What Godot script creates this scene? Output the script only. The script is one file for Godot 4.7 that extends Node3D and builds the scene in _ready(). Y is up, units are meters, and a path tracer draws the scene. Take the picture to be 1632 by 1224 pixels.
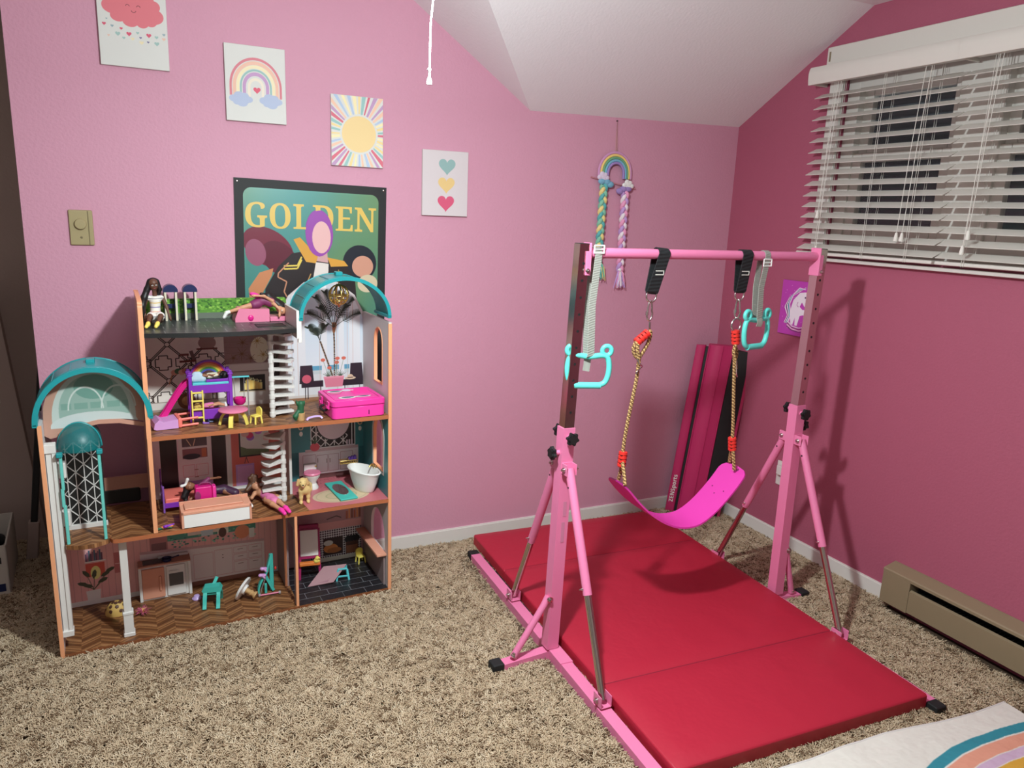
extends Node3D

# ---------------------------------------------------------------- mesh builder
class MB:
	var v := PackedVector3Array()
	var n := PackedVector3Array()
	var t := PackedVector2Array()
	var x := Transform3D()
	var xn := Basis()

	func at(xf: Transform3D) -> MB:
		x = xf
		xn = xf.basis.inverse().transposed()
		return self

	func tri(a: Vector3, b: Vector3, c: Vector3, na: Vector3, nb: Vector3, nc: Vector3, ua := Vector2(), ub := Vector2(), uc := Vector2()) -> void:
		a = x * a; b = x * b; c = x * c
		na = (xn * na).normalized(); nb = (xn * nb).normalized(); nc = (xn * nc).normalized()
		if (b - a).cross(c - a).dot(na + nb + nc) > 0.0:
			v.append(a); v.append(c); v.append(b); n.append(na); n.append(nc); n.append(nb); t.append(ua); t.append(uc); t.append(ub)
		else:
			v.append(a); v.append(b); v.append(c); n.append(na); n.append(nb); n.append(nc); t.append(ua); t.append(ub); t.append(uc)

	func quad(a: Vector3, b: Vector3, c: Vector3, d: Vector3, m: Vector3, uv := []) -> void:
		if uv.is_empty():
			tri(a, b, c, m, m, m); tri(a, c, d, m, m, m)
		else:
			tri(a, b, c, m, m, m, uv[0], uv[1], uv[2]); tri(a, c, d, m, m, m, uv[0], uv[2], uv[3])

	func quads(p: Array, m: Array, uv := []) -> void:
		if uv.is_empty():
			uv = [Vector2(), Vector2(), Vector2(), Vector2()]
		tri(p[0], p[1], p[2], m[0], m[1], m[2], uv[0], uv[1], uv[2]); tri(p[0], p[2], p[3], m[0], m[2], m[3], uv[0], uv[2], uv[3])

	func box(c: Vector3, s: Vector3, b := 0.0) -> MB:
		var h := s * 0.5
		b = minf(b, minf(h.x, minf(h.y, h.z)) * 0.98)
		for i in 3:
			var j := (i + 1) % 3
			var k := (i + 2) % 3
			for sg in [-1.0, 1.0]:
				var m := Vector3(); m[i] = sg
				var q := []
				var uv := []
				for w in [[-1, -1], [1, -1], [1, 1], [-1, 1]]:
					var p := Vector3(); p[i] = sg * h[i]; p[j] = w[0] * (h[j] - b); p[k] = w[1] * (h[k] - b)
					q.append(c + p)
					var g: Vector3 = c + p
					uv.append(Vector2(g.z, g.y) if i == 0 else (Vector2(g.x, g.z) if i == 1 else Vector2(g.x, -g.y)))
				quad(q[0], q[1], q[2], q[3], m, uv)
				if b > 0.0:
					for sj in [-1.0, 1.0]:
						if i < j or true:
							var mj := Vector3(); mj[j] = sj
							var e := []
							for w in [-1.0, 1.0]:
								var p := Vector3(); p[i] = sg * h[i]; p[j] = sj * (h[j] - b); p[k] = w * (h[k] - b)
								e.append(c + p)
							for w in [1.0, -1.0]:
								var p := Vector3(); p[i] = sg * (h[i] - b); p[j] = sj * h[j]; p[k] = w * (h[k] - b)
								e.append(c + p)
							quads(e, [m, m, mj, mj])
		if b > 0.0:
			for sx in [-1.0, 1.0]:
				for sy in [-1.0, 1.0]:
					for sz in [-1.0, 1.0]:
						var g := Vector3(sx, sy, sz)
						var o := g * (h - Vector3(b, b, b))
						tri(c + o + Vector3(sx * b, 0, 0), c + o + Vector3(0, sy * b, 0), c + o + Vector3(0, 0, sz * b), Vector3(sx, 0, 0), Vector3(0, sy, 0), Vector3(0, 0, sz))
		return self

	func box2(a: Vector3, b: Vector3, bev := 0.0) -> MB:
		return box((a + b) * 0.5, (b - a).abs(), bev)

	func tube(path: Array, r, seg := 10, caps := true, closed := false, uvlen := 1.0) -> MB:
		var cnt := path.size()
		var rings := []
		var up := Vector3()
		var run := 0.0
		for i in cnt:
			var prev: Vector3 = path[(i - 1 + cnt) % cnt] if closed or i > 0 else path[i]
			var next: Vector3 = path[(i + 1) % cnt] if closed or i < cnt - 1 else path[i]
			var d := (next - prev).normalized()
			if i == 0:
				up = d.cross(Vector3(0.31, 0.92, 0.24)).normalized()
				if up.length() < 0.5: up = d.cross(Vector3(1, 0, 0)).normalized()
			up = (up - d * up.dot(d)).normalized()
			var sd := d.cross(up)
			if i > 0: run += (path[i] - path[i - 1]).length()
			var rr: float = r[i] if r is Array else r
			var ring := []
			for k in seg:
				var a := TAU * k / seg
				var m := up * cos(a) + sd * sin(a)
				ring.append([path[i] + m * rr, m])
			rings.append([ring, run / uvlen, d])
		var last := cnt if closed else cnt - 1
		for i in last:
			var ra: Array = rings[i][0]
			var rb: Array = rings[(i + 1) % cnt][0]
			var va: float = rings[i][1]
			var vb: float = rings[(i + 1) % cnt][1]
			if closed and i == cnt - 1:
				vb = va + (path[0] - path[i]).length() / uvlen
				# best matching twist
				var best := 0
				var bd := 1e9
				for k in seg:
					var dd: float = (ra[0][0] - rb[k][0]).length()
					if dd < bd:
						bd = dd; best = k
				var rc := []
				for k in seg: rc.append(rb[(k + best) % seg])
				rb = rc
			for k in seg:
				var k2 := (k + 1) % seg
				quads([ra[k][0], ra[k2][0], rb[k2][0], rb[k][0]], [ra[k][1], ra[k2][1], rb[k2][1], rb[k][1]], [Vector2(float(k) / seg, va), Vector2(float(k + 1) / seg, va), Vector2(float(k + 1) / seg, vb), Vector2(float(k) / seg, vb)])
		if caps and not closed:
			for e in [0, cnt - 1]:
				var d: Vector3 = rings[e][2] * (-1.0 if e == 0 else 1.0)
				for k in seg:
					tri(path[e], rings[e][0][k][0], rings[e][0][(k + 1) % seg][0], d, d, d)
		return self

	func ribbon(path: Array, side: Vector3, wd: float, th: float, closed := false, uvlen := 1.0) -> MB:
		var cnt := path.size()
		var rows := []
		var run := 0.0
		for i in cnt:
			var prev: Vector3 = path[(i - 1 + cnt) % cnt] if closed or i > 0 else path[i]
			var next: Vector3 = path[(i + 1) % cnt] if closed or i < cnt - 1 else path[i]
			var d := (next - prev).normalized()
			var s := (side - d * side.dot(d)).normalized()
			var m := d.cross(s).normalized()
			if i > 0: run += (path[i] - path[i - 1]).length()
			var p: Vector3 = path[i]
			rows.append([p + s * wd / 2 + m * th / 2, p - s * wd / 2 + m * th / 2, p - s * wd / 2 - m * th / 2, p + s * wd / 2 - m * th / 2, m, s, run / uvlen, d])
		var last := cnt if closed else cnt - 1
		for i in last:
			var a: Array = rows[i]
			var b: Array = rows[(i + 1) % cnt]
			var vb: float = b[6] if not (closed and i == cnt - 1) else a[6] + (path[0] - path[i]).length() / uvlen
			var uv := [Vector2(0, a[6]), Vector2(1, a[6]), Vector2(1, vb), Vector2(0, vb)]
			quads([a[0], a[1], b[1], b[0]], [a[4], a[4], b[4], b[4]], uv)
			quads([a[3], a[2], b[2], b[3]], [-a[4], -a[4], -b[4], -b[4]], uv)
			quads([a[0], a[3], b[3], b[0]], [a[5], a[5], b[5], b[5]], [Vector2(0, a[6]), Vector2(0.05, a[6]), Vector2(0.05, vb), Vector2(0, vb)])
			quads([a[1], a[2], b[2], b[1]], [-a[5], -a[5], -b[5], -b[5]], [Vector2(0, a[6]), Vector2(0.05, a[6]), Vector2(0.05, vb), Vector2(0, vb)])
		if not closed:
			quad(rows[0][0], rows[0][1], rows[0][2], rows[0][3], -rows[0][7])
			var z: Array = rows[cnt - 1]
			quad(z[0], z[1], z[2], z[3], z[7])
		return self

	func lathe(prof: Array, seg := 20, crease := 40.0) -> MB:
		var cnt := prof.size()
		var sn := []
		for i in cnt - 1:
			var d: Vector2 = (prof[i + 1] - prof[i]).normalized()
			sn.append(Vector2(d.y, -d.x))
		for i in cnt - 1:
			var a: Vector2 = prof[i]
			var b: Vector2 = prof[i + 1]
			if a.distance_to(b) < 1e-7: continue
			var m: Vector2 = sn[i]
			var ma := m
			var mb := m
			if i > 0 and sn[i - 1].dot(m) > cos(deg_to_rad(crease)): ma = (m + sn[i - 1]).normalized()
			if i < cnt - 2 and sn[i + 1].dot(m) > cos(deg_to_rad(crease)): mb = (m + sn[i + 1]).normalized()
			for k in seg:
				var t0 := TAU * k / seg
				var t1 := TAU * (k + 1) / seg
				var d0 := Vector3(cos(t0), 0, sin(t0))
				var d1 := Vector3(cos(t1), 0, sin(t1))
				var up := Vector3.UP
				quads([d0 * a.x + up * a.y, d1 * a.x + up * a.y, d1 * b.x + up * b.y, d0 * b.x + up * b.y], [d0 * ma.x + up * ma.y, d1 * ma.x + up * ma.y, d1 * mb.x + up * mb.y, d0 * mb.x + up * mb.y], [Vector2(float(k) / seg, a.y), Vector2(float(k + 1) / seg, a.y), Vector2(float(k + 1) / seg, b.y), Vector2(float(k) / seg, b.y)])
		return self

	func prism(poly: PackedVector2Array, z0: float, z1: float, crease := 30.0) -> MB:
		var idx := Geometry2D.triangulate_polygon(poly)
		var lo := poly[0]
		var hi := poly[0]
		for p in poly:
			lo = Vector2(minf(lo.x, p.x), minf(lo.y, p.y)); hi = Vector2(maxf(hi.x, p.x), maxf(hi.y, p.y))
		var sz := hi - lo
		for i in range(0, idx.size(), 3):
			var a := poly[idx[i]]
			var b := poly[idx[i + 1]]
			var c := poly[idx[i + 2]]
			var ua := Vector2((a.x - lo.x) / sz.x, (hi.y - a.y) / sz.y)
			var ub := Vector2((b.x - lo.x) / sz.x, (hi.y - b.y) / sz.y)
			var uc := Vector2((c.x - lo.x) / sz.x, (hi.y - c.y) / sz.y)
			for s in [[z0, Vector3(0, 0, signf(z0 - z1))], [z1, Vector3(0, 0, signf(z1 - z0))]]:
				tri(Vector3(a.x, a.y, s[0]), Vector3(b.x, b.y, s[0]), Vector3(c.x, c.y, s[0]), s[1], s[1], s[1], ua, ub, uc)
		var cnt := poly.size()
		var sgn := 1.0 if not Geometry2D.is_polygon_clockwise(poly) else -1.0
		var nn := []
		for i in cnt:
			var d := (poly[(i + 1) % cnt] - poly[i]).normalized()
			nn.append(Vector2(d.y, -d.x) * sgn)
		for i in cnt:
			var a := poly[i]
			var b := poly[(i + 1) % cnt]
			if a.distance_to(b) < 1e-6: continue
			var m: Vector2 = nn[i]
			var pa: Vector2 = nn[(i - 1 + cnt) % cnt]
			var pb: Vector2 = nn[(i + 1) % cnt]
			var ma := (m + pa).normalized() if m.dot(pa) > cos(deg_to_rad(crease)) else m
			var mb := (m + pb).normalized() if m.dot(pb) > cos(deg_to_rad(crease)) else m
			var e := Vector2((a.x - lo.x) / sz.x, (hi.y - a.y) / sz.y)
			quads([Vector3(a.x, a.y, z0), Vector3(b.x, b.y, z0), Vector3(b.x, b.y, z1), Vector3(a.x, a.y, z1)], [Vector3(ma.x, ma.y, 0), Vector3(mb.x, mb.y, 0), Vector3(mb.x, mb.y, 0), Vector3(ma.x, ma.y, 0)], [e, e, e, e])
		return self

	func ell(c: Vector3, r: Vector3, seg := 16, rg := 10) -> MB:
		for i in rg:
			for k in seg:
				var q := []
				var m := []
				for w in [[i, k], [i, k + 1], [i + 1, k + 1], [i + 1, k]]:
					var th: float = PI * w[0] / rg
					var ph: float = TAU * w[1] / seg
					var d := Vector3(sin(th) * cos(ph), cos(th), sin(th) * sin(ph))
					q.append(c + d * r); m.append(d / r)
				if i == 0: tri(q[0], q[2], q[3], m[0], m[2], m[3])
				elif i == rg - 1: tri(q[0], q[1], q[2], m[0], m[1], m[2])
				else: quads(q, m)
		return self

	func cyl(a: Vector3, b: Vector3, r: float, seg := 14) -> MB:
		return tube([a, b], r, seg)

	func ring(c: Vector3, ax: Vector3, R: float, r: float, seg := 24, s2 := 8) -> MB:
		var up := ax.normalized()
		var e := up.cross(Vector3(0.3, 0.5, 0.8)).normalized()
		var f := up.cross(e)
		var p := []
		for i in seg:
			p.append(c + (e * cos(TAU * i / seg) + f * sin(TAU * i / seg)) * R)
		return tube(p, r, s2, false, true)

	# smooth union of tapered capsules, meshed as surface nets
	func sdf(bones: Array, cell: float, k: float) -> MB:
		var lo := Vector3(1e9, 1e9, 1e9)
		var hi := -lo
		for b in bones:
			for e in [[b[0], b[2]], [b[1], b[3]]]:
				var r: float = e[1] + k + cell * 2.0
				lo = lo.min(e[0] - Vector3(r, r, r)); hi = hi.max(e[0] + Vector3(r, r, r))
		var nx := int((hi.x - lo.x) / cell) + 2
		var ny := int((hi.y - lo.y) / cell) + 2
		var nz := int((hi.z - lo.z) / cell) + 2
		var f := PackedFloat32Array()
		f.resize(nx * ny * nz)
		f.fill(1.0)
		for b in bones:
			var a: Vector3 = b[0]
			var ab: Vector3 = b[1] - a
			var ra: float = b[2]
			var rd: float = b[3] - ra
			var l2 := maxf(ab.length_squared(), 1e-9)
			var r := maxf(b[2], b[3]) + k + cell * 1.5
			var p0 := ((a.min(b[1]) - Vector3(r, r, r) - lo) / cell).floor().max(Vector3())
			var p1 := ((a.max(b[1]) + Vector3(r, r, r) - lo) / cell).ceil().min(Vector3(nx - 1, ny - 1, nz - 1))
			for iz in range(int(p0.z), int(p1.z) + 1):
				for iy in range(int(p0.y), int(p1.y) + 1):
					var row := (iz * ny + iy) * nx
					for ix in range(int(p0.x), int(p1.x) + 1):
						var q := lo + Vector3(ix, iy, iz) * cell - a
						var h := clampf(q.dot(ab) / l2, 0.0, 1.0)
						var d := (q - ab * h).length() - ra - rd * h
						var o := f[row + ix]
						var g := clampf(0.5 + 0.5 * (o - d) / k, 0.0, 1.0)
						f[row + ix] = o + (d - o) * g - k * g * (1.0 - g)
		var idx := {}
		var pos := PackedVector3Array()
		var nor := PackedVector3Array()
		var sy := nx
		var sz := nx * ny
		var offs := [0, 1, sy, sy + 1, sz, sz + 1, sz + sy, sz + sy + 1]
		var edges := [[0, 1], [2, 3], [4, 5], [6, 7], [0, 2], [1, 3], [4, 6], [5, 7], [0, 4], [1, 5], [2, 6], [3, 7]]
		for iz in nz - 1:
			for iy in ny - 1:
				var row := (iz * ny + iy) * nx
				for ix in nx - 1:
					var c := row + ix
					var inside := 0
					for o in offs:
						if f[c + o] < 0.0: inside += 1
					if inside == 0 or inside == 8: continue
					var s := Vector3()
					var cn := 0
					for e in edges:
						var va := f[c + offs[e[0]]]
						var vb := f[c + offs[e[1]]]
						if (va < 0.0) == (vb < 0.0): continue
						var w := va / (va - vb)
						var pa := Vector3(e[0] & 1, (e[0] >> 1) & 1, e[0] >> 2)
						var pb := Vector3(e[1] & 1, (e[1] >> 1) & 1, e[1] >> 2)
						s += pa.lerp(pb, w); cn += 1
					idx[c] = pos.size()
					pos.append(lo + (Vector3(ix, iy, iz) + s / cn) * cell)
					nor.append(Vector3(f[c + 1] + f[c + 1 + sy] + f[c + 1 + sz] + f[c + 1 + sy + sz] - f[c] - f[c + sy] - f[c + sz] - f[c + sy + sz],
						f[c + sy] + f[c + sy + 1] + f[c + sy + sz] + f[c + sy + sz + 1] - f[c] - f[c + 1] - f[c + sz] - f[c + sz + 1],
						f[c + sz] + f[c + sz + 1] + f[c + sz + sy] + f[c + sz + sy + 1] - f[c] - f[c + 1] - f[c + sy] - f[c + sy + 1]).normalized())
		for c in idx:
			for e in [[1, sy, sz], [sy, sz, 1], [sz, 1, sy]]:
				if (f[c] < 0.0) != (f[c + e[0]] < 0.0):
					var a = idx.get(c); var b = idx.get(c - e[1]); var d = idx.get(c - e[1] - e[2]); var g = idx.get(c - e[2])
					if a == null or b == null or d == null or g == null: continue
					quads([pos[a], pos[b], pos[d], pos[g]], [nor[a], nor[b], nor[d], nor[g]])
		return self

	func mesh() -> ArrayMesh:
		var arr := []
		arr.resize(Mesh.ARRAY_MAX)
		arr[Mesh.ARRAY_VERTEX] = v
		arr[Mesh.ARRAY_NORMAL] = n
		arr[Mesh.ARRAY_TEX_UV] = t
		var m := ArrayMesh.new()
		m.add_surface_from_arrays(Mesh.PRIMITIVE_TRIANGLES, arr)
		return m

# ---------------------------------------------------------------- drawing flat print
class Pic:
	var im: Image
	var k := 1.0
	var u0 := 0.0
	var y1 := 0.0

	func _init(a: float, b: float, c: float, d: float, ppu: float, col: Color) -> void:
		k = ppu * 2.0
		u0 = a; y1 = d
		im = Image.create(int((c - a) * k) / 2 * 2, int((d - b) * k) / 2 * 2, false, Image.FORMAT_RGB8)
		im.fill(col)

	func poly(p: Array, col: Color) -> Pic:
		var q := PackedVector2Array()
		var lo := 1e9
		var hi := -1e9
		for w in p:
			var z := Vector2((w.x - u0) * k, (y1 - w.y) * k)
			q.append(z); lo = minf(lo, z.y); hi = maxf(hi, z.y)
		for y in range(maxi(0, int(lo)), mini(im.get_height() - 1, int(hi)) + 1):
			var yy := y + 0.5
			var xs := []
			for i in q.size():
				var a := q[i]
				var b := q[(i + 1) % q.size()]
				if (a.y <= yy) != (b.y <= yy):
					xs.append(a.x + (yy - a.y) / (b.y - a.y) * (b.x - a.x))
			xs.sort()
			for i in range(0, xs.size() - 1, 2):
				var xa := int(roundf(xs[i]))
				var xb := int(roundf(xs[i + 1]))
				if xb > xa: im.fill_rect(Rect2i(xa, y, xb - xa, 1), col)
		return self

	func rect(a: float, b: float, c: float, d: float, col: Color) -> Pic:
		im.fill_rect(Rect2i(int((a - u0) * k), int((y1 - d) * k), maxi(1, int((c - a) * k)), maxi(1, int((d - b) * k))), col)
		return self

	func shade(a: float, b: float, c: float, d: float, cols: Array) -> Pic: # vertical gradient of printed colour, top to bottom
		var h := int((d - b) * k)
		for i in h:
			var s := float(i) / maxi(1, h - 1) * (cols.size() - 1)
			var j := mini(int(s), cols.size() - 2)
			im.fill_rect(Rect2i(int((a - u0) * k), int((y1 - d) * k) + i, int((c - a) * k), 1), cols[j].lerp(cols[j + 1], s - j))
		return self

	func ell(c: Vector2, rx: float, ry: float, col: Color) -> Pic:
		var p := []
		for i in 28:
			p.append(c + Vector2(cos(TAU * i / 28) * rx, sin(TAU * i / 28) * ry))
		return poly(p, col)

	func line(pts: Array, w: float, col: Color, w1 := -1.0) -> Pic:
		if w1 < 0: w1 = w
		for i in pts.size() - 1:
			var a: Vector2 = pts[i]
			var b: Vector2 = pts[i + 1]
			var d := (b - a).normalized().orthogonal()
			var wa := lerpf(w, w1, float(i) / (pts.size() - 1)) * 0.5
			var wb := lerpf(w, w1, float(i + 1) / (pts.size() - 1)) * 0.5
			poly([a + d * wa, b + d * wb, b - d * wb, a - d * wa], col)
		return self

	func arc(c: Vector2, r0: float, r1: float, a0: float, a1: float, col: Color, sy := 1.0) -> Pic:
		var p := []
		for i in 33: p.append(c + Vector2(cos(lerpf(a0, a1, i / 32.0)), sin(lerpf(a0, a1, i / 32.0)) * sy) * r1)
		for i in 33: p.append(c + Vector2(cos(lerpf(a1, a0, i / 32.0)), sin(lerpf(a1, a0, i / 32.0)) * sy) * r0)
		return poly(p, col)

	func heart(c: Vector2, s: float, col: Color) -> Pic:
		var p := []
		for i in 40:
			var a := TAU * i / 40
			p.append(c + Vector2(16 * pow(sin(a), 3), 13 * cos(a) - 5 * cos(2 * a) - 2 * cos(3 * a) - cos(4 * a)) * s / 17.0)
		return poly(p, col)

	func tex() -> ImageTexture:
		im.resize(im.get_width() / 2, im.get_height() / 2, Image.INTERPOLATE_BILINEAR)
		return ImageTexture.create_from_image(im)

# ---------------------------------------------------------------- scene helpers
var M := {}
var counts := {}
var rng := RandomNumberGenerator.new()
var DHX := Transform3D()

func col(r: int, g: int, b: int) -> Color:
	return Color8(r, g, b)

func mat(nm: String, c: Color, rough := 0.6, metal := 0.0, opt := {}) -> StandardMaterial3D:
	var m := StandardMaterial3D.new()
	m.resource_name = nm
	m.albedo_color = c
	m.roughness = rough
	m.metallic = metal
	for k in opt: m.set(k, opt[k])
	M[nm] = m
	return m

func printed(nm: String, tx: Texture2D, rough := 0.5, opt := {}) -> StandardMaterial3D:
	opt["albedo_texture"] = tx
	return mat(nm, Color.WHITE, rough, 0.0, opt)

func bump(freq: float, seed_: int, octaves := 3, size := 512) -> NoiseTexture2D:
	var ns := FastNoiseLite.new()
	ns.seed = seed_
	ns.frequency = freq
	ns.fractal_octaves = octaves
	var t := NoiseTexture2D.new()
	t.width = size; t.height = size; t.seamless = true
	t.noise = ns
	return t

func numbered(nm: String) -> String:
	counts[nm] = counts.get(nm, -1) + 1
	return nm if counts[nm] == 0 else "%s_%03d" % [nm, counts[nm]]

func tag(o: Node, label: String, category: String, group := "") -> void:
	o.set_meta("label", label)
	o.set_meta("category", category)
	if group: o.set_meta("group", group)

func thing(nm: String, label: String, category: String, xf := Transform3D(), group := "") -> Node3D:
	var o := Node3D.new()
	o.name = numbered(nm)
	add_child(o)
	o.transform = xf
	tag(o, label, category, group)
	return o

func put(parent: Node, nm: String, b: MB, m: Material) -> MeshInstance3D:
	return putm(parent, nm, b.mesh(), m)

func putm(parent: Node, nm: String, mesh: Mesh, m: Material, xf := Transform3D()) -> MeshInstance3D:
	var o := MeshInstance3D.new()
	if parent == self:
		o.name = numbered(nm)
		parent.add_child(o)
	else:
		var key := str(parent.get_instance_id()) + nm
		counts[key] = counts.get(key, -1) + 1
		o.name = nm if counts[key] == 0 else "%s_%03d" % [nm, counts[key]]
		parent.add_child(o, true)
	o.mesh = mesh
	o.material_override = m
	o.transform = xf
	return o

func struct(nm: String, b: MB, m: Material) -> MeshInstance3D:
	var o := put(self, nm, b, m)
	o.set_meta("kind", "structure")
	return o

func dh(u: float, y: float, w: float, yaw := 0.0) -> Transform3D:
	return DHX * Transform3D(Basis(Vector3.UP, yaw), Vector3(u, y, -w))

func V(x: float, y: float, z: float) -> Vector3:
	return Vector3(x, y, z)

func P2(a: Array) -> PackedVector2Array:
	var p := PackedVector2Array()
	for i in range(0, a.size(), 2): p.append(Vector2(a[i], a[i + 1]))
	return p

func archpoly(x0: float, x1: float, y0: float, ys: float, ytop: float, seg := 16) -> PackedVector2Array:
	var p := PackedVector2Array([Vector2(x0, y0), Vector2(x1, y0)])
	for i in seg + 1:
		var a := PI * i / seg
		p.append(Vector2((x0 + x1) / 2 + cos(a) * (x1 - x0) / 2, ys + sin(a) * (ytop - ys)))
	return p

# a rectangle x0..x1, y0..y1 with an arched (or straight) hole, as two prisms that meet at the hole's middle
func holed(b: MB, r: Array, h: Array, z0: float, z1: float) -> void:
	var xc: float = (h[0] + h[1]) / 2
	var half: float = (h[1] - h[0]) / 2
	for s in [-1.0, 1.0]:
		var xe: float = r[0] if s < 0 else r[1]
		var p := PackedVector2Array([Vector2(xe, r[2]), Vector2(xc, r[2]), Vector2(xc, h[2]), Vector2(xc + s * half, h[2])])
		for i in 11:
			var a := PI / 2 * i / 10
			p.append(Vector2(xc + s * cos(a) * half, h[3] + sin(a) * (h[4] - h[3])))
		p.append(Vector2(xc, r[3])); p.append(Vector2(xe, r[3]))
		b.prism(p, z0, z1)

# ---------------------------------------------------------------- scene
func _ready() -> void:
	rng.seed = 7
	# camera, sky, exposure
	var cam := Camera3D.new()
	cam.name = "camera"
	add_child(cam)
	cam.transform = Transform3D(Basis(V(0.90326839, 0.03864703, 0.42733198), V(0.06012051, 0.97471103, -0.21522996), V(-0.42484319, 0.22010184, 0.87810218)), V(-2.56827131, 1.43631984, 2.92963356))
	cam.fov = rad_to_deg(2.0 * atan(612.0 / 1188.50848))
	cam.near = 0.05
	cam.current = true
	var env := Environment.new()
	env.background_mode = Environment.BG_COLOR
	env.background_color = col(4, 5, 9)
	env.tonemap_mode = Environment.TONE_MAPPER_LINEAR
	env.tonemap_exposure = 0.87
	env.sdfgi_enabled = true
	env.ssao_enabled = true
	env.ssil_enabled = true
	var we := WorldEnvironment.new()
	we.name = "night_outside"
	we.environment = env
	add_child(we)
	var A := V(-2.912, 0, 0.394)
	var U := (V(-1.806, 0, 0.340) - A).normalized()
	DHX = Transform3D(Basis(U, Vector3.UP, V(-U.z, 0, U.x)), A)
	make_materials()
	ceiling_light()
	room()
	carpet()
	window()
	wall_things()
	gymnastics()
	corner_things()
	doll_house()
	house_roof_things()
	house_upper_things()
	house_middle_things()
	house_lower_things()

func make_materials() -> void:
	var peel := bump(0.03, 3, 4)
	var rub := bump(0.02, 11, 3)
	var uvw := {"uv1_triplanar": true, "uv1_world_triplanar": true, "uv1_scale": V(4.5, 4.5, 4.5)}
	var relief := {"heightmap_enabled": true, "heightmap_texture": peel, "heightmap_scale": 0.07}
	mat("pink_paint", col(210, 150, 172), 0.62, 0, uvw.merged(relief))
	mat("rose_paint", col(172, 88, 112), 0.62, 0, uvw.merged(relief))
	mat("ceiling_paint", col(238, 234, 236), 0.8, 0, uvw.merged(relief))
	mat("plain_paint", col(216, 206, 202), 0.8)
	mat("hall_paint", col(184, 164, 156), 0.8, 0, uvw.merged(relief))
	mat("white_trim", col(226, 221, 215), 0.45)
	mat("white_vinyl", col(216, 210, 204), 0.4)
	mat("blind_white", col(222, 216, 208), 0.42)
	mat("cord_white", col(235, 230, 222), 0.7)
	mat("glass", Color(0.9, 0.95, 1, 0.06), 0.03, 0, {"transparency": BaseMaterial3D.TRANSPARENCY_ALPHA, "metallic_specular": 0.25})
	mat("screen_dark", col(26, 27, 30), 0.5)
	mat("carpet_base", col(88, 70, 54), 1.0)
	mat("carpet_yarn", Color.WHITE, 0.95, 0, {"vertex_color_use_as_albedo": true})
	mat("canvas_edge", col(214, 208, 204), 0.8)
	mat("almond", col(168, 152, 112), 0.45)
	mat("almond_dark", col(120, 106, 76), 0.5)
	mat("heater_tan", col(142, 124, 98), 0.55)
	mat("black_matte", col(20, 20, 22), 0.6)
	mat("black_rubber", col(24, 24, 25), 0.75)
	mat("nylon_black", col(26, 28, 31), 0.75, 0, {"heightmap_enabled": true, "heightmap_texture": weave_tex(), "heightmap_scale": 0.12, "uv1_scale": V(1, 1, 1)})
	mat("web_gray", col(158, 158, 150), 0.8, 0, {"heightmap_enabled": true, "heightmap_texture": M["nylon_black"].heightmap_texture, "heightmap_scale": 0.06})
	mat("powder_pink", col(230, 126, 168), 0.38)
	mat("chrome", col(200, 190, 182), 0.16, 1.0)
	mat("steel", col(210, 205, 200), 0.22, 1.0)
	mat("mat_red", col(178, 30, 54), 0.5, 0, {"uv1_triplanar": true, "uv1_world_triplanar": true, "uv1_scale": V(1.3, 1.3, 1.3), "heightmap_enabled": true, "heightmap_texture": rub, "heightmap_scale": 0.10})
	mat("beam_pink", col(186, 42, 96), 0.42)
	mat("swing_pink", col(226, 62, 172), 0.35)
	mat("grip_red", col(228, 50, 42), 0.45)
	mat("handle_teal", col(96, 216, 206), 0.4)
	mat("rope", Color.WHITE, 0.85, 0, {"albedo_texture": rope_tex(), "heightmap_enabled": true, "heightmap_texture": M["nylon_black"].heightmap_texture, "heightmap_scale": 0.1})
	mat("orange_edge", col(240, 166, 122), 0.55)
	mat("peach_panel", col(206, 150, 130), 0.6)
	mat("house_white", col(224, 220, 216), 0.45)
	mat("house_inner", col(206, 196, 196), 0.6)
	mat("house_teal", col(38, 150, 156), 0.28)
	mat("house_aqua", col(110, 204, 194), 0.35)
	mat("teal_clear", Color(0.05, 0.46, 0.47, 0.72), 0.4, 0, {"transparency": BaseMaterial3D.TRANSPARENCY_ALPHA})
	mat("house_black", col(30, 30, 30), 0.5)
	mat("gold", col(222, 192, 116), 0.36, 1.0)
	mat("hot_pink", col(244, 62, 164), 0.32)
	mat("rose_toy", col(228, 128, 160), 0.4)
	mat("magenta_toy", col(218, 28, 130), 0.35)
	mat("purple_toy", col(132, 52, 180), 0.38)
	mat("violet_toy", col(136, 88, 178), 0.45)
	mat("yellow_toy", col(242, 220, 108), 0.4)
	mat("lilac_toy", col(214, 158, 214), 0.4)
	mat("lavender_toy", col(206, 176, 232), 0.35)
	mat("coral_toy", col(250, 128, 116), 0.4)
	mat("aqua_toy", col(70, 190, 178), 0.4)
	mat("sky_toy", col(92, 198, 206), 0.35)
	mat("navy_toy", col(34, 44, 86), 0.3)
	mat("cream_toy", col(226, 216, 192), 0.45)
	mat("white_toy", col(236, 233, 230), 0.3)
	mat("peach_toy", col(224, 158, 132), 0.5)
	mat("mauve_card", col(170, 128, 134), 0.6)
	mat("orange_toy", col(236, 132, 60), 0.45)
	mat("green_toy", col(34, 92, 60), 0.55)
	mat("tan_toy", col(196, 156, 106), 0.6)
	mat("skin_dark", col(98, 62, 46), 0.5)
	mat("skin_tan", col(206, 146, 112), 0.5)
	mat("skin_brown", col(150, 98, 72), 0.5)
	mat("hair_black", col(26, 20, 22), 0.45)
	mat("hair_brown", col(96, 62, 44), 0.5)
	mat("hair_blonde", col(226, 190, 96), 0.5)
	mat("lip", col(170, 70, 80), 0.5)
	mat("eye_white", col(240, 238, 234), 0.3)
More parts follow.
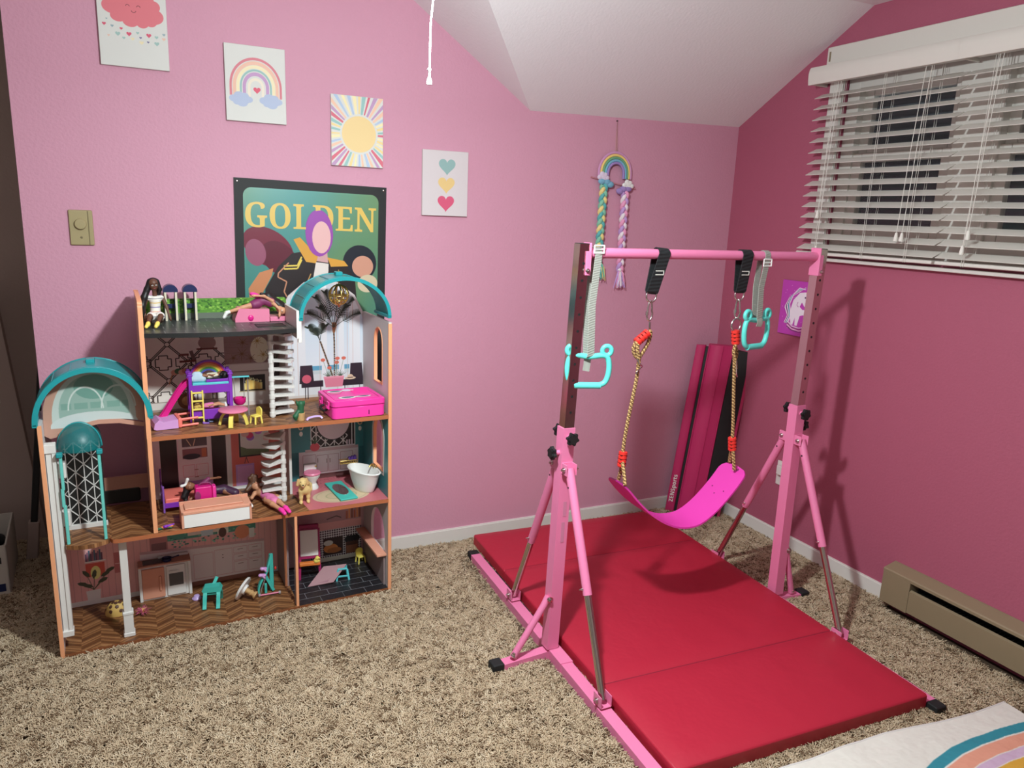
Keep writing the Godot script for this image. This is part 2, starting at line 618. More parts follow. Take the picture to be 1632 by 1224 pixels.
	mat("dog_gold", col(222, 190, 128), 0.6)
	mat("pink_dress", col(222, 118, 168), 0.6)
	mat("sparkle_dress", col(70, 40, 66), 0.45)
	mat("purple_dress", col(134, 52, 98), 0.55)
	mat("cardboard_white", col(196, 188, 178), 0.8)
	mat("hall_panel", col(170, 150, 142), 0.7)

func rope_tex() -> ImageTexture:
	var im := Image.create(64, 64, false, Image.FORMAT_RGB8)
	for y in 64:
		for x in 64:
			var a := (x + y) % 32
			var b := (x - y + 64) % 32
			var c := col(206, 168, 112)
			if a < 13 and b >= 10: c = col(92, 62, 36)
			elif b < 10: c = col(150, 110, 68)
			im.set_pixel(x, y, c)
	return ImageTexture.create_from_image(im)

func weave_tex() -> ImageTexture:
	var im := Image.create(32, 32, false, Image.FORMAT_RGB8)
	for y in 32:
		for x in 32:
			var h := 0.5 + 0.5 * sin(TAU * (y * 2 + x * 0.5) / 16.0)
			im.set_pixel(x, y, Color(h, h, h))
	return ImageTexture.create_from_image(im)

func ceiling_light() -> void:
	var at := V(-2.03, 1.89, 1.575)
	var tone := Color(0.93, 0.985, 0.985)
	var o := thing("ceiling_light", "white ceiling lamp with an unseen assumed globe just above the top of the photo", "lamp", Transform3D(Basis(), at))  # unseen lamp; its rounded form is invented to suit the added fill below
	var glow := mat("lamp_glow", col(250, 250, 250), 0.5, 0, {"emission_enabled": true, "emission": tone, "emission_energy_multiplier": 2.0})
	put(o, "globe", MB.new().ell(V(0, 0, 0), V(0.05, 0.045, 0.05), 24, 16), glow)
	put(o, "canopy", MB.new().lathe([Vector2(0.0, 0.39), Vector2(0.075, 0.39), Vector2(0.07, 0.37), Vector2(0.02, 0.35), Vector2(0.012, 0.33), Vector2(0.012, 0.08), Vector2(0.035, 0.07), Vector2(0.04, 0.045), Vector2(0.03, 0.04), Vector2(0, 0.04)], 28), M["white_trim"])
	var l := OmniLight3D.new()
	l.name = "ceiling_bulb"
	l.position = at
	l.light_color = tone
	l.light_energy = 2.05
	l.omni_range = 12.0
	l.omni_attenuation = 2.0
	l.light_size = 0.04
	l.shadow_enabled = true
	add_child(l)
	var d := AreaLight3D.new()  # added fill, not a lamp part: brightens the floor and lower walls
	d.name = "added_down_fill"
	d.transform = Transform3D(Basis(V(1, 0, 0), -PI / 2), at + V(0, -0.052, 0))
	d.area_size = Vector2(0.09, 0.09)
	d.light_color = tone
	d.light_energy = 3.1
	d.area_range = 12.0
	d.area_attenuation = 2.0
	d.shadow_enabled = true
	add_child(d)
	var c := thing("pull_cord", "thin white pull cord with a small bell end hanging from the ceiling lamp", "cord", Transform3D(Basis(), V(-2.062, 1.690, 1.46)))
	put(c, "string", MB.new().tube([V(0, 0.012, 0), V(0.001, 0.1, 0.001), V(0.004, 0.19, 0.02), V(0.012, 0.245, 0.07)], 0.0017, 8), M["cord_white"])
	put(c, "pull_end", MB.new().lathe([Vector2(0, -0.012), Vector2(0.0055, -0.011), Vector2(0.005, -0.004), Vector2(0.002, 0.004), Vector2(0.0018, 0.012), Vector2(0.004, 0.016), Vector2(0.002, 0.02), Vector2(0, 0.02)], 12), M["cord_white"])

func slab(b: MB, p: Array, th: Vector3) -> void: # a flat polygon given thickness
	var m := Vector3()
	for i in range(1, p.size() - 1): m += (p[i] - p[0]).cross(p[i + 1] - p[0])
	m = m.normalized()
	if m.dot(th) > 0: m = -m
	for i in range(1, p.size() - 1):
		b.tri(p[0], p[i], p[i + 1], m, m, m)
		b.tri(p[0] + th, p[i] + th, p[i + 1] + th, -m, -m, -m)
	var c := Vector3()
	for q in p: c += q / p.size()
	for i in p.size():
		var a: Vector3 = p[i]
		var e: Vector3 = p[(i + 1) % p.size()]
		var o := (e - a).cross(th).normalized()
		if o.dot((a + e) / 2 - c) < 0: o = -o
		b.quad(a, e, e + th, a + th, o)

func room() -> void:
	var X0 := -4.7
	var Z1 := 4.6
	var HX := -2.945
	struct("floor", MB.new().box2(V(X0, -0.12, -1.0), V(0.1, -0.022, Z1)), M["carpet_base"])
	var b := MB.new()
	b.prism(P2([HX, -0.03, 0, -0.03, 0, 1.89, -1.117, 1.864, -1.725, 2.28, HX, 2.28]), -0.1, 0.0)
	struct("wall_back", b, M["pink_paint"])
	b = MB.new()
	var zw0 := 0.60
	var zw1 := 1.76
	b.at(Transform3D(Basis(V(0, 0, 1), V(0, 1, 0), V(-1, 0, 0)), V(0, 0, 0))) # prism x -> world z
	b.prism(P2([-0.1, -0.03, Z1, -0.03, Z1, 1.325, -0.1, 1.325]), -0.12, 0.0)
	b.prism(P2([-0.1, 1.325, zw0, 1.325, zw0, 2.235, 0.0, 1.89, -0.1, 1.86]), -0.12, 0.0)
	b.prism(P2([zw1, 1.325, Z1, 1.325, Z1, 2.28, zw1, 2.28]), -0.12, 0.0)
	b.prism(P2([zw0, 2.06, zw1, 2.06, zw1, 2.28, 0.69, 2.28, zw0, 2.235]), -0.12, 0.0)
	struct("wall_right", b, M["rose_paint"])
	struct("wall_left", MB.new().box2(V(X0 - 0.1, -0.03, -1.0), V(X0, 2.28, Z1)), M["plain_paint"])
	struct("wall_front", MB.new().box2(V(X0 - 0.1, -0.03, Z1), V(0.12, 2.28, Z1 + 0.1)), M["plain_paint"])
	b = MB.new()
	b.box2(V(X0 - 0.1, -0.03, -0.95), V(HX + 0.02, 2.28, -0.85))
	struct("wall_hall", b, M["hall_paint"])
	struct("wall_hall_side", MB.new().box2(V(HX, -0.03, -0.95), V(HX + 0.1, 2.28, -0.1)), M["hall_paint"])
	b = MB.new()
	var up := V(0, 0.1, 0)
	var E1 := V(-1.117, 1.864, 0)
	var K := V(-1.725, 2.28, 0.69)
	slab(b, [V(0, 1.89, 0), E1, K, V(0, 2.28, 0.69)], up)
	slab(b, [E1, K, V(-1.725, 2.28, 0)], up)
	slab(b, [V(X0, 2.28, 0), V(-1.725, 2.28, 0), K, V(X0, 2.28, 0.69)], up)
	slab(b, [V(X0, 2.28, 0.69), V(0.1, 2.28, 0.69), V(0.1, 2.28, Z1), V(X0, 2.28, Z1)], up)
	slab(b, [V(X0, 2.28, -0.95), V(HX + 0.1, 2.28, -0.95), V(HX + 0.1, 2.28, 0), V(X0, 2.28, 0)], up)
	struct("ceiling", b, M["ceiling_paint"])
	# baseboards with an eased top edge
	struct("baseboard_back", MB.new().prism(P2([HX, -0.03, 0, -0.03, 0, 0.048, HX, 0.048]), 0.0, 0.009).box2(V(HX, 0.048, 0), V(0, 0.053, 0.006)), M["white_trim"])
	struct("baseboard_right", MB.new().box2(V(-0.009, -0.03, 0), V(0, 0.048, 1.15)).box2(V(-0.006, 0.048, 0), V(0, 0.053, 1.15)), M["white_trim"])

func carpet() -> void:
	# one tuft: a few bent strands of yarn
	var meshes := []
	for k in 2:
		var b := MB.new()
		for i in 6:
			var a := rng.randf() * TAU
			var q := V(rng.randf_range(-0.007, 0.007), 0, rng.randf_range(-0.007, 0.007))
			var d := V(cos(a), 0, sin(a))
			var ln := rng.randf_range(0.006, 0.012)
			b.tube([q, q + d * ln * 0.3 + V(0, 0.009, 0), q + d * ln + V(0, rng.randf_range(0.014, 0.019), 0), q + d * ln * 1.9 + V(0, rng.randf_range(0.015, 0.023), 0)], [0.0016, 0.0019, 0.0019, 0.0012], 4)
		meshes.append(b.mesh())
	var spots := [[], []]
	var cols := [[], []]
	var inv := DHX.affine_inverse()
	var camx := V(-2.568, 0, 2.93)
	for i in 150000:
		var p := V(rng.randf_range(-3.45, -0.0), -0.022, rng.randf_range(-0.8, 2.25))
		var ok := true
		if p.z < 0.012 and p.x > -2.95: ok = false
		var r := p - camx
		var ang := atan2(r.x, -r.z)
		if ang < -0.24 or ang > 1.12: ok = false
		if p.x > -1.36 and p.x < -0.50 and p.z > 0.13 and p.z < 1.60: ok = false # under the mat
		var h := inv * p
		if h.x > 0.004 and h.x < 1.104 and h.z < -0.004 and h.z > -0.316: ok = false
		if p.z > 1.79 and p.x > -1.2 and p.x < -0.31: ok = false # under the rug
		if p.x > -0.066 and p.z > 1.15: ok = false
		if not ok: continue
		var s := rng.randf_range(0.66, 0.95)
		if absf(p.x + 1.44) < 0.028 and p.z > 0.2 and p.z < 1.7: s *= 0.45
		var w := i % 2
		spots[w].append(Transform3D(Basis(Vector3.UP, rng.randf() * TAU).scaled(V(s, s * rng.randf_range(0.8, 1.15), s)), p))
		var g := rng.randf()
		var c := col(200, 177, 149).srgb_to_linear()
		if g < 0.13: c = col(122, 96, 72).srgb_to_linear()
		elif g < 0.35: c = col(180, 155, 127).srgb_to_linear()
		elif g > 0.85: c = col(216, 196, 170).srgb_to_linear()
		cols[w].append(c)
	var o := Node3D.new()
	o.name = "carpet_pile"
	add_child(o)
	tag(o, "beige shag carpet pile with brown flecks covering the floor", "carpet")
	o.set_meta("kind", "stuff")
	for w in 2:
		var mm := MultiMesh.new()
		mm.transform_format = MultiMesh.TRANSFORM_3D
		mm.use_colors = true
		mm.mesh = meshes[w]
		mm.instance_count = spots[w].size()
		for i in spots[w].size():
			mm.set_instance_transform(i, spots[w][i])
			mm.set_instance_color(i, cols[w][i])
		var mi := MultiMeshInstance3D.new()
		mi.name = "yarn_tufts" if w == 0 else "curled_tufts"
		mi.multimesh = mm
		mi.material_override = M["carpet_yarn"]
		mi.set_meta("kind", "stuff")
		o.add_child(mi, true)

func window() -> void:
	# white vinyl frame with two double-hung units; night outside
	var f := MB.new()
	var xi := 0.02
	var xo := 0.10
	for q in [[0.60, 0.66], [1.085, 1.255], [1.70, 1.76]]:
		f.box2(V(xi, 1.325, q[0]), V(xo, 2.06, q[1]), 0.004)
	for q in [[1.325, 1.40], [1.985, 2.06]]:
		f.box2(V(xi + 0.0015, q[0], 0.602), V(xo - 0.0015, q[1], 1.758), 0.002)
	var o := struct("window_1", f, M["white_vinyl"])
	for q in [[0.655, 1.09], [1.25, 1.705]]:
		for s in [[1.395, 1.735, 0.03], [1.715, 1.99, 0.055]]:
			var b := MB.new()
			var e := 0.045
			b.box2(V(s[2], s[0], q[0]), V(s[2] + 0.03, s[1], q[0] + e), 0.003)
			b.box2(V(s[2], s[0], q[1] - e), V(s[2] + 0.03, s[1], q[1]), 0.003)
			b.box2(V(s[2], s[0], q[0] + e), V(s[2] + 0.03, s[0] + e, q[1] - e), 0.003)
			b.box2(V(s[2], s[1] - e * 0.8, q[0] + e), V(s[2] + 0.03, s[1], q[1] - e), 0.003)
			var sash := put(o, "sash", b, M["white_vinyl"])
			put(sash, "pane", MB.new().box2(V(s[2] + 0.012, s[0] + 0.03, q[0] + 0.03), V(s[2] + 0.016, s[1] - 0.03, q[1] - 0.03)), M["glass"])
	for q in [[V(-0.014, 1.314, 0.535), V(0.0, 2.075, 0.602)], [V(-0.013, 2.055, 0.603), V(0.0, 2.075, 1.757)], [V(-0.014, 1.314, 1.758), V(0.0, 2.075, 1.82)]]:
		put(o, "casing", MB.new().box2(q[0], q[1], 0.002), M["white_trim"])
	struct("window_sill", MB.new().box2(V(-0.035, 1.300, 0.56), V(0.02, 1.314, 1.80), 0.003), M["white_trim"])
	# valance board over the blinds
	var vb := thing("valance_board", "long flat white board on the wall above the window blinds", "board", Transform3D(Basis(), V(0, 2.075, 0.516)))
	put(vb, "board", MB.new().box2(V(-0.03, 0, 0), V(0, 0.078, 1.36), 0.003), M["blind_white"])
	put(vb, "bracket_slot", MB.new().box2(V(-0.0315, 0.022, 0.012), V(-0.029, 0.060, 0.020), 0.0005), M["heater_tan"])
	for side in 2:
		var z0: float = [0.508, 1.152][side]
		var z1: float = [1.148, 1.80][side]
		var lab: String = ["white slatted blind over the left window unit nearer the room corner", "white slatted blind over the right window unit at the photo edge"][side]
		var w := thing("window_blind", lab, "blind", Transform3D(Basis(), V(-0.045, 1.34, z0)), "white window blinds")
		var L := z1 - z0
		put(w, "valance", valance(L), M["blind_white"])
		put(w, "headrail", MB.new().box2(V(-0.03, 0.675, 0.01), V(0.03, 0.72, L - 0.01), 0.002), M["blind_white"])
		var slat := MB.new()
		slat.at(Transform3D(Basis(V(0, 0, 1), deg_to_rad(24.0)), Vector3()))
		slat.box2(V(-0.0255, -0.0014, 0.004 if side == 0 else 0.002), V(0.0255, 0.0014, L - 0.002), 0.0012)
		var sm := slat.mesh()
		for i in 15:
			putm(w, "slat", sm, M["blind_white"], Transform3D(Basis(V(0, 0, 1), deg_to_rad(rng.randf_range(-1.6, 1.6))), V(0, 0.018 + 0.0432 * i, 0)))
		put(w, "bottom_rail", MB.new().box2(V(-0.026, -0.016, 0.003), V(0.026, -0.002, L - 0.002), 0.004), M["blind_white"])
		for z in [0.11, L * 0.5 + 0.02, L - 0.11]:
			for dz in [-0.004, 0.004]:
				put(w, "ladder_cord", MB.new().tube([V(-0.0275, 0.68, z + dz), V(-0.0275, -0.017, z + dz), V(0.0275, -0.017, z + dz), V(0.0275, 0.68, z + dz)], 0.0008, 5), M["cord_white"])
		var cords: Array = [[[0.12, 0.150], [0.134, 0.008], [0.50, 0.075], [0.523, 0.075]], [[0.128, 0.092], [0.116, 0.042]]][side]
		for c in cords:
			var pc := put(w, "pull_cord", MB.new().tube([V(-0.05, c[1], c[0]), V(-0.045, 0.4, c[0] + 0.004), V(-0.03, 0.68, c[0] + 0.006)], 0.0012, 6), M["cord_white"])
			put(pc, "tassel", MB.new().at(Transform3D(Basis(), V(-0.05, c[1], c[0]))).lathe([Vector2(0, -0.016), Vector2(0.0075, -0.016), Vector2(0.008, -0.010), Vector2(0.005, 0.010), Vector2(0.004, 0.014), Vector2(0, 0.015)], 14), M["cord_white"])

func valance(L: float) -> MB:
	var b := MB.new()
	# moulded front board with returns, extruded along the window
	b.at(Transform3D(Basis(V(1, 0, 0), V(0, 1, 0), V(0, 0, 1)), Vector3()))
	b.prism(P2([-0.058, 0.662, -0.048, 0.662, -0.044, 0.670, -0.044, 0.728, -0.052, 0.730, -0.058, 0.722, -0.062, 0.705, -0.061, 0.680]), -0.004, L + 0.001, 50.0)
	b.box2(V(-0.048, 0.664, -0.004), V(0.044, 0.728, 0.004), 0.001)
	return b

func canvas_print(nm: String, label: String, x: float, y: float, w: float, h: float, tx: Texture2D, tilt := 0.0, group := "") -> void:
	var o := thing(nm, label, "wall art", Transform3D(Basis(V(0, 0, 1), deg_to_rad(tilt)), V(x, y, 0.001)), group)
	put(o, "panel", MB.new().box2(V(0, 0, 0), V(w, h, 0.011), 0.0015), M["canvas_edge"])
	var b := MB.new()
	b.quad(V(0.0012, 0.0012, 0.0115), V(w - 0.0012, 0.0012, 0.0115), V(w - 0.0012, h - 0.0012, 0.0115), V(0.0012, h - 0.0012, 0.0115), V(0, 0, 1), [Vector2(0, 1), Vector2(1, 1), Vector2(1, 0), Vector2(0, 0)])
	put(o, "picture", b, printed("art_" + str(counts.get(nm, 0)) + nm, tx, 0.6))

func wall_things() -> void:
	var w := 0.204
	var h := 0.254
	var cream := col(218, 216, 211)
	# pink cloud raining hearts
	var p := Pic.new(0, 0, w, h, 2400, cream)
	var rose := col(222, 118, 128)
	for c in [[0.1, 0.165, 0.06, 0.035], [0.045, 0.178, 0.032, 0.024], [0.065, 0.205, 0.025, 0.022], [0.105, 0.215, 0.026, 0.026], [0.145, 0.205, 0.024, 0.022], [0.168, 0.190, 0.018, 0.018], [0.165, 0.160, 0.030, 0.024], [0.06, 0.150, 0.024, 0.018], [0.095, 0.138, 0.024, 0.018], [0.13, 0.138, 0.02, 0.018], [0.155, 0.145, 0.02, 0.018], [0.1, 0.185, 0.06, 0.035]]:
		p.ell(Vector2(c[0], c[1] + 0.004), c[2], c[3], rose)
	for s in [-1, 1]:
		p.arc(Vector2(0.105 + s * 0.016, 0.186), 0.0045, 0.0062, 0.1, PI - 0.1, col(110, 50, 56))
	p.arc(Vector2(0.106, 0.176), 0.006, 0.0078, PI + 0.2, TAU - 0.2, col(110, 50, 56))
	var hc := [col(214, 84, 110), col(150, 170, 178), col(232, 190, 170), col(160, 190, 184), col(236, 220, 180), col(120, 110, 150)]
	var hs := [[0.017, 0.125, 0.006, 0], [0.04, 0.121, 0.005, 1], [0.066, 0.116, 0.005, 0], [0.055, 0.099, 0.008, 3], [0.088, 0.102, 0.008, 0], [0.114, 0.108, 0.005, 3], [0.147, 0.104, 0.008, 0], [0.122, 0.094, 0.004, 5], [0.17, 0.101, 0.006, 3], [0.193, 0.112, 0.005, 1], [0.192, 0.098, 0.006, 2], [0.028, 0.091, 0.004, 2], [0.072, 0.088, 0.005, 3], [0.098, 0.088, 0.006, 4], [0.124, 0.079, 0.007, 4], [0.144, 0.083, 0.004, 5], [0.17, 0.081, 0.008, 3], [0.025, 0.141, 0.003, 1]]
	for q in hs: p.heart(Vector2(q[0], q[1]), q[2], hc[q[3]])
	canvas_print("cloud_print", "canvas print of a smiling pink cloud raining small hearts, at the photo top", -2.683, 1.864, w, h, p.tex(), 0.0, "")
	# rainbow with two blue clouds
	p = Pic.new(0, 0, w, h, 2400, cream)
	var rc := [col(216, 126, 138), col(238, 190, 168), col(242, 226, 186), col(152, 190, 184), col(196, 154, 196), col(238, 226, 208)]
	var rr := [0.089, 0.078, 0.066, 0.054, 0.045, 0.028]
	var rw := [0.008, 0.011, 0.010, 0.006, 0.011, 0.009]
	for i in 6:
		p.arc(Vector2(0.102, 0.118), rr[i] - rw[i], rr[i], 0, PI, rc[i], 1.1)
		for s in [-1.0, 1.0]:
			p.rect(minf(0.102 + s * rr[i], 0.102 + s * (rr[i] - rw[i])), 0.085, maxf(0.102 + s * rr[i], 0.102 + s * (rr[i] - rw[i])), 0.119, rc[i])
	p.heart(Vector2(0.105, 0.108), 0.013, col(222, 92, 116))
	for s in [[0.05, 0.066], [0.152, 0.066]]:
		for c in [[0, 0, 0.032, 0.016], [-0.024, 0.003, 0.016, 0.012], [0.024, 0.002, 0.016, 0.011], [-0.006, 0.014, 0.018, 0.013], [0.012, 0.012, 0.015, 0.012], [0.004, -0.012, 0.018, 0.011], [-0.014, -0.008, 0.013, 0.010]]:
			p.ell(Vector2(s[0] + c[0], s[1] + c[1] + 0.006), c[2], c[3], col(180, 190, 216))
	canvas_print("rainbow_print", "canvas print of a pastel rainbow between two blue clouds with a heart", -2.306, 1.724, w, h, p.tex())
	# sun with coloured rays
	p = Pic.new(0, 0, w - 0.006, h, 2400, cream)
	var sc := Vector2(0.105, 0.118)
	var pal := [col(216, 110, 128), col(240, 196, 170), col(244, 228, 178), col(154, 194, 190), col(192, 152, 190), col(178, 196, 222), col(240, 214, 150)]
	for i in 44:
		var a := TAU * i / 44 + rng.randf_range(-0.02, 0.02)
		var wd := rng.randf_range(0.0035, 0.0062)
		var d := Vector2(cos(a), sin(a))
		var o := d.orthogonal()
		p.poly([sc + d * 0.076 + o * wd * 0.7, sc + d * 0.22 + o * wd * 2.0, sc + d * 0.22 - o * wd * 2.0, sc + d * 0.076 - o * wd * 0.7], pal[(i * 3 + i / 7) % 7])
		p.ell(sc + d * 0.076, wd * 0.75, wd * 0.75, pal[(i * 3 + i / 7) % 7])
	p.ell(sc, 0.066, 0.066, col(238, 208, 150))
	canvas_print("sun_print", "canvas print of a yellow sun with many pastel rays", -1.943, 1.594, w - 0.006, h, p.tex())
	# three hearts
	p = Pic.new(0, 0, w - 0.01, h, 2400, col(216, 205, 207))
	p.heart(Vector2(0.103, 0.196), 0.038, col(146, 178, 176))
	p.heart(Vector2(0.101, 0.124), 0.038, col(230, 196, 132))
	p.heart(Vector2(0.100, 0.052), 0.038, col(216, 88, 122))
	canvas_print("hearts_print", "canvas print of three stacked hearts in teal, yellow and pink", -1.586, 1.424, w - 0.01, h, p.tex())
	# poster
	var o := thing("music_poster", "black bordered poster reading GOLDEN over a green glow, behind the doll house", "poster", Transform3D(Basis(V(0, 0, 1), deg_to_rad(-0.9)), V(-2.304, 0.70, 0.0012)))
	put(o, "sheet", MB.new().box2(V(0, 0, 0), V(0.562, 0.832, 0.0015)), M["black_matte"])
	p = Pic.new(0, 0, 0.50, 0.77, 1100, col(70, 130, 110))
	for i in 77:
		for j in 25:
			var fx := j / 24.0
			var fy := i / 76.0
			var c := col(112, 146, 104).lerp(col(84, 150, 146), clampf(0.5 + 0.5 * sin(fx * 4.2 + fy * 2.0), 0, 1)).lerp(col(58, 118, 110), clampf(fy * 1.1, 0, 1))
			c = c.lerp(col(120, 140, 80), 0.5 * exp(-pow((fx - 0.72) * 5, 2) - pow((fy - 0.45) * 4, 2)))
			p.rect(j * 0.02, 0.77 - (i + 1) * 0.01, j * 0.02 + 0.021, 0.77 - i * 0.01 + 0.001, c)
	var bg := p.im
	bg.resize(bg.get_width() / 40, bg.get_height() / 40, Image.INTERPOLATE_BILINEAR)
	bg.resize(bg.get_width() * 40, bg.get_height() * 40, Image.INTERPOLATE_CUBIC)
	p.k = bg.get_width() / 0.50
	# plain rounded forms in the poster's colours, with gold bands
	oval(p, 0.085, 0.555, 0.098, 0.066, -0.55, col(116, 36, 56))
	oval(p, 0.125, 0.515, 0.075, 0.055, -0.75, col(96, 30, 48))
	oval(p, 0.040, 0.535, 0.036, 0.050, 0.2, col(150, 84, 108))
	oval(p, 0.428, 0.505, 0.066, 0.070, 0.1, col(34, 38, 48))
	p.poly([Vector2(0.07, 0), Vector2(0.072, 0.40), Vector2(0.120, 0.485), Vector2(0.171, 0.536), Vector2(0.213, 0.544), Vector2(0.259, 0.515), Vector2(0.307, 0.515), Vector2(0.374, 0.498), Vector2(0.41, 0.44), Vector2(0.45, 0.0)], col(44, 36, 38))
	oval(p, 0.440, 0.492, 0.042, 0.042, -0.5, col(204, 148, 126))
	oval(p, 0.272, 0.615, 0.052, 0.088, 0.05, col(150, 66, 164))
	oval(p, 0.280, 0.602, 0.036, 0.062, 0.05, col(228, 178, 176))
	p.poly([Vector2(0.256, 0.56), Vector2(0.30, 0.56), Vector2(0.306, 0.503), Vector2(0.259, 0.509)], col(206, 160, 160))
	p.poly([Vector2(0.176, 0.588), Vector2(0.200, 0.597), Vector2(0.266, 0.526), Vector2(0.259, 0.500), Vector2(0.222, 0.505)], col(214, 156, 66))
	p.poly([Vector2(0.302, 0.524), Vector2(0.367, 0.512), Vector2(0.383, 0.492), Vector2(0.316, 0.488)], col(214, 156, 66))
	p.poly([Vector2(0.259, 0.505), Vector2(0.307, 0.500), Vector2(0.306, 0.46), Vector2(0.246, 0.43)], col(226, 214, 208))
	for i in 2: p.line([Vector2(0.140, 0.487 - 0.011 * i), Vector2(0.190, 0.490 - 0.011 * i), Vector2(0.206, 0.524 - 0.011 * i)], 0.006, col(226, 200, 92))
	p.line([Vector2(0.158, 0.50), Vector2(0.120, 0.46), Vector2(0.118, 0.445), Vector2(0.150, 0.428), Vector2(0.140, 0.39), Vector2(0.15, 0.37)], 0.005, col(200, 138, 108))
	p.line([Vector2(0.24, 0.46), Vector2(0.19, 0.34)], 0.004, col(200, 150, 90))
	p.poly([Vector2(0.012, 0.40), Vector2(0.052, 0.461), Vector2(0.102, 0.478), Vector2(0.096, 0.45), Vector2(0.05, 0.36), Vector2(0.02, 0.3)], col(200, 132, 92))
	oval(p, 0.46, 0.425, 0.04, 0.035, 0.2, col(206, 190, 160))
	var pt := PackedVector2Array()
	for q in [[0.47, 0.74, 0], [0.03, 0.74, 90], [0.03, 0.03, 180], [0.47, 0.03, 270]]:
		for i in 7:
			var a := deg_to_rad(q[2] + 15.0 * i)
			pt.append(Vector2(q[0] + cos(a) * 0.03, q[1] + sin(a) * 0.03))
	var sheet := MB.new().at(Transform3D(Basis(), V(0.031, 0.031, 0)))
	sheet.prism(pt, 0.0015, 0.0020)
	put(o, "picture", sheet, printed("poster_picture", p.tex(), 0.32))
	var tm := TextMesh.new()
	tm.font = type_face("Droid Serif", 700)
	tm.text = "GOLDEN"
	tm.font_size = 64
	tm.pixel_size = 0.00177
	tm.depth = 0.0004
	tm.horizontal_alignment = HORIZONTAL_ALIGNMENT_LEFT
	tm.vertical_alignment = VERTICAL_ALIGNMENT_BOTTOM
	var gold := mat("poster_gold", col(222, 186, 92), 0.4)
	putm(o, "lettering", tm, gold, Transform3D(Basis().scaled(V(0.985, 1.12, 1)), V(0.030, 0.628, 0.0022)))
	var bump_shape := PackedVector2Array()
	for i in 24: bump_shape.append(Vector2(0.303, 0.646) + Vector2(cos(TAU * i / 24) * 0.051, sin(TAU * i / 24) * 0.086))
	put(o, "round_shape", MB.new().prism(bump_shape, 0.0022, 0.0028, 40), mat("poster_purple", col(150, 66, 164), 0.4))
	bump_shape = PackedVector2Array()
	for i in 24: bump_shape.append(Vector2(0.311, 0.632) + Vector2(cos(TAU * i / 24) * 0.035, sin(TAU * i / 24) * 0.060))
	put(o, "inner_shape", MB.new().prism(bump_shape, 0.0028, 0.0032, 40), mat("poster_blush", col(228, 178, 176), 0.4))
	for q in [[0.012, 0.82], [0.55, 0.82]]:
		put(o, "pin", MB.new().ell(V(q[0], q[1], 0.0015), V(0.004, 0.004, 0.002), 10, 6), M["steel"])
	# dimmer
	o = thing("light_switch", "almond wall plate with a round dimmer knob left of the poster", "light switch", Transform3D(Basis(), V(-2.814, 1.283, 0)))
	put(o, "plate", MB.new().box2(V(0, 0, 0), V(0.071, 0.116, 0.008), 0.003), M["almond"])
	put(o, "side_rib", MB.new().box2(V(0.056, 0.002, 0.007), V(0.0585, 0.114, 0.0095), 0.001), M["almond_dark"])
	put(o, "knob", MB.new().at(Transform3D(Basis(V(1, 0, 0), PI / 2), V(0.034, 0.070, 0.007))).lathe([Vector2(0.0, 0.0), Vector2(0.018, 0.0), Vector2(0.018, 0.007), Vector2(0.016, 0.010), Vector2(0, 0.0105)], 28), M["almond"])
	put(o, "screw", MB.new().ell(V(0.034, 0.026, 0.008), V(0.004, 0.004, 0.0015), 12, 6), M["almond_dark"])
	# rainbow wall hanging
	o = thing("yarn_rainbow", "yarn rainbow hanging with two long pastel braids on the pink wall", "wall hanging", Transform3D(Basis(), V(-0.692, 1.637, 0.015)))
	put(o, "hanging_string", MB.new().tube([V(-0.003, 0.09, 0.0), V(-0.002, 0.15, -0.006), V(0.0, 0.222, -0.008), V(0.004, 0.15, -0.006), V(0.004, 0.09, 0)], 0.0011, 5), mat("string_tan", col(206, 160, 150), 0.8))
	put(o, "nail", MB.new().cyl(V(0, 0.222, -0.016), V(0, 0.222, -0.004), 0.002, 8), M["black_matte"])
	var yc := [col(206, 150, 190), col(240, 206, 124), col(110, 164, 124), col(122, 176, 202), col(158, 132, 190)]
	for i in 5:
		var r := 0.083 - i * 0.0105
		var pth := []
		for k in 19:
			var a := PI * k / 18
			pth.append(V(cos(a) * r, sin(a) * r * 1.06, 0.002 * i))
		pth.push_front(pth[0] + V(0, -0.022, 0))
		pth.append(pth[pth.size() - 1] + V(0, -0.012, 0))
		put(o, "arch_cord", MB.new().tube(pth, 0.0058, 10), mat("yarn_" + str(i), yc[i], 0.9))
	put(o, "dowel", MB.new().cyl(V(-0.118, -0.022, -0.006), V(0.12, -0.062, -0.006), 0.0035, 8), mat("dowel", col(196, 130, 140), 0.6))
	for s in [[-0.066, -0.018, "cloud_white"], [0.066, -0.046, "cloud_white"]]:
		var b := MB.new()
		for c in [[0, 0, 0.022, 0.016], [-0.018, -0.003, 0.013, 0.011], [0.018, -0.005, 0.013, 0.011], [-0.006, 0.011, 0.013, 0.011], [0.010, 0.008, 0.011, 0.010], [0.004, -0.010, 0.014, 0.009]]:
			b.ell(V(s[0] + c[0], s[1] + c[1], 0.012), V(c[2], c[3], 0.006), 14, 8)
		put(o, "felt_cloud", b, M["white_toy"] if s[0] > 0 else mat("felt_lilac", col(222, 206, 226), 0.9))
	var bc := [[col(96, 176, 176), col(240, 214, 142), col(136, 196, 168)], [col(238, 160, 196), col(240, 226, 232), col(196, 156, 212)]]
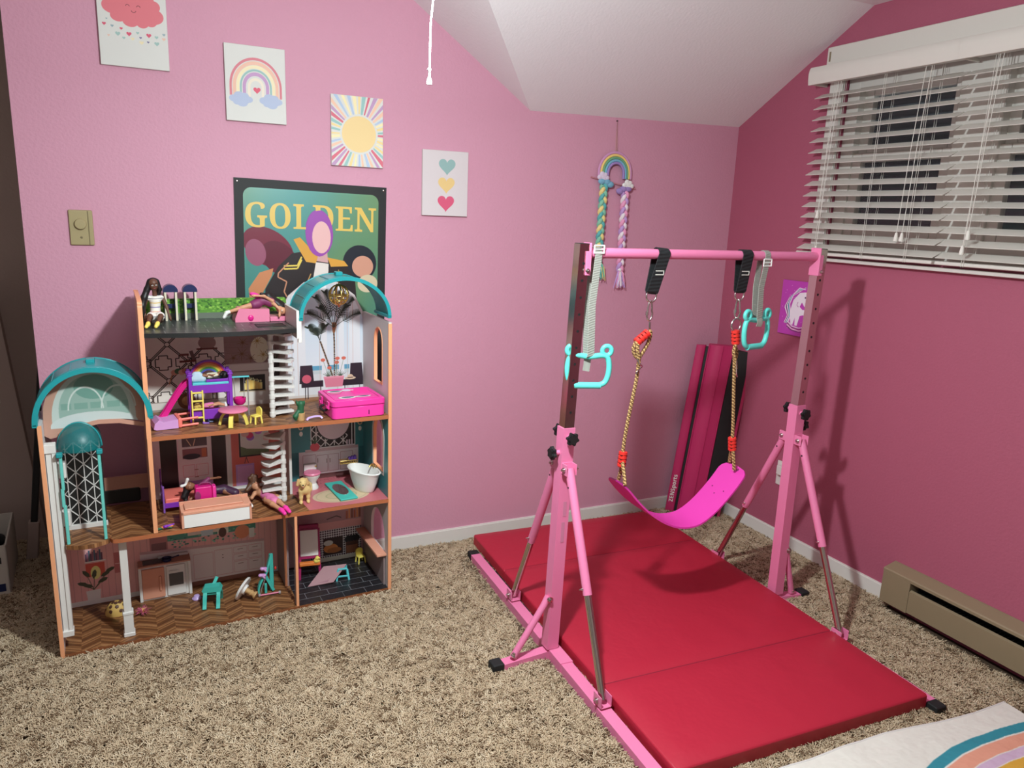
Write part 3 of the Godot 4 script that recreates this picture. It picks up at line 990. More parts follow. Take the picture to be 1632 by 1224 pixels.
	for s in 2:
		var top: Vector3 = [V(-0.058, -0.052, 0.008), V(0.056, -0.078, 0.008)][s]
		var ln: float = [0.345, 0.352][s]
		var kn := MB.new()
		for q in [[-0.012, 0.014], [0.012, 0.012], [0.03, 0.002]]:
			kn.ell(top + V(q[0] * (1 if s == 0 else -1), q[1], 0.002), V(0.02, 0.014, 0.01), 12, 8)
		put(o, "knot", kn, M["yarn_3"] if s == 0 else M["yarn_4"])
		for j in 3:
			var pth := []
			for k in 91:
				var tt := k / 90.0
				var a := TAU * (tt * 4.3 + j / 3.0)
				pth.append(top + V(sin(a) * 0.011 * (1.0 - 0.15 * tt) + (-0.006 * tt if s == 0 else 0.0), -tt * ln, sin(2.0 * a) * 0.0055))
			put(o, "braid_strand", MB.new().tube(pth, 0.0096, 9), mat("braid_%d%d" % [s, j], bc[s][j], 0.95))
		for j in 3:
			var b := MB.new()
			for k in 20:
				var e := top + V(rng.randf_range(-0.006, 0.006), -ln + 0.01, rng.randf_range(-0.003, 0.005))
				var f := e + V(rng.randf_range(-0.028, 0.028), -rng.randf_range(0.05, 0.088), rng.randf_range(-0.004, 0.012))
				b.tube([e, e.lerp(f, 0.4) + V(rng.randf_range(-0.008, 0.008), 0.004, 0.004), f], [0.0032, 0.0030, 0.0016], 5)
			put(o, "tassel", b, M["braid_%d%d" % [s, j]])
	# unicorn canvas on the right wall
	p = Pic.new(0, 0, 0.19, 0.24, 2400, col(190, 66, 176))
	for i in 26: p.ell(Vector2(rng.randf_range(0.01, 0.18), rng.randf_range(0.02, 0.23)), 0.0018, 0.0018, col(230, 170, 226))
	for i in 5:
		p.line([Vector2(0.035 + 0.004 * i, 0.05), Vector2(0.05 + 0.004 * i, 0.085), Vector2(0.028 + 0.006 * i, 0.12 + 0.004 * i), Vector2(0.05 + 0.005 * i, 0.165 + 0.004 * i), Vector2(0.10, 0.195 + 0.004 * i), Vector2(0.135, 0.215 - 0.002 * i)], 0.009, [col(240, 226, 236), col(110, 60, 120), col(240, 226, 236), col(60, 150, 170), col(232, 200, 226)][i], 0.004)
	p.poly([Vector2(0.07, 0.05), Vector2(0.058, 0.10), Vector2(0.072, 0.155), Vector2(0.105, 0.19), Vector2(0.138, 0.196), Vector2(0.146, 0.175), Vector2(0.155, 0.15), Vector2(0.150, 0.132), Vector2(0.138, 0.133), Vector2(0.122, 0.15), Vector2(0.112, 0.13), Vector2(0.13, 0.118), Vector2(0.158, 0.12), Vector2(0.16, 0.10), Vector2(0.145, 0.088), Vector2(0.138, 0.096), Vector2(0.118, 0.09), Vector2(0.108, 0.045), Vector2(0.094, 0.045), Vector2(0.092, 0.08), Vector2(0.082, 0.045)], col(238, 228, 238))
	p.poly([Vector2(0.138, 0.192), Vector2(0.146, 0.188), Vector2(0.168, 0.226)], col(236, 214, 160))
	p.ell(Vector2(0.138, 0.172), 0.004, 0.004, col(70, 40, 80))
	p.line([Vector2(0.10, 0.15), Vector2(0.095, 0.135), Vector2(0.105, 0.128)], 0.004, col(196, 150, 190))
	for i in 4:
		p.line([Vector2(0.05, 0.06 - 0.008 * i), Vector2(0.08, 0.040 - 0.006 * i), Vector2(0.12, 0.036 - 0.006 * i), Vector2(0.165, 0.048 - 0.008 * i)], 0.006, [col(232, 210, 228), col(150, 60, 130), col(240, 200, 220), col(130, 60, 120)][i], 0.003)
	var u := thing("unicorn_print", "small magenta print of a white unicorn on the darker pink wall", "wall art", Transform3D(Basis(V(0, 0, 1), V(0, 1, 0), V(-1, 0, 0)), V(-0.001, 0.964, 0.404)))
	put(u, "panel", MB.new().box2(V(0, 0, 0), V(0.19, 0.24, 0.009), 0.001), mat("magenta_edge", col(168, 60, 150), 0.7))
	var b := MB.new()
	b.quad(V(0, 0, 0.0095), V(0.19, 0, 0.0095), V(0.19, 0.24, 0.0095), V(0, 0.24, 0.0095), V(0, 0, 1), [Vector2(0, 1), Vector2(1, 1), Vector2(1, 0), Vector2(0, 0)])
	put(u, "picture", b, printed("unicorn_art", p.tex(), 0.5))
	# outlet with a white plug-in behind the right post
	u = thing("wall_outlet", "white wall outlet with a plug-in low on the darker pink wall", "outlet", Transform3D(Basis(V(0, 0, 1), V(0, 1, 0), V(-1, 0, 0)), V(0, 0.265, 0.495)))
	put(u, "plate", MB.new().box2(V(0, 0, 0), V(0.07, 0.115, 0.006), 0.002), M["white_trim"])
	put(u, "plug", MB.new().box2(V(0.018, 0.055, 0.006), V(0.052, 0.10, 0.03), 0.004), M["white_trim"])

func oval(p: Pic, x: float, y: float, rx: float, ry: float, rot: float, c: Color) -> void:
	var q := []
	for i in 36:
		q.append(Vector2(x, y) + Vector2(cos(TAU * i / 36) * rx, sin(TAU * i / 36) * ry).rotated(rot))
	p.poly(q, c)

func type_face(nm: String, weight: int) -> SystemFont:
	var f := SystemFont.new()
	f.font_names = PackedStringArray([nm])
	f.font_weight = weight
	return f

func bolt(parent: Node, at: Vector3, ax: Vector3, r := 0.007) -> void:
	var b := MB.new()
	b.tube([at, at + ax * 0.004], r * 1.35, 14)
	b.tube([at + ax * 0.004, at + ax * 0.010, at + ax * 0.012], [r, r * 0.9, r * 0.5], 6)
	put(parent, "bolt", b, M["steel"])

func knob(parent: Node, at: Vector3, ax: Vector3) -> void:
	var b := MB.new()
	var y := ax.normalized()
	var xx := y.cross(V(0.2, 0.9, 0.3)).normalized()
	b.at(Transform3D(Basis(xx, y, xx.cross(y)), at))
	b.tube([V(0, -0.012, 0), V(0, 0.012, 0)], 0.008, 14)
	var s := MB.new()
	s.at(b.x * Transform3D(Basis(V(1, 0, 0), -PI / 2), V(0, 0.012, 0)))
	var p := PackedVector2Array()
	for i in 48:
		var a := TAU * i / 48
		p.append(Vector2(cos(a), sin(a)) * (0.019 + 0.0032 * cos(a * 6)))
	s.prism(p, 0.0, 0.011, 40)
	var p2 := PackedVector2Array()
	for q in p: p2.append(q * 0.82)
	s.prism(p2, 0.011, 0.0145, 40)
	put(parent, "collar", b, M["powder_pink"])
	put(parent, "knob", s, M["black_matte"])

func sq_tube(b: MB, a: Vector3, c: Vector3, w: float, side := V(1, 0, 0)) -> MB:
	return b.ribbon([a, c], side, w, w)

func gymnastics() -> void:
	var o := thing("gymnastics_bar", "pink and chrome horizontal gymnastics bar frame standing over the red mat", "gymnastics bar", Transform3D(Basis(), V(-0.92, 0, 0.955)))
	var off := V(0.92, 0, -0.955)
	# each side: foot rail, sleeve, inner post, two braces, stabiliser
	for s in 2:
		var sg: float = [-1.0, 1.0][s]
		var fx: float = [-1.432, -0.418][s]
		var dz := V([-0.035, -0.028][s], 0, 1).normalized()
		var base := V([-1.421, -0.433][s], [-0.005, -0.011][s], 0.955) + off
		var ra := base - dz * 0.745
		var rb: Vector3 = base + dz * [0.72, 0.70][s]
		var side := dz.cross(Vector3.UP)
		put(o, "foot_rail", MB.new().ribbon([ra, rb], side, 0.040, 0.040), M["powder_pink"])
		put(o, "rail_sleeve", MB.new().ribbon([base - dz * 0.105, base + dz * 0.105], side, 0.046, 0.046), M["powder_pink"])
		for e in [[ra, -1.0], [rb, 1.0]]:
			put(o, "end_cap", cap_at(e[0] + dz * e[1] * 0.018, dz), M["black_rubber"])
		var pb := V(fx - sg * 0.0, 0.02, 0.955) + off
		var pm := V([-1.415, -0.425][s], 0.790, 0.955) + off
		var pt := V([-1.396, -0.408][s], 1.362, 0.955) + off
		put(o, "post_sleeve", MB.new().ribbon([pb, pm], V(1, 0, 0), 0.042, 0.042), M["powder_pink"])
		var inner := put(o, "inner_post", MB.new().ribbon([pm - (pt - pm) * 0.1, pt], V(1, 0, 0), 0.035, 0.035), M["chrome"])
		var hb := MB.new().cyl(V(0, 0, -0.0178), V(0, 0, 0.0178), 0.0045, 10).mesh()
		for i in 10:
			putm(inner, "pin_hole", hb, M["black_matte"], Transform3D(Basis(), pm.lerp(pt, (0.03 + 0.0515 * (i + 0.4)) / 0.572)))
		put(inner, "top_plug", MB.new().box(pt, V(0.034, 0.004, 0.034), 0.001), M["black_rubber"])
		# the crossbar's bracket
		var bx := pt + V(-sg * 0.0195, -0.045, 0)
		var br := MB.new()
		br.box(bx, V(0.006, 0.098, 0.046), 0.002)
		br.box(bx + V(sg * 0.008, -0.012, 0.0205), V(0.016, 0.072, 0.004), 0.001)
		br.box(bx + V(sg * 0.008, -0.012, -0.0205), V(0.016, 0.072, 0.004), 0.001)
		put(o, "bar_bracket", br, M["powder_pink"])
		bolt(o, bx + V(sg * 0.010, -0.034, 0.0225), V(0, 0, 1), 0.005)
		# braces fore and aft
		for d in [-1.0, 1.0]:
			var tp := pm.lerp(pb, 0.17) + V(0, 0, d * 0.040)
			var bt: Vector3 = base + dz * d * 0.335 + V(0, 0.042, 0)
			var md := tp.lerp(bt, 0.56)
			var br2 := put(o, "brace_tube", MB.new().tube([tp + (tp - bt).normalized() * 0.004, md], 0.0145, 16), M["powder_pink"])
			put(br2, "brace_rod", MB.new().tube([md - (bt - md) * 0.1, bt], 0.0115, 16), M["chrome"])
			var ax: Vector3 = (bt - tp).normalized()
			bolt(br2, md - ax * 0.02 + V(-0.0145, 0, 0), V(-1, 0, 0), 0.003)
			var hole := MB.new()
			hole.cyl(tp + ax * 0.055 + V(-0.0147, 0, 0.0), tp + ax * 0.055 + V(-0.010, 0, 0.0), 0.0035, 8)
			put(br2, "hole", hole, M["black_matte"])
			for q in [[tp, pm.lerp(pb, 0.17) + V(0, 0, d * 0.021)], [bt, bt]]:
				var cl := MB.new()
				for e in [-1.0, 1.0]:
					cl.box(q[0].lerp(q[1], 0.4) + V(e * 0.0175, 0.002, 0), V(0.003, 0.036, 0.044), 0.001)
				if q[0] != q[1]: cl.box(q[1] + V(0, 0.002, d * 0.0015), V(0.036, 0.036, 0.003), 0.001)
				else: cl.box(q[0] + V(0, -0.0155, 0), V(0.036, 0.003, 0.044), 0.001)
				put(o, "clevis", cl, M["powder_pink"])
				bolt(o, q[0] + V(-0.019, 0.002, 0), V(-1, 0, 0), 0.006)
				bolt(o, q[0] + V(0.019, 0.002, 0), V(1, 0, 0), 0.006)
		# stabiliser foot to the outside
		var sa := base + V(sg * 0.02, 0.002, 0)
		var sb := base + V(sg * ([0.20, 0.135][s]), -0.001, 0.012)
		put(o, "stabilizer", MB.new().ribbon([sa, sb], V(0, 0, 1), 0.036, 0.03), M["powder_pink"])
		put(o, "end_cap", cap_at(sb + V(sg * 0.014, 0, 0), V(sg, 0, 0)), M["black_rubber"])
		var ua := V([-1.452, -0.396][s], 0.205, 0.962) + off
		var ub := sb + V(-sg * 0.045, 0.024, 0.0)
		var st := MB.new()
		st.tube([ua + V(0, 0.006, 0), ua.lerp(ub, 0.12), ua.lerp(ub, 0.88), ub], [0.012, 0.0115, 0.0115, 0.012], 14)
		put(o, "strut", st, M["powder_pink"])
		bolt(o, ua + V(0, 0, 0.012), V(0, 0, 1), 0.008)
		bolt(o, ub + V(0, 0.008, 0.004), V(0, 1, 0.3).normalized(), 0.007)
		# star knobs
		var hk := 0.755
		knob(o, pb.lerp(pm, hk / 0.79 * 1.0) + V(0, 0.005, 0.026), V(0, 0, 1))
		knob(o, pb.lerp(pm, hk / 0.79) + V(0, 0.012, -0.026), V(0, 0, -1))
		knob(o, pb.lerp(pm, 0.705 / 0.79) + V(sg * 0.027, 0, 0), V(sg, 0, 0))
	var cb := V(-1.378, 1.335, 0.955) + off
	var ce := V(-0.432, 1.335, 0.955) + off
	put(o, "crossbar", MB.new().tube([cb, ce], 0.0158, 24), M["powder_pink"])
	var lb := MB.new()
	lb.box(V(-1.417, 0.52, 0.9767) + off, V(0.012, 0.05, 0.0006))
	lb.box(V(-1.420, 0.44, 0.9767) + off, V(0.012, 0.07, 0.0006))
	put(o, "rating_label", lb, mat("label_gray", col(206, 128, 160), 0.6))
	# swing straps and swing
	for s in 2:
		var x: float = [-1.102, -0.757][s]
		var xb: float = [-1.128, -0.762][s]
		var k := thing("hanging_strap", ["left black nylon strap looped over the pink crossbar", "right black nylon strap looped over the pink crossbar beside a gray web strap"][s], "strap", Transform3D(Basis(), V(x, 1.335, 0.955)), "black swing straps")
		var dx := xb - x
		var loop := []
		for i in 13:
			var a := PI * i / 12
			loop.append(V(0, sin(a) * 0.0185, cos(a) * 0.0185))
		loop.push_front(V(dx * 0.5, -0.06, 0.012))
		loop.push_front(V(dx, -0.118, 0.006))
		loop.push_front(V(dx * 1.02, -0.126, 0.0))
		loop.append(V(dx * 0.5, -0.06, -0.012))
		loop.append(V(dx, -0.118, -0.006))
		put(k, "strap", MB.new().ribbon(loop, V(1, 0.1 * dx / 0.03, 0), 0.043, 0.0032, true, 0.05), M["nylon_black"])
		var st := MB.new()
		st.at(Transform3D(Basis(V(0, 0, 1), 0.0), V(dx * 0.45, -0.058, 0.0155)))
		st.box(V(0, 0.006, 0), V(0.032, 0.0022, 0.001)); st.box(V(0, -0.006, 0), V(0.032, 0.0022, 0.001)); st.box(V(0.015, 0, 0), V(0.002, 0.012, 0.001))
		put(k, "stitching", st, M["cord_white"])
		var dr := []
		for i in 13:
			var a := PI + PI * i / 12
			dr.append(V(dx + cos(a) * 0.019, -0.134 + sin(a) * 0.019, 0))
		dr.append(V(dx + 0.019, -0.122, 0)); dr.push_front(V(dx - 0.019, -0.122, 0))
		put(k, "metal_ring", MB.new().tube(dr, 0.0032, 10, false, true), M["steel"])
	var w := thing("belt_swing", "bright pink belt swing hanging on braided ropes from the black straps", "swing", Transform3D(Basis(), V(-0.95, 0.40, 0.955)))
	var so := V(0.95, -0.40, -0.955)
	var car := MB.new()
	for s in 2:
		var tp: Vector3 = [V(-1.1295, 1.186, 0.955), V(-0.764, 1.186, 0.955)][s]
		var c := []
		for i in 20:
			var a := TAU * i / 20
			var e := V(cos(a) * (0.0115 if sin(a) < 0 else 0.008), sin(a) * 0.032 - 0.032, 0)
			if s == 1: e = V(e.x * 0.45, e.y, e.x * 0.8)
			c.append(tp + so + e)
		car = MB.new().tube(c, 0.0031, 9, false, true)
		car.cyl(tp + so + V(-0.010, -0.046, 0), tp + so + V(-0.010, -0.034, 0), 0.0052, 10)
		put(w, "carabiner", car, M["steel"])
	put(w, "eye_ring", MB.new().tube([V(-1.126, 1.118, 0.955) + so, V(-1.125, 1.10, 0.955) + so, V(-1.122, 1.086, 0.955) + so], 0.0036, 10), M["steel"])
	put(w, "eye_ring", MB.new().ring(V(-0.763, 1.098, 0.955) + so, V(0.1, 0, 1), 0.0225, 0.0032, 26, 9), M["steel"])
	# left rope: slack loop at the top, then a single run down
	var lp := [V(-1.122, 1.088, 0.957), V(-1.145, 1.080, 0.959), V(-1.172, 1.060, 0.959), V(-1.183, 1.035, 0.957), V(-1.176, 1.012, 0.955), V(-1.160, 0.998, 0.955)]
	var l2 := [V(-1.122, 1.088, 0.957), V(-1.120, 1.070, 0.955), V(-1.128, 1.045, 0.955), V(-1.143, 1.018, 0.953), V(-1.156, 1.0, 0.955), V(-1.158, 0.975, 0.957)]
	var l3 := [V(-1.158, 0.985, 0.955), V(-1.160, 0.94, 0.955), V(-1.170, 0.87, 0.955), V(-1.181, 0.80, 0.955), V(-1.191, 0.72, 0.955), V(-1.194, 0.665, 0.955)]
	var l4 := [V(-1.172, 1.06, 0.963), V(-1.172, 1.03, 0.964), V(-1.165, 1.008, 0.962), V(-1.160, 0.985, 0.960)]
	var r1 := [V(-0.763, 1.078, 0.955), V(-0.760, 1.04, 0.957), V(-0.757, 1.0, 0.955), V(-0.752, 0.96, 0.955), V(-0.744, 0.88, 0.955), V(-0.735, 0.80, 0.955), V(-0.727, 0.72, 0.955), V(-0.723, 0.665, 0.955)]
	var r2 := [V(-0.760, 1.04, 0.962), V(-0.768, 1.005, 0.963), V(-0.757, 0.975, 0.963), V(-0.748, 0.945, 0.961)]
	var r3 := [V(-0.758, 1.03, 0.951), V(-0.745, 1.0, 0.952), V(-0.750, 0.965, 0.952)]
	for q in [lp, l2, l3, l4, r1, r2, r3, [V(-1.196, 0.66, 0.957), V(-1.206, 0.62, 0.99), V(-1.214, 0.588, 1.012)], [V(-1.192, 0.66, 0.953), V(-1.184, 0.62, 0.94), V(-1.182, 0.575, 0.925)], [V(-0.724, 0.66, 0.957), V(-0.722, 0.62, 0.968), V(-0.719, 0.572, 0.975)], [V(-0.720, 0.66, 0.953), V(-0.706, 0.62, 0.935), V(-0.698, 0.585, 0.925)]]:
		var pp := []
		for e in q: pp.append(e + so)
		put(w, "rope", MB.new().tube(smooth(pp, 4), 0.0062, 10, true, false, 0.024), M["rope"])
	put(w, "rope_hook", MB.new().tube(smooth([V(-1.170, 1.0, 0.962) + so, V(-1.164, 0.985, 0.968) + so, V(-1.150, 0.975, 0.965) + so, V(-1.148, 0.967, 0.955) + so, V(-1.166, 0.960, 0.965) + so, V(-1.170, 0.95, 0.965) + so], 4), 0.0026, 8), M["steel"])
	put(w, "rope_hook", MB.new().tube(smooth([V(-0.756, 0.975, 0.968) + so, V(-0.752, 0.95, 0.967) + so, V(-0.746, 0.925, 0.964) + so, V(-0.738, 0.915, 0.96) + so], 4), 0.0026, 8), M["steel"])
	for q in [[V(-1.132, 1.084, 0.958), V(-1.176, 1.052, 0.959)], [V(-0.7635, 1.080, 0.955), V(-0.7575, 1.030, 0.957)], [V(-1.191, 0.685, 0.955), V(-1.1965, 0.632, 0.957)], [V(-0.726, 0.690, 0.955), V(-0.719, 0.640, 0.955)]]:
		red_grip(w, q[0] + so, q[1] + so)
	# seat belt of the swing
	var mid := [V(-1.218, 0.590, 0), V(-1.196, 0.562, 0), V(-1.160, 0.523, 0), V(-1.115, 0.482, 0), V(-1.06, 0.443, 0), V(-1.00, 0.414, 0), V(-0.945, 0.403, 0), V(-0.89, 0.408, 0), V(-0.835, 0.437, 0), V(-0.785, 0.478, 0), V(-0.742, 0.521, 0), V(-0.712, 0.556, 0), V(-0.69, 0.58, 0)]
	mid = smooth(mid, 3)
	var sb := MB.new()
	var n := mid.size()
	var cut := 12
	for half in 1:
		var rows := []
		for i in n:
			var tt := float(i) / (n - 1)
			var e := minf(tt, 1.0 - tt) * 0.70 # metres from the end
			var hw := 0.066 if e > 0.066 else sqrt(maxf(0.0, 0.066 * 0.066 - pow(0.066 - e, 2)))
			var d: Vector3 = (mid[mini(i + 1, n - 1)] - mid[maxi(i - 1, 0)]).normalized()
			var nn := V(-d.y, d.x, 0)
			var zc := 0.955 + lerpf(0.008, 0.0, tt)
			var row := []
			for k in cut + 1:
				var zz := lerpf(-hw, hw, float(k) / cut)
				row.append(mid[i] + V(0, 0, zc + zz) + so)
			rows.append([row, nn])
		for i in n - 1:
			for k in cut:
				for f in [1.0, -1.0]:
					var na: Vector3 = rows[i][1] * f
					var nb: Vector3 = rows[i + 1][1] * f
					sb.quads([rows[i][0][k] + na * 0.003, rows[i][0][k + 1] + na * 0.003, rows[i + 1][0][k + 1] + nb * 0.003, rows[i + 1][0][k] + nb * 0.003], [na, na, nb, nb])
			for f in [[0, -1.0], [cut, 1.0]]:
				var a: Vector3 = rows[i][0][f[0]]
				var c: Vector3 = rows[i + 1][0][f[0]]
				var zz := V(0, 0, f[1])
				sb.quads([a + rows[i][1] * 0.003, a - rows[i][1] * 0.003, c - rows[i + 1][1] * 0.003, c + rows[i + 1][1] * 0.003], [zz, zz, zz, zz])
	put(w, "seat", sb, M["swing_pink"])
	var hl := MB.new()
	for q in [[V(-0.700, 0.5685, 0.975), 0.006], [V(-0.78, 0.483, 0.955), 0.0025], [V(-0.765, 0.4985, 0.985), 0.0025], [V(-0.765, 0.4985, 0.925), 0.0025]]:
		hl.at(Transform3D(Basis(V(0, 0, 1), deg_to_rad(45)), q[0] + so)).ell(V(0, 0.004, 0), V(q[1], 0.0009, q[1]), 12, 6)
	put(w, "seat_holes", hl, mat("hole_pink", col(130, 30, 96), 0.6))
	# gray web trapeze handles
	for s in 2:
		var top: Vector3 = [V(-1.346, 1.335, 0.955), V(-0.668, 1.335, 0.955)][s]
		var hb: Vector3 = [V(-1.362, 1.022, 0.978), V(-0.694, 1.120, 0.980)][s]
		var yaw: float = [deg_to_rad(-18.0), deg_to_rad(12.0)][s]
		var k := thing("trapeze_handle", ["teal grip handle on a long gray web strap beside the left post", "teal grip handle on a short gray web strap beside the right black strap"][s], "gym handle", Transform3D(Basis(), top), "teal trapeze handles")
		var d := hb - top
		var loop := []
		for i in 9:
			var a := PI * i / 8
			loop.append(V(0, sin(a) * 0.0175, cos(a) * 0.0175))
		loop.push_front(d * 0.5 + V(-0.006, 0, 0.008))
		loop.push_front(d + V(0, 0.0, 0.010))
		loop.push_front(d + V(0, -0.008, 0.0))
		loop.append(d * 0.5 + V(-0.016, 0, -0.008))
		loop.append(d + V(-0.004, 0.0, -0.010))
		put(k, "web_strap", MB.new().ribbon(loop, V(1, 0, -0.1), 0.0255, 0.0022, true, 0.03), M["web_gray"])
		var bk := MB.new()
		var by := V(0, 0.012, 0.019) if s == 0 else V(-0.002, -0.022, 0.02)
		for e in [-1.0, 1.0]:
			bk.box(by + V(e * 0.017, 0, 0), V(0.005, 0.026, 0.005), 0.002)
			bk.box(by + V(0, e * 0.0115, 0), V(0.038, 0.005, 0.005), 0.002)
		bk.box(by, V(0.034, 0.004, 0.003), 0.001)
		put(k, "buckle", bk, M["white_toy"])
		var tail := MB.new()
		tail.ribbon([d + V(0.0, -0.004, -0.008), d + V(-0.002, -0.03, -0.006), d + V(-0.006, -0.05, -0.004)] if s == 0 else [d + V(0.0, 0.003, 0.012), d + V(0.001, -0.012, 0.014), d + V(0.0, -0.024, 0.010)], V(1, 0, 0), 0.024, 0.002)
		put(k, "strap_end", tail, M["web_gray"])
		var g := MB.new()
		g.at(Transform3D(Basis(Vector3.UP, yaw), d))
		var gp := smooth([V(-0.052, 0.0, 0), V(0.0, -0.004, 0), V(0.052, 0.0, 0), V(0.066, -0.03, 0), V(0.062, -0.072, 0), V(0.045, -0.092, 0), V(0.0, -0.096, 0), V(-0.045, -0.092, 0), V(-0.062, -0.072, 0), V(-0.066, -0.03, 0)], 4, true)
		g.tube(gp, 0.0088, 12, false, true)
		g.tube([V(-0.042, -0.0955, 0), V(0.042, -0.0955, 0)], 0.0105, 14)
		for e in [-1.0, 1.0]:
			g.ring(V(e * 0.056, 0.016, 0), V(0, 0, 1), 0.0145, 0.0075, 22, 10)
		put(k, "grip", g, M["handle_teal"])
	# the folding mat: three cushions
	var mt := thing("gym_mat", "crimson folding gym mat lying flat under the gymnastics bar", "mat", Transform3D(Basis(Vector3.UP, deg_to_rad(-2.4)), V(-0.914, 0.0, 0.864)))
	var zs := [-0.770, -0.412, 0.388, 0.776]
	for i in 3:
		put(mt, "cushion", cushion(-0.466, 0.466, zs[i] + 0.0015, zs[i + 1] - 0.0015, -0.006, 0.045, i), M["mat_red"])
	for i in 2:
		put(mt, "fold_strip", MB.new().box(V(0, 0.036, zs[i + 1]), V(0.92, 0.006, 0.006)), mat("mat_fold", col(140, 22, 46), 0.6) if i == 0 else M["mat_fold"])
	put(mt, "under_strip", MB.new().box2(V(-0.47, -0.012, -0.6), V(-0.44, -0.004, 0.72), 0.002), M["black_rubber"])

func smooth(p: Array, k: int, closed := false) -> Array:
	var o := []
	var c := p.size()
	for i in (c if closed else c - 1):
		var a: Vector3 = p[(i - 1 + c) % c] if closed or i > 0 else p[i]
		var d: Vector3 = p[(i + 2) % c] if closed or i + 2 < c else p[(i + 1) % c]
		for j in k:
			o.append((p[i] as Vector3).cubic_interpolate(p[(i + 1) % c], a, d, float(j) / k))
	if not closed: o.append(p[c - 1])
	return o

func cap_at(c: Vector3, d: Vector3) -> MB:
	var z := d.normalized()
	var xx := Vector3.UP.cross(z).normalized()
	return MB.new().at(Transform3D(Basis(xx, Vector3.UP, z), c)).box(Vector3(), V(0.046, 0.046, 0.042), 0.005)

func red_grip(parent: Node, a: Vector3, c: Vector3) -> void:
	var y := (c - a).normalized()
	var xx := y.cross(V(0, 0, 1)).normalized()
	var ln := a.distance_to(c)
	var b := MB.new().at(Transform3D(Basis(xx, y, xx.cross(y)), a))
	var pr := [Vector2(0, 0), Vector2(0.0125, 0)]
	for i in 4:
		var y0 := ln * i / 4.0
		var y2 := ln * (i + 1) / 4.0
		pr.append(Vector2(0.0145, y0 + 0.0015)); pr.append(Vector2(0.0145, y2 - 0.003)); pr.append(Vector2(0.0118, y2 - 0.002)); pr.append(Vector2(0.0118, y2))
	pr.append(Vector2(0, ln))
	b.lathe(pr, 18, 30)
	var g := put(parent, "red_grip", b, M["grip_red"])
	var h := MB.new().at(b.x)
	for i in 3:
		for k in 4:
			var an := TAU * k / 4.0 + 0.6
			h.box(V(cos(an) * 0.0118, ln * (i + 0.95) / 4.0, sin(an) * 0.0118), V(0.007, 0.003, 0.007), 0.0005)
	put(g, "grip_slots", h, mat("grip_dark", col(96, 16, 16), 0.6) if not M.has("grip_dark") else M["grip_dark"])

func cushion(x0: float, x1: float, z0: float, z1: float, y0: float, y1: float, sd: int) -> MB:
	var b := MB.new()
	var nx := 34
	var nz := int(34 * (z1 - z0) / (x1 - x0)) + 4
	var ns := FastNoiseLite.new()
	ns.seed = 40 + sd
	ns.frequency = 3.2
	var H := func(i: int, j: int) -> Vector3:
		var fx := float(i) / nx
		var fz := float(j) / nz
		var e := minf(minf(fx, 1 - fx) * (x1 - x0), minf(fz, 1 - fz) * (z1 - z0))
		var r := 0.012
		var drop := 0.0
		if e < r: drop = r - sqrt(maxf(0, r * r - (r - e) * (r - e)))
		var px := lerpf(x0, x1, fx)
		var pz := lerpf(z0, z1, fz)
		var wr := ns.get_noise_2d(px * 2.6, pz * 0.7) * 0.0035 * smoothstep(0.0, 0.12, e) + ns.get_noise_2d(px * 9.0, pz * 2.0 + 5.0) * 0.0012 * smoothstep(0.0, 0.1, e) * exp(-e * 6.0)
		return V(px, y1 - drop + wr, pz)
	# denser rows at the border so the rounding shows
	var g := []
	for j in nz + 1:
		var row := []
		for i in nx + 1: row.append(H.call(i, j))
		g.append(row)
	for j in nz + 1:
		for q in [[1, x0 + 0.003, x0], [nx - 1, x1 - 0.003, x1]]: g[j][q[0]] = V(q[1], y1 - 0.004 - (0.008 if j == 0 or j == nz else 0.0), g[j][q[0]].z)
	for i in nx + 1:
		for q in [[1, z0 + 0.003], [nz - 1, z1 - 0.003]]: g[q[0]][i] = V(g[q[0]][i].x, y1 - 0.004 - (0.008 if i == 0 or i == nx else 0.0), q[1])
	var nr := []
	for j in nz + 1:
		var row := []
		for i in nx + 1:
			var dx: Vector3 = g[j][mini(i + 1, nx)] - g[j][maxi(i - 1, 0)]
			var dz: Vector3 = g[mini(j + 1, nz)][i] - g[maxi(j - 1, 0)][i]
			row.append(dz.cross(dx).normalized())
		nr.append(row)
	for j in nz:
		for i in nx:
			b.quads([g[j][i], g[j][i + 1], g[j + 1][i + 1], g[j + 1][i]], [nr[j][i], nr[j][i + 1], nr[j + 1][i + 1], nr[j + 1][i]])
	for i in nx:
		for q in [[0, V(0, 0, -1)], [nz, V(0, 0, 1)]]:
			var a: Vector3 = g[q[0]][i]
			var c: Vector3 = g[q[0]][i + 1]
			b.quad(a, c, V(c.x, y0, c.z), V(a.x, y0, a.z), q[1])
	for j in nz:
		for q in [[0, V(-1, 0, 0)], [nx, V(1, 0, 0)]]:
			var a: Vector3 = g[j][q[0]]
			var c: Vector3 = g[j + 1][q[0]]
			b.quad(a, c, V(c.x, y0, c.z), V(a.x, y0, a.z), q[1])
	b.quad(V(x0, y0, z0), V(x1, y0, z0), V(x1, y0, z1), V(x0, y0, z1), V(0, -1, 0))
	return b

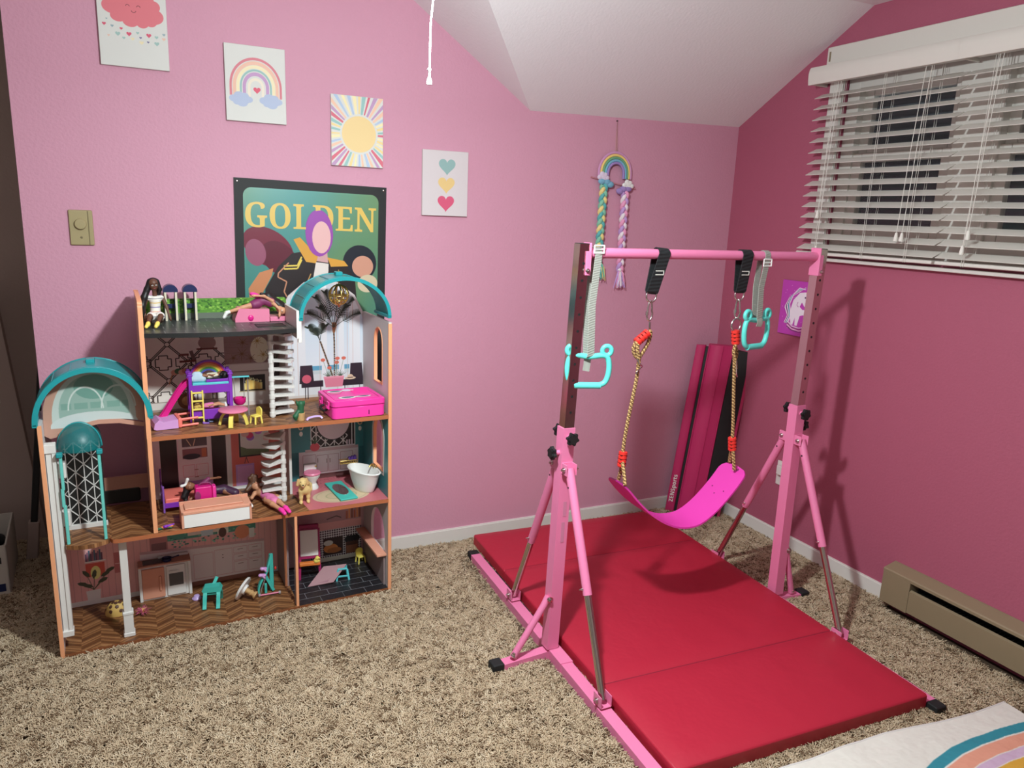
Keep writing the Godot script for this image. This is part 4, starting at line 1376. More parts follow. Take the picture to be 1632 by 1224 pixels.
func corner_things() -> void:
	# folded balance beam leaning in the corner
	var r := V(0.72, 0, 0.69).normalized()
	var t := V(-r.z, 0, r.x)
	var lean := V(0.088, 0.868, 0.022)
	var o := thing("folding_beam", "folded crimson and black balance beam with white lettering leaning in the room corner", "balance beam", Transform3D(Basis(r, lean, t), V(-0.270, 0.0, 0.040)))
	# cross sections in (across, toward the room), extruded up the lean
	var secs := [["side_section", "beam_pink", [0.0, -0.012, 0.0, -0.002, 0.004, 0.002, 0.040, 0.0, 0.044, -0.004, 0.046, -0.02], 0.985],
		["gap_strip", "black_matte", [0.036, -0.03, 0.046, -0.006, 0.060, -0.006, 0.062, -0.03], 0.975],
		["padded_section", "beam_pink", [0.058, -0.035, 0.058, 0.006, 0.062, 0.012, 0.125, 0.020, 0.131, 0.016, 0.176, 0.004, 0.178, -0.035], 0.992],
		["hook_strip", "black_matte", [0.176, -0.04, 0.178, 0.0, 0.258, -0.016, 0.262, -0.05, 0.2, -0.06], 0.965],
		["rear_section", "beam_pink", [0.256, -0.05, 0.258, -0.014, 0.271, -0.016, 0.272, -0.05], 0.975]]
	for s in secs:
		var b := MB.new().at(Transform3D(Basis(V(1, 0, 0), V(0, 0, 1), V(0, 1, 0)), Vector3()))
		b.prism(P2(s[2]), -0.02, s[3], 50)
		var e := put(o, s[0], b, M[s[1]])
		if s[0] == "padded_section":
			var pp := MB.new().tube([V(0.062, 0.0, 0.0135), V(0.062, 0.99, 0.0135)], 0.003, 6)
			pp.tube([V(0.174, 0.0, 0.007), V(0.174, 0.99, 0.007)], 0.003, 6)
			put(e, "piping", pp, M["beam_pink"])
			put(e, "seam", MB.new().tube([V(0.128, 0.0, 0.0195), V(0.128, 0.99, 0.0195)], 0.002, 6), M["beam_pink"])
	var tm := TextMesh.new()
	tm.font = type_face("Droid Sans", 700)
	tm.text = "ZENSports"
	tm.font_size = 48
	tm.pixel_size = 0.00058
	tm.depth = 0.0008
	tm.horizontal_alignment = HORIZONTAL_ALIGNMENT_LEFT
	putm(o, "lettering", tm, M["white_trim"], Transform3D(Basis(V(0, 1.0, 0) * 1.22, V(-1, 0, 0.0), V(0, 0, 1)), V(0.021, 0.05, 0.0030)))
	# rug
	var w := 1.75
	var l := 1.3
	var p := Pic.new(0, 0, w, l, 520, col(222, 217, 208))
	var cc := Vector2(w - 0.16, l - 0.08 - 1.0)
	for q in [[0.97, 1.0, col(50, 136, 152)], [0.925, 0.965, col(224, 156, 132)], [0.895, 0.922, col(206, 176, 202)], [0.60, 0.892, col(216, 164, 62)]]:
		p.arc(cc, q[0], q[1], 0.0, PI, q[2])
	var rx := printed("rug_pile", p.tex(), 0.95, {"heightmap_enabled": true, "heightmap_texture": bump(0.09, 5, 2), "heightmap_scale": 0.18})
	var ux := V(-0.997, 0, -0.072)
	var uz := V(-0.06, 0, 0.998)
	var org := V(-0.243, 0.0, 1.752)
	var rug := thing("rainbow_rug", "cream rug with a teal edged rainbow on the carpet in the lower right corner", "rug", Transform3D(Basis(), org))
	var b := MB.new()
	var ns := FastNoiseLite.new()
	ns.frequency = 2.4
	var nx := 60
	var nz := 40
	var hh := func(i: int, j: int) -> Vector3:
		var a := w * i / nx
		var d := l * j / nz
		var wave := 0.008 * sin(a * 9.0) * exp(-d * 5.0)
		return ux * a + uz * (d + wave) + V(0, 0.012 + 0.004 * ns.get_noise_2d(a * 2, d * 2) + 0.003 * exp(-pow((d - 0.05 - a * 0.05) * 40, 2)) * clampf(a * 3 - 0.6, 0, 1), 0)
	for j in nz:
		for i in nx:
			var q := [hh.call(i, j), hh.call(i + 1, j), hh.call(i + 1, j + 1), hh.call(i, j + 1)]
			var nm: Vector3 = (q[1] - q[0]).cross(q[2] - q[0]).normalized()
			if nm.y < 0: nm = -nm
			var uv := []
			for e in [[i, j], [i + 1, j], [i + 1, j + 1], [i, j + 1]]: uv.append(Vector2(1.0 - float(e[0]) / nx, float(e[1]) / nz))
			b.quad(q[0], q[1], q[2], q[3], nm, uv)
	for i in nx:
		var a: Vector3 = hh.call(i, 0)
		var c: Vector3 = hh.call(i + 1, 0)
		b.quad(a, c, V(c.x, -0.01, c.z), V(a.x, -0.01, a.z), -uz)
	for j in nz:
		var a: Vector3 = hh.call(0, j)
		var c: Vector3 = hh.call(0, j + 1)
		b.quad(a, c, V(c.x, -0.01, c.z), V(a.x, -0.01, a.z), -ux)
	put(rug, "pile", b, rx)
	var hem := []
	for i in nx + 1: hem.append(hh.call(i, 0) + V(0, -0.004, 0))
	put(rug, "hem", MB.new().tube(hem, 0.0055, 7), M["canvas_edge"])
	# baseboard heater
	var h := thing("baseboard_heater", "tan metal electric baseboard heater along the darker pink wall", "heater", Transform3D(Basis(), V(0, 0.0, 1.148)))
	put(h, "back_panel", MB.new().box2(V(-0.006, 0.02, 0), V(0, 0.172, 1.9), 0.001), M["heater_tan"])
	var hx := Transform3D(Basis(V(1, 0, 0), V(0, 1, 0), V(0, 0, 1)), Vector3())
	var tp := MB.new().at(hx)
	tp.prism(P2([0, 0.172, 0, 0.166, -0.058, 0.151, -0.060, 0.143, -0.064, 0.143, -0.064, 0.153, -0.060, 0.157]), 0.0, 1.9, 20)
	put(h, "top_cover", tp, M["heater_tan"])
	put(h, "end_box", MB.new().box2(V(-0.064, 0.018, 0.0), V(-0.002, 0.143, 0.118), 0.002), M["heater_tan"])
	put(h, "front_panel", MB.new().at(hx).prism(P2([-0.064, 0.024, -0.064, 0.110, -0.054, 0.115, -0.052, 0.111, -0.060, 0.105, -0.060, 0.024]), 0.1195, 1.9, 20), M["heater_tan"])
	var fins := MB.new()
	for i in 110: fins.box2(V(-0.048, 0.05, 0.135 + 0.016 * i), V(-0.008, 0.112, 0.136 + 0.016 * i))
	put(h, "fins", fins, mat("fin_dark", col(70, 68, 66), 0.5, 0.6))
	put(h, "dark_inside", MB.new().box2(V(-0.012, 0.02, 0.12), V(-0.0065, 0.150, 1.9)), M["black_matte"])
	put(h, "vent_mark", MB.new().at(Transform3D(Basis(V(0, 0, 1), 0.27), V(-0.035, 0.1602, 0.02))).box2(V(-0.006, 0, 0), V(0.006, 0.0012, 0.07)), M["screen_dark"])
	# hall: leaning boxed panel and an open crate
	var lp := thing("flat_carton", "tall pale flat carton leaning in the dark hall beside the wall end", "carton", Transform3D(Basis(V(0, 0, 1), deg_to_rad(5.0)), V(-3.185, -0.02, -0.66)))
	put(lp, "carton", MB.new().box2(V(-0.03, 0, -0.03), V(0.13, 1.12, 0.015), 0.003), M["hall_panel"])
	put(lp, "label", MB.new().box2(V(0.0, 0.62, 0.0152), V(0.07, 0.80, 0.0158)), M["cardboard_white"])
	var lt := MB.new()
	for i in 4: lt.box2(V(0.012, 0.765 - i * 0.02, 0.016), V(0.055 - i * 0.006, 0.771 - i * 0.02, 0.0163))
	lt.box2(V(0.03, 0.635, 0.016), V(0.05, 0.655, 0.0163))
	put(lp, "print", lt, M["screen_dark"])
	put(lp, "tape", MB.new().box2(V(-0.028, 1.0, 0.0152), V(0.128, 1.03, 0.0158)), M["hall_paint"])
	var bd := thing("black_strip", "thin black bar standing on end behind the doll house in the hall", "bar", Transform3D(Basis(V(0, 0, 1), deg_to_rad(-7.0)), V(-3.09, -0.02, -0.45)))
	put(bd, "bar", MB.new().box2(V(-0.012, 0.16, -0.012), V(0.012, 1.02, 0.012), 0.003), M["black_matte"])
	put(bd, "bar_foot", MB.new().box2(V(-0.02, 0.0, -0.02), V(0.02, 0.17, 0.02), 0.003), M["hall_panel"])
	var cr := thing("open_crate", "pale open storage crate on the hall carpet at the left photo edge", "crate", Transform3D(Basis(Vector3.UP, deg_to_rad(4.0)), V(-3.31, -0.015, -0.30)))
	for q in [[V(-0.18, 0, 0.165), V(0.18, 0.20, 0.172)], [V(-0.18, 0, -0.172), V(0.18, 0.20, -0.165)], [V(0.173, 0, -0.172), V(0.18, 0.20, 0.172)], [V(-0.18, 0, -0.172), V(-0.173, 0.20, 0.172)], [V(-0.18, 0, -0.172), V(0.18, 0.006, 0.172)]]:
		put(cr, "side", MB.new().box2(q[0], q[1], 0.002), M["cardboard_white"])
	put(cr, "blue_mark", MB.new().box2(V(0.10, 0.02, 0.1722), V(0.165, 0.05, 0.1728)), M["navy_toy"])
	put(cr, "handle_hole", MB.new().box2(V(0.08, 0.13, 0.1722), V(0.16, 0.155, 0.1728), 0.0001), M["screen_dark"])
	var inn := thing("stored_items", "dark fabric items and a white cord inside the open crate", "fabric", Transform3D(Basis(), V(-3.31, 0.0, -0.30)))
	var cl := MB.new()
	for i in 8: cl.ell(V(rng.randf_range(-0.12, 0.12), 0.10 + rng.randf() * 0.04, rng.randf_range(-0.12, 0.12)), V(0.06, 0.03, 0.05), 14, 8)
	put(inn, "fabric", cl, M["screen_dark"])
	put(inn, "cord", MB.new().tube(smooth([V(0.02, 0.17, 0.08), V(0.06, 0.172, 0.0), V(0.12, 0.175, -0.05), V(0.135, 0.172, 0.02), V(0.06, 0.17, 0.06)], 5), 0.004, 7), M["cord_white"])

# ---------------------------------------------------------------- the doll house (house axes: across, up, -depth)
var H: Node3D

func hprint(nm: String, p: Pic, u0: float, u1: float, y0: float, y1: float, w: float, baked_fill := 1.0) -> void:
	p.im.adjust_bcs(baked_fill, 1.0, 1.0)  # brightens the print itself, in place of fill light inside the rooms
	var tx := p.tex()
	var b := MB.new()
	b.quad(V(u0, y0, -w + 0.0008), V(u1, y0, -w + 0.0008), V(u1, y1, -w + 0.0008), V(u0, y1, -w + 0.0008), V(0, 0, 1), [Vector2(0, 1), Vector2(1, 1), Vector2(1, 0), Vector2(0, 0)])
	put(H, nm, b, printed("print_%s_%d" % [nm, counts.size()], tx, 0.38))

func herringbone() -> ImageTexture:
	var im := Image.create(256, 256, false, Image.FORMAT_RGB8)
	im.fill(col(104, 66, 38))
	var r := RandomNumberGenerator.new()
	r.seed = 5
	for c in 4:
		for i in 32:
			var base: Color = [col(108, 68, 40), col(150, 102, 64), col(122, 78, 48), col(166, 118, 78), col(134, 88, 54), col(98, 60, 36)][(i * 5 + c * 2 + i / 6) % 6]
			for x in 64:
				var sl := (x if c % 2 == 0 else 64 - x) * 0.62
				for wrap in [-256, 0]:
					var y0: int = int(i * 8 + sl) + wrap
					im.fill_rect(Rect2i(c * 64 + x, y0, 1, 7), base)
			for g in 2:
				var gy := 1 + r.randi() % 5
				var gc := base.lerp(col(70, 42, 24), r.randf() * 0.5) if r.randf() < 0.7 else base.lerp(col(190, 150, 110), 0.35)
				var xa := r.randi() % 30
				for x in range(xa, mini(64, xa + 20 + r.randi() % 30)):
					var sl := (x if c % 2 == 0 else 64 - x) * 0.62
					for wrap in [-256, 0]:
						im.fill_rect(Rect2i(c * 64 + x, int(i * 8 + sl) + wrap + gy, 1, 1), gc)
	return ImageTexture.create_from_image(im)

func lattice_lines(p: Pic, x0: float, x1: float, y0: float, y1: float) -> void:
	var c := col(44, 32, 28)
	var g := 0.066
	var w := 0.0032
	for i in range(-8, 12):
		for d in [0.0, 0.007]:
			p.line([Vector2(x0 + i * g * 2 + d, y0), Vector2(x0 + i * g * 2 + (y1 - y0) + d, y1)], w, c)
			p.line([Vector2(x0 + i * g * 2 + d, y1), Vector2(x0 + i * g * 2 + (y1 - y0) + d, y0)], w, c)
	for i in range(-4, 8):
		for m in range(-5, 6):
			var e := Vector2(x0 + i * g * 2 + 0.0035 + (y1 - y0) / 2 + g * m, (y0 + y1) / 2 + g * m)
			p.ell(e, 0.0095, 0.0095, c); p.ell(e, 0.0072, 0.0072, col(222, 212, 206))
	for i in range(-1, 6):
		for j in range(-1, 6):
			var o := Vector2(x0 + i * g * 2 + g, y0 + j * g * 2 + (y1 - y0) / 2.0 - g * 2)
			for q in [Vector2(g, 0), Vector2(0, 0)]:
				var e: Vector2 = o + q
				var s := 0.026
				p.line([e + Vector2(-s, -s * 0.55), e + Vector2(-s * 0.55, -s * 0.55), e + Vector2(-s * 0.55, -s), e + Vector2(s * 0.55, -s), e + Vector2(s * 0.55, -s * 0.55), e + Vector2(s, -s * 0.55), e + Vector2(s, s * 0.55), e + Vector2(s * 0.55, s * 0.55), e + Vector2(s * 0.55, s), e + Vector2(-s * 0.55, s), e + Vector2(-s * 0.55, s * 0.55), e + Vector2(-s, s * 0.55), e + Vector2(-s, -s * 0.55)], w, c)

func doll_house() -> void:
	H = thing("doll_house", "tall open-fronted wooden doll house with peach edges and teal arched roofs against the pink wall", "doll house", DHX)
	var D := 0.315
	var wood := printed("herringbone_print", herringbone(), 0.42, {"uv1_scale": V(4.4, 4.4, 1)})
	var pe: Material = M["orange_edge"]
	var inner: Material = M["house_inner"]
	# side panels: board with printed inner face and a peach front edge
	var sx := func(x: float) -> Transform3D: return Transform3D(Basis(V(0, 0, -1), V(0, 1, 0), V(1, 0, 0)), V(x, 0, 0)) # prism x -> depth, z -> across
	put(H, "left_panel", MB.new().box2(V(0.0, -0.016, -D), V(0.011, 0.766, -0.001)), inner)
	put(H, "front_edge", MB.new().box2(V(-0.001, -0.016, -0.004), V(0.0115, 0.768, 0.001), 0.001), pe)
	var b := MB.new().at(sx.call(0.294))
	b.prism(P2([0.001, 0.372, D, 0.372, D, 1.136, 0.05, 1.136, 0.012, 1.125, 0.001, 1.095]), 0.0, 0.011, 40)
	put(H, "middle_panel", b, M["peach_panel"])
	put(H, "front_edge", MB.new().box2(V(0.292, 0.372, -0.004), V(0.3055, 0.70, 0.001), 0.001), pe)
	put(H, "front_edge", MB.new().ribbon(smooth([V(0.2985, 0.695, 0.0), V(0.2985, 1.08, 0.0), V(0.2985, 1.118, -0.006), V(0.2985, 1.136, -0.035), V(0.2985, 1.1375, -D)], 4), V(1, 0, 0), 0.0135, 0.003), pe)
	# right panel with three openings
	b = MB.new().at(sx.call(1.097))
	holed(b, [0.001, D, -0.016, 0.36], [0.045, 0.215, 0.125, 0.19, 0.285], 0.0, 0.011)
	holed(b, [0.001, D, 0.36, 0.70], [0.062, 0.177, 0.460, 0.59, 0.66], 0.0, 0.011)
	holed(b, [0.001, D, 0.70, 1.045], [0.072, 0.167, 0.800, 0.955, 1.010], 0.0, 0.011)
	put(H, "right_panel", b, inner)
	put(H, "front_edge", MB.new().box2(V(1.0955, -0.016, -0.004), V(1.109, 1.040, 0.001), 0.001), pe)
	b = MB.new().at(sx.call(1.0955))
	for q in [[0.072, 0.167, 0.800, 0.955, 1.010], [0.062, 0.177, 0.460, 0.59, 0.66]]:
		var pth := []
		for e in archpoly(q[0], q[1], q[2], q[3], q[4], 14): pth.append(V(e.x, e.y, 0.006))
		b.ribbon(pth, V(0, 0, 1), 0.013, 0.004, true)
	put(H, "opening_edge", b, pe)
	var wp := Pic.new(0, 0, 0.11, 0.33, 500, col(46, 132, 138))
	wp.shade(0, 0, 0.11, 0.33, [col(44, 96, 110), col(52, 142, 148)])
	b = MB.new().at(sx.call(1.0962))
	holed(b, [0.004, D - 0.004, 0.374, 0.698], [0.060, 0.179, 0.458, 0.59, 0.662], 0.0, 0.0004)
	put(H, "teal_wall_print", b, mat("teal_print", col(58, 136, 142), 0.4))
	var wf := MB.new().at(sx.call(1.0955))
	var fo := []
	for e in archpoly(0.053, 0.186, 0.450, 0.59, 0.672, 14): fo.append(V(e.x, e.y, 0))
	wf.ribbon(fo, V(0, 0, 1), 0.001, 0.012, true)
	put(H, "window_frame_print", wf, M["house_white"])
	# floors and decks
	put(H, "base_floor", MB.new().box2(V(0.011, -0.012, -D), V(1.097, 0.003, -0.001)), wood)
	put(H, "floor_edge", MB.new().box2(V(0.011, -0.013, -0.002), V(1.097, 0.002, 0.0008)), mat("edge_brown", col(136, 80, 48), 0.5))
	b = MB.new().at(Transform3D(Basis(V(1, 0, 0), V(0, 0, -1), V(0, 1, 0)), Vector3())) # prism xy -> across, depth
	b.prism(P2([0.012, 0.20, 0.165, 0.20, 0.165, 0.03, 0.172, 0.008, 0.19, 0.001, 0.294, 0.0, 0.30, 0.0, 1.097, 0.0, 1.097, D, 0.012, D]), 0.357, 0.3715)
	for i in b.t.size(): b.t[i] = Vector2(b.v[i].x, b.v[i].z)
	put(H, "second_floor", b, wood)
	put(H, "floor_edge", MB.new().ribbon(smooth([V(0.165, 0.364, -0.03), V(0.171, 0.364, -0.009), V(0.19, 0.364, -0.0005), V(0.30, 0.364, 0.0005), V(1.097, 0.364, 0.0005)], 4), V(0, 1, 0), 0.0135, 0.0015), mat("edge_copper", col(178, 104, 66), 0.5))
	put(H, "third_floor", MB.new().box2(V(0.305, 0.686, -D), V(1.097, 0.7005, -0.001)), wood)
	put(H, "floor_edge", MB.new().box2(V(0.305, 0.686, -0.002), V(1.097, 0.7, 0.001)), M["edge_copper"])
	var tile := Pic.new(0, 0, 0.47, 0.32, 900, col(58, 62, 60))
	for j in 7:
		tile.line([Vector2(0, 0.045 * j + 0.02), Vector2(0.47, 0.045 * j + 0.02)], 0.0016, col(150, 152, 146))
		for i in 9:
			var xx := 0.06 * i + (0.03 if j % 2 else 0.0) + rng.randf() * 0.012
			tile.line([Vector2(xx, 0.045 * j + 0.02), Vector2(xx, 0.045 * j + 0.065)], 0.0016, col(150, 152, 146))
	var front := [0.305, 0.0]
	for i in 9:
		front.append(lerpf(0.34, 0.74, i / 8.0)); front.append(-0.030 * sin(PI * (i + 0.5) / 9.0))
	front.append_array([0.769, 0.0, 0.769, D, 0.305, D])
	b = MB.new().at(Transform3D(Basis(V(1, 0, 0), V(0, 0, -1), V(0, 1, 0)), Vector3()))
	b.prism(P2(front), 1.022, 1.0355)
	put(H, "roof_deck", b, printed("deck_tiles", tile.tex(), 0.34, {"metallic_specular": 0.35}))
	var fe := []
	for i in range(0, front.size() - 6, 2): fe.append(V(front[i], 1.0285, -front[i + 1] + 0.0008))
	fe.append(V(0.769, 1.0285, 0.0008))
	put(H, "deck_edge", MB.new().ribbon(fe, V(0, 1, 0), 0.0145, 0.002), M["house_black"])
	put(H, "stair_hatch", MB.new().box2(V(0.655, 1.0355, -0.115), V(0.745, 1.0362, -0.055)), M["house_black"])
	put(H, "hatch_rim", MB.new().tube([V(0.653, 1.0362, -0.053), V(0.747, 1.0362, -0.053), V(0.747, 1.0362, -0.117), V(0.653, 1.0362, -0.117)], 0.0014, 6, false, true), M["house_black"])
	# back boards
	put(H, "back_board", MB.new().box2(V(0.011, -0.012, -D - 0.006), V(1.097, 0.36, -D)), inner)
	put(H, "back_board", MB.new().box2(V(0.305, 0.36, -D - 0.006), V(1.097, 1.03, -D)), inner)
	# dividing walls
	b = MB.new().at(sx.call(0.746))
	b.prism(P2([0.001, 0.003, 0.028, 0.003, 0.028, 0.357, 0.001, 0.357]), 0.0, 0.009)
	b.prism(P2([0.17, 0.003, D, 0.003, D, 0.357, 0.17, 0.357]), -0.006, 0.009)
	b.prism(P2([0.028, 0.30, 0.17, 0.30, 0.17, 0.357, 0.028, 0.357]), 0.0, 0.009)
	put(H, "divider", b, mat("divider_gray", col(150, 130, 130), 0.6))
	put(H, "front_edge", MB.new().box2(V(0.7455, 0.003, -0.003), V(0.7555, 0.357, 0.001), 0.001), pe)
	put(H, "front_edge", MB.new().box2(V(0.739, 0.003, -0.172), V(0.7485, 0.33, -0.168), 0.001), pe)
	b = MB.new().at(sx.call(0.771))
	b.prism(P2([0.185, 0.3715, D, 0.3715, D, 0.686, 0.185, 0.686]), 0.0, 0.009)
	b.prism(P2([0.20, 0.70, D, 0.70, D, 1.022, 0.20, 1.022]), 0.0, 0.009)
	b.prism(P2([0.0, 1.0, D, 1.0, D, 1.095, 0.0, 1.095]), 0.0, 0.009)
	put(H, "divider", b, M["house_white"])
	# ---- printed rooms
	# upper left: lattice paper, mantel and fireplace
	var p := Pic.new(0.305, 0.70, 0.771, 1.022, 1100, col(222, 212, 206))
	lattice_lines(p, 0.305, 0.59, 0.735, 1.022)
	p.rect(0.575, 0.70, 0.771, 1.022, col(146, 112, 110))
	for i in 8: p.line([Vector2(0.575, 0.86 + i * 0.021), Vector2(0.771, 0.858 + i * 0.021)], 0.0012, col(126, 94, 92))
	p.ell(Vector2(0.700, 0.91), 0.034, 0.05, col(224, 214, 190))
	for q in [[0.640, 0.940, 0.022], [0.692, 0.944, 0.026], [0.636, 0.898, 0.028], [0.668, 0.880, 0.02], [0.606, 0.884, 0.016], [0.712, 0.892, 0.022]]:
		for i in 10:
			var a := TAU * i / 10 + 0.2
			p.line([Vector2(q[0], q[1]), Vector2(q[0], q[1]) + Vector2(cos(a), sin(a)) * q[2] * (1.0 if i % 2 else 0.6)], 0.0022, col(110, 74, 40) if q[0] < 0.68 else col(170, 130, 60), 0.0008)
	p.rect(0.578, 0.70, 0.771, 0.862, col(202, 188, 182))
	p.rect(0.572, 0.832, 0.771, 0.858, col(226, 218, 212))
	p.rect(0.572, 0.829, 0.771, 0.833, col(150, 130, 126))
	p.rect(0.595, 0.715, 0.755, 0.826, col(214, 204, 198))
	p.rect(0.625, 0.752, 0.716, 0.816, col(34, 26, 26))
	for i in 9:
		var cx := 0.646 + (i % 5) * 0.0135 + (0.006 if i > 4 else 0.0)
		var ht := 0.026 + 0.014 * ((i * 7) % 4) / 3.0
		p.rect(cx - 0.0055, 0.760, cx + 0.0055, 0.760 + ht, col(220, 180, 96) if i > 4 else col(236, 206, 134))
		p.ell(Vector2(cx, 0.762 + ht + 0.004), 0.0022, 0.005, col(255, 236, 170))
	p.rect(0.622, 0.752, 0.718, 0.756, col(180, 160, 130))
	p.rect(0.735, 0.80, 0.77, 0.86, col(70, 60, 60))
	for i in 9: p.line([Vector2(0.75, 0.855), Vector2(0.75 + (i - 4) * 0.008, 0.905 + (i % 3) * 0.006)], 0.003, col(66, 78, 58), 0.001)
	# print of a small shelf, chairs and a lamp
	p.ell(Vector2(0.518, 0.945), 0.030, 0.024, col(150, 118, 112))
	p.rect(0.482, 0.920, 0.552, 0.926, col(104, 52, 44))
	p.line([Vector2(0.425, 0.905), Vector2(0.455, 0.905)], 0.008, col(118, 66, 60))
	p.line([Vector2(0.462, 0.918), Vector2(0.474, 0.878)], 0.012, col(110, 84, 84))
	p.line([Vector2(0.423, 0.880), Vector2(0.478, 0.882)], 0.007, col(104, 52, 44))
	p.rect(0.305, 0.70, 0.575, 0.735, col(206, 198, 192))
	p.rect(0.305, 0.733, 0.575, 0.736, col(150, 134, 126))
	p.rect(0.305, 0.70, 0.575, 0.708, col(150, 134, 128))
	p.ell(Vector2(0.44, 0.735), 0.030, 0.030, col(120, 78, 50)); p.ell(Vector2(0.44, 0.735), 0.017, 0.017, col(176, 130, 86))
	p.line([Vector2(0.385, 0.80), Vector2(0.40, 0.842), Vector2(0.43, 0.852), Vector2(0.47, 0.84), Vector2(0.45, 0.79), Vector2(0.40, 0.76)], 0.004, col(170, 120, 84))
	for i in 5: p.ell(Vector2(0.405 + i * 0.012, 0.842 + 0.004 * (i % 2)), 0.012, 0.010, [col(206, 150, 130), col(60, 104, 70), col(214, 170, 150), col(190, 120, 110), col(60, 104, 70)][i])
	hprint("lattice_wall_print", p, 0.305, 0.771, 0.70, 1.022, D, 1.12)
	# tower: seaside porch with palms
	p = Pic.new(0.78, 0.70, 1.097, 1.16, 1000, col(214, 214, 218))
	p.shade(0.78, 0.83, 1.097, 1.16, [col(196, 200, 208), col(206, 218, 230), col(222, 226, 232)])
	p.rect(0.78, 0.80, 1.097, 0.83, col(216, 216, 220))
	p.rect(0.88, 0.818, 1.06, 0.836, col(96, 160, 190)); p.rect(0.88, 0.802, 1.06, 0.818, col(196, 206, 208))
	for xx in [0.818, 0.84, 0.923, 0.991, 1.033, 1.055]:
		p.rect(xx, 0.72, xx + 0.0016, 1.16, col(206, 176, 166))
		p.rect(xx + 0.008, 0.72, xx + 0.030, 1.16, col(226, 226, 230))
	p.rect(0.78, 0.70, 1.097, 0.715, col(150, 110, 84))
	p.rect(0.78, 0.712, 1.097, 0.722, col(206, 198, 194))
	for q in [[0.848, 0.90, 0.748, 0.84], [1.045, 1.097, 0.75, 0.84]]:
		p.poly([Vector2(q[0], q[3]), Vector2(q[1] - 0.006, q[3]), Vector2(q[1], q[2] + 0.02), Vector2(q[0] - 0.004, q[2] + 0.02)], col(52, 40, 50))
	p.rect(0.852, 0.752, 0.936, 0.777, col(48, 38, 48)); p.rect(1.012, 0.750, 1.097, 0.775, col(48, 38, 48))
	for xx in [0.865, 0.875, 0.924, 1.02, 1.08]: p.rect(xx, 0.705, xx + 0.003, 0.752, col(50, 40, 46))
	p.ell(Vector2(0.872, 0.786), 0.018, 0.017, col(206, 92, 112))
	p.ell(Vector2(1.044, 0.780), 0.022, 0.006, col(222, 190, 164)); p.ell(Vector2(1.044, 0.786), 0.012, 0.009, col(222, 190, 164)); p.rect(1.033, 0.780, 1.055, 0.783, col(60, 40, 44))
	for q in [[0.980, 0.79, 0.984, 0.90, 0.980, 0.975], [0.972, 0.795, 0.950, 0.865, 0.926, 0.935]]:
		for i in 26:
			var t0 := i / 26.0
			var a := Vector2(q[0], q[1]).lerp(Vector2(q[2], q[3]), t0).lerp(Vector2(q[2], q[3]).lerp(Vector2(q[4], q[5]), t0), t0)
			p.rect(a.x - 0.003, a.y - 0.003, a.x + 0.003, a.y + 0.003, col(70, 48, 34) if i % 2 else col(120, 94, 70))
	p.poly([Vector2(0.976, 0.965), Vector2(0.985, 0.965), Vector2(0.992, 1.005), Vector2(0.972, 1.005)], col(160, 104, 70))
	for q in [[0.980, 0.985, 0.897, 1.055], [0.980, 0.985, 0.925, 1.115], [0.980, 0.99, 0.96, 1.135], [0.980, 0.99, 1.0, 1.13], [0.980, 0.985, 1.045, 1.105], [0.980, 0.985, 1.072, 1.052], [0.980, 0.985, 0.94, 1.075], [0.980, 0.985, 1.02, 1.08], [0.926, 0.935, 0.896, 1.0], [0.926, 0.935, 0.935, 1.005], [0.926, 0.935, 0.912, 0.985]]:
		var a := Vector2(q[0], q[1])
		var e := Vector2(q[2], q[3])
		var nn := (e - a).orthogonal().normalized()
		var tip := e + Vector2(signf(e.x - a.x) * 0.016, -0.016)
		var prev := a
		for i in 22:
			var t0 := (i + 1) / 22.0
			var m := a.lerp(e, t0).lerp(e.lerp(tip, t0), t0)
			p.line([prev, m], 0.0018, col(40, 46, 36))
			if i > 3:
				for s in [-1.0, 1.0]:
					p.line([m, m + nn * s * 0.017 * (1.25 - t0 * 0.7) + (e - a).normalized() * 0.012], 0.0030, col(32, 40, 34) if s > 0 else col(52, 60, 48), 0.0010)
			prev = m
	for q in [[0.936, 0.858], [0.961, 0.826], [0.990, 0.846], [1.018, 0.862], [0.993, 0.862]]:
		p.line([Vector2(q[0] * 0.5 + 0.49, 0.79), Vector2(q[0], q[1])], 0.0012, col(90, 120, 90))
		p.ell(Vector2(q[0], q[1]), 0.009, 0.0065, col(214, 110, 92))
	for s in [-1.0, 1.0]:
		for i in 7: p.line([Vector2(0.98 + s * 0.024, 0.79), Vector2(0.98 + s * 0.024 + (i - 3) * 0.007, 0.815 - absf(i - 3) * 0.004)], 0.003, col(76, 92, 74), 0.001)
	p.poly([Vector2(0.938, 0.79), Vector2(1.019, 0.79), Vector2(1.012, 0.748), Vector2(0.945, 0.748)], col(222, 130, 152))
	p.rect(0.938, 0.784, 1.019, 0.791, col(232, 150, 168))
	b = MB.new()
	b.prism(PackedVector2Array([Vector2(0.78, 0.70), Vector2(1.097, 0.70), Vector2(1.097, 1.02), Vector2(1.06, 1.10), Vector2(1.0, 1.15), Vector2(0.938, 1.16), Vector2(0.87, 1.15), Vector2(0.81, 1.10), Vector2(0.78, 1.02)]), -D, -D + 0.001)
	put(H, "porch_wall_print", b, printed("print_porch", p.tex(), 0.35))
	b = MB.new()
	b.prism(P2([0.775, 1.0, 1.10, 1.0, 1.10, 1.04, 1.065, 1.11, 1.0, 1.16, 0.938, 1.17, 0.87, 1.16, 0.81, 1.11, 0.775, 1.04]), -D - 0.006, -D - 0.0005)
	put(H, "back_board", b, inner)
	# middle: wardrobe and salmon bedroom wall
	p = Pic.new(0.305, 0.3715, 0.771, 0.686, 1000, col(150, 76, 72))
	p.shade(0.305, 0.39, 0.771, 0.686, [col(132, 62, 64), col(172, 94, 84)])
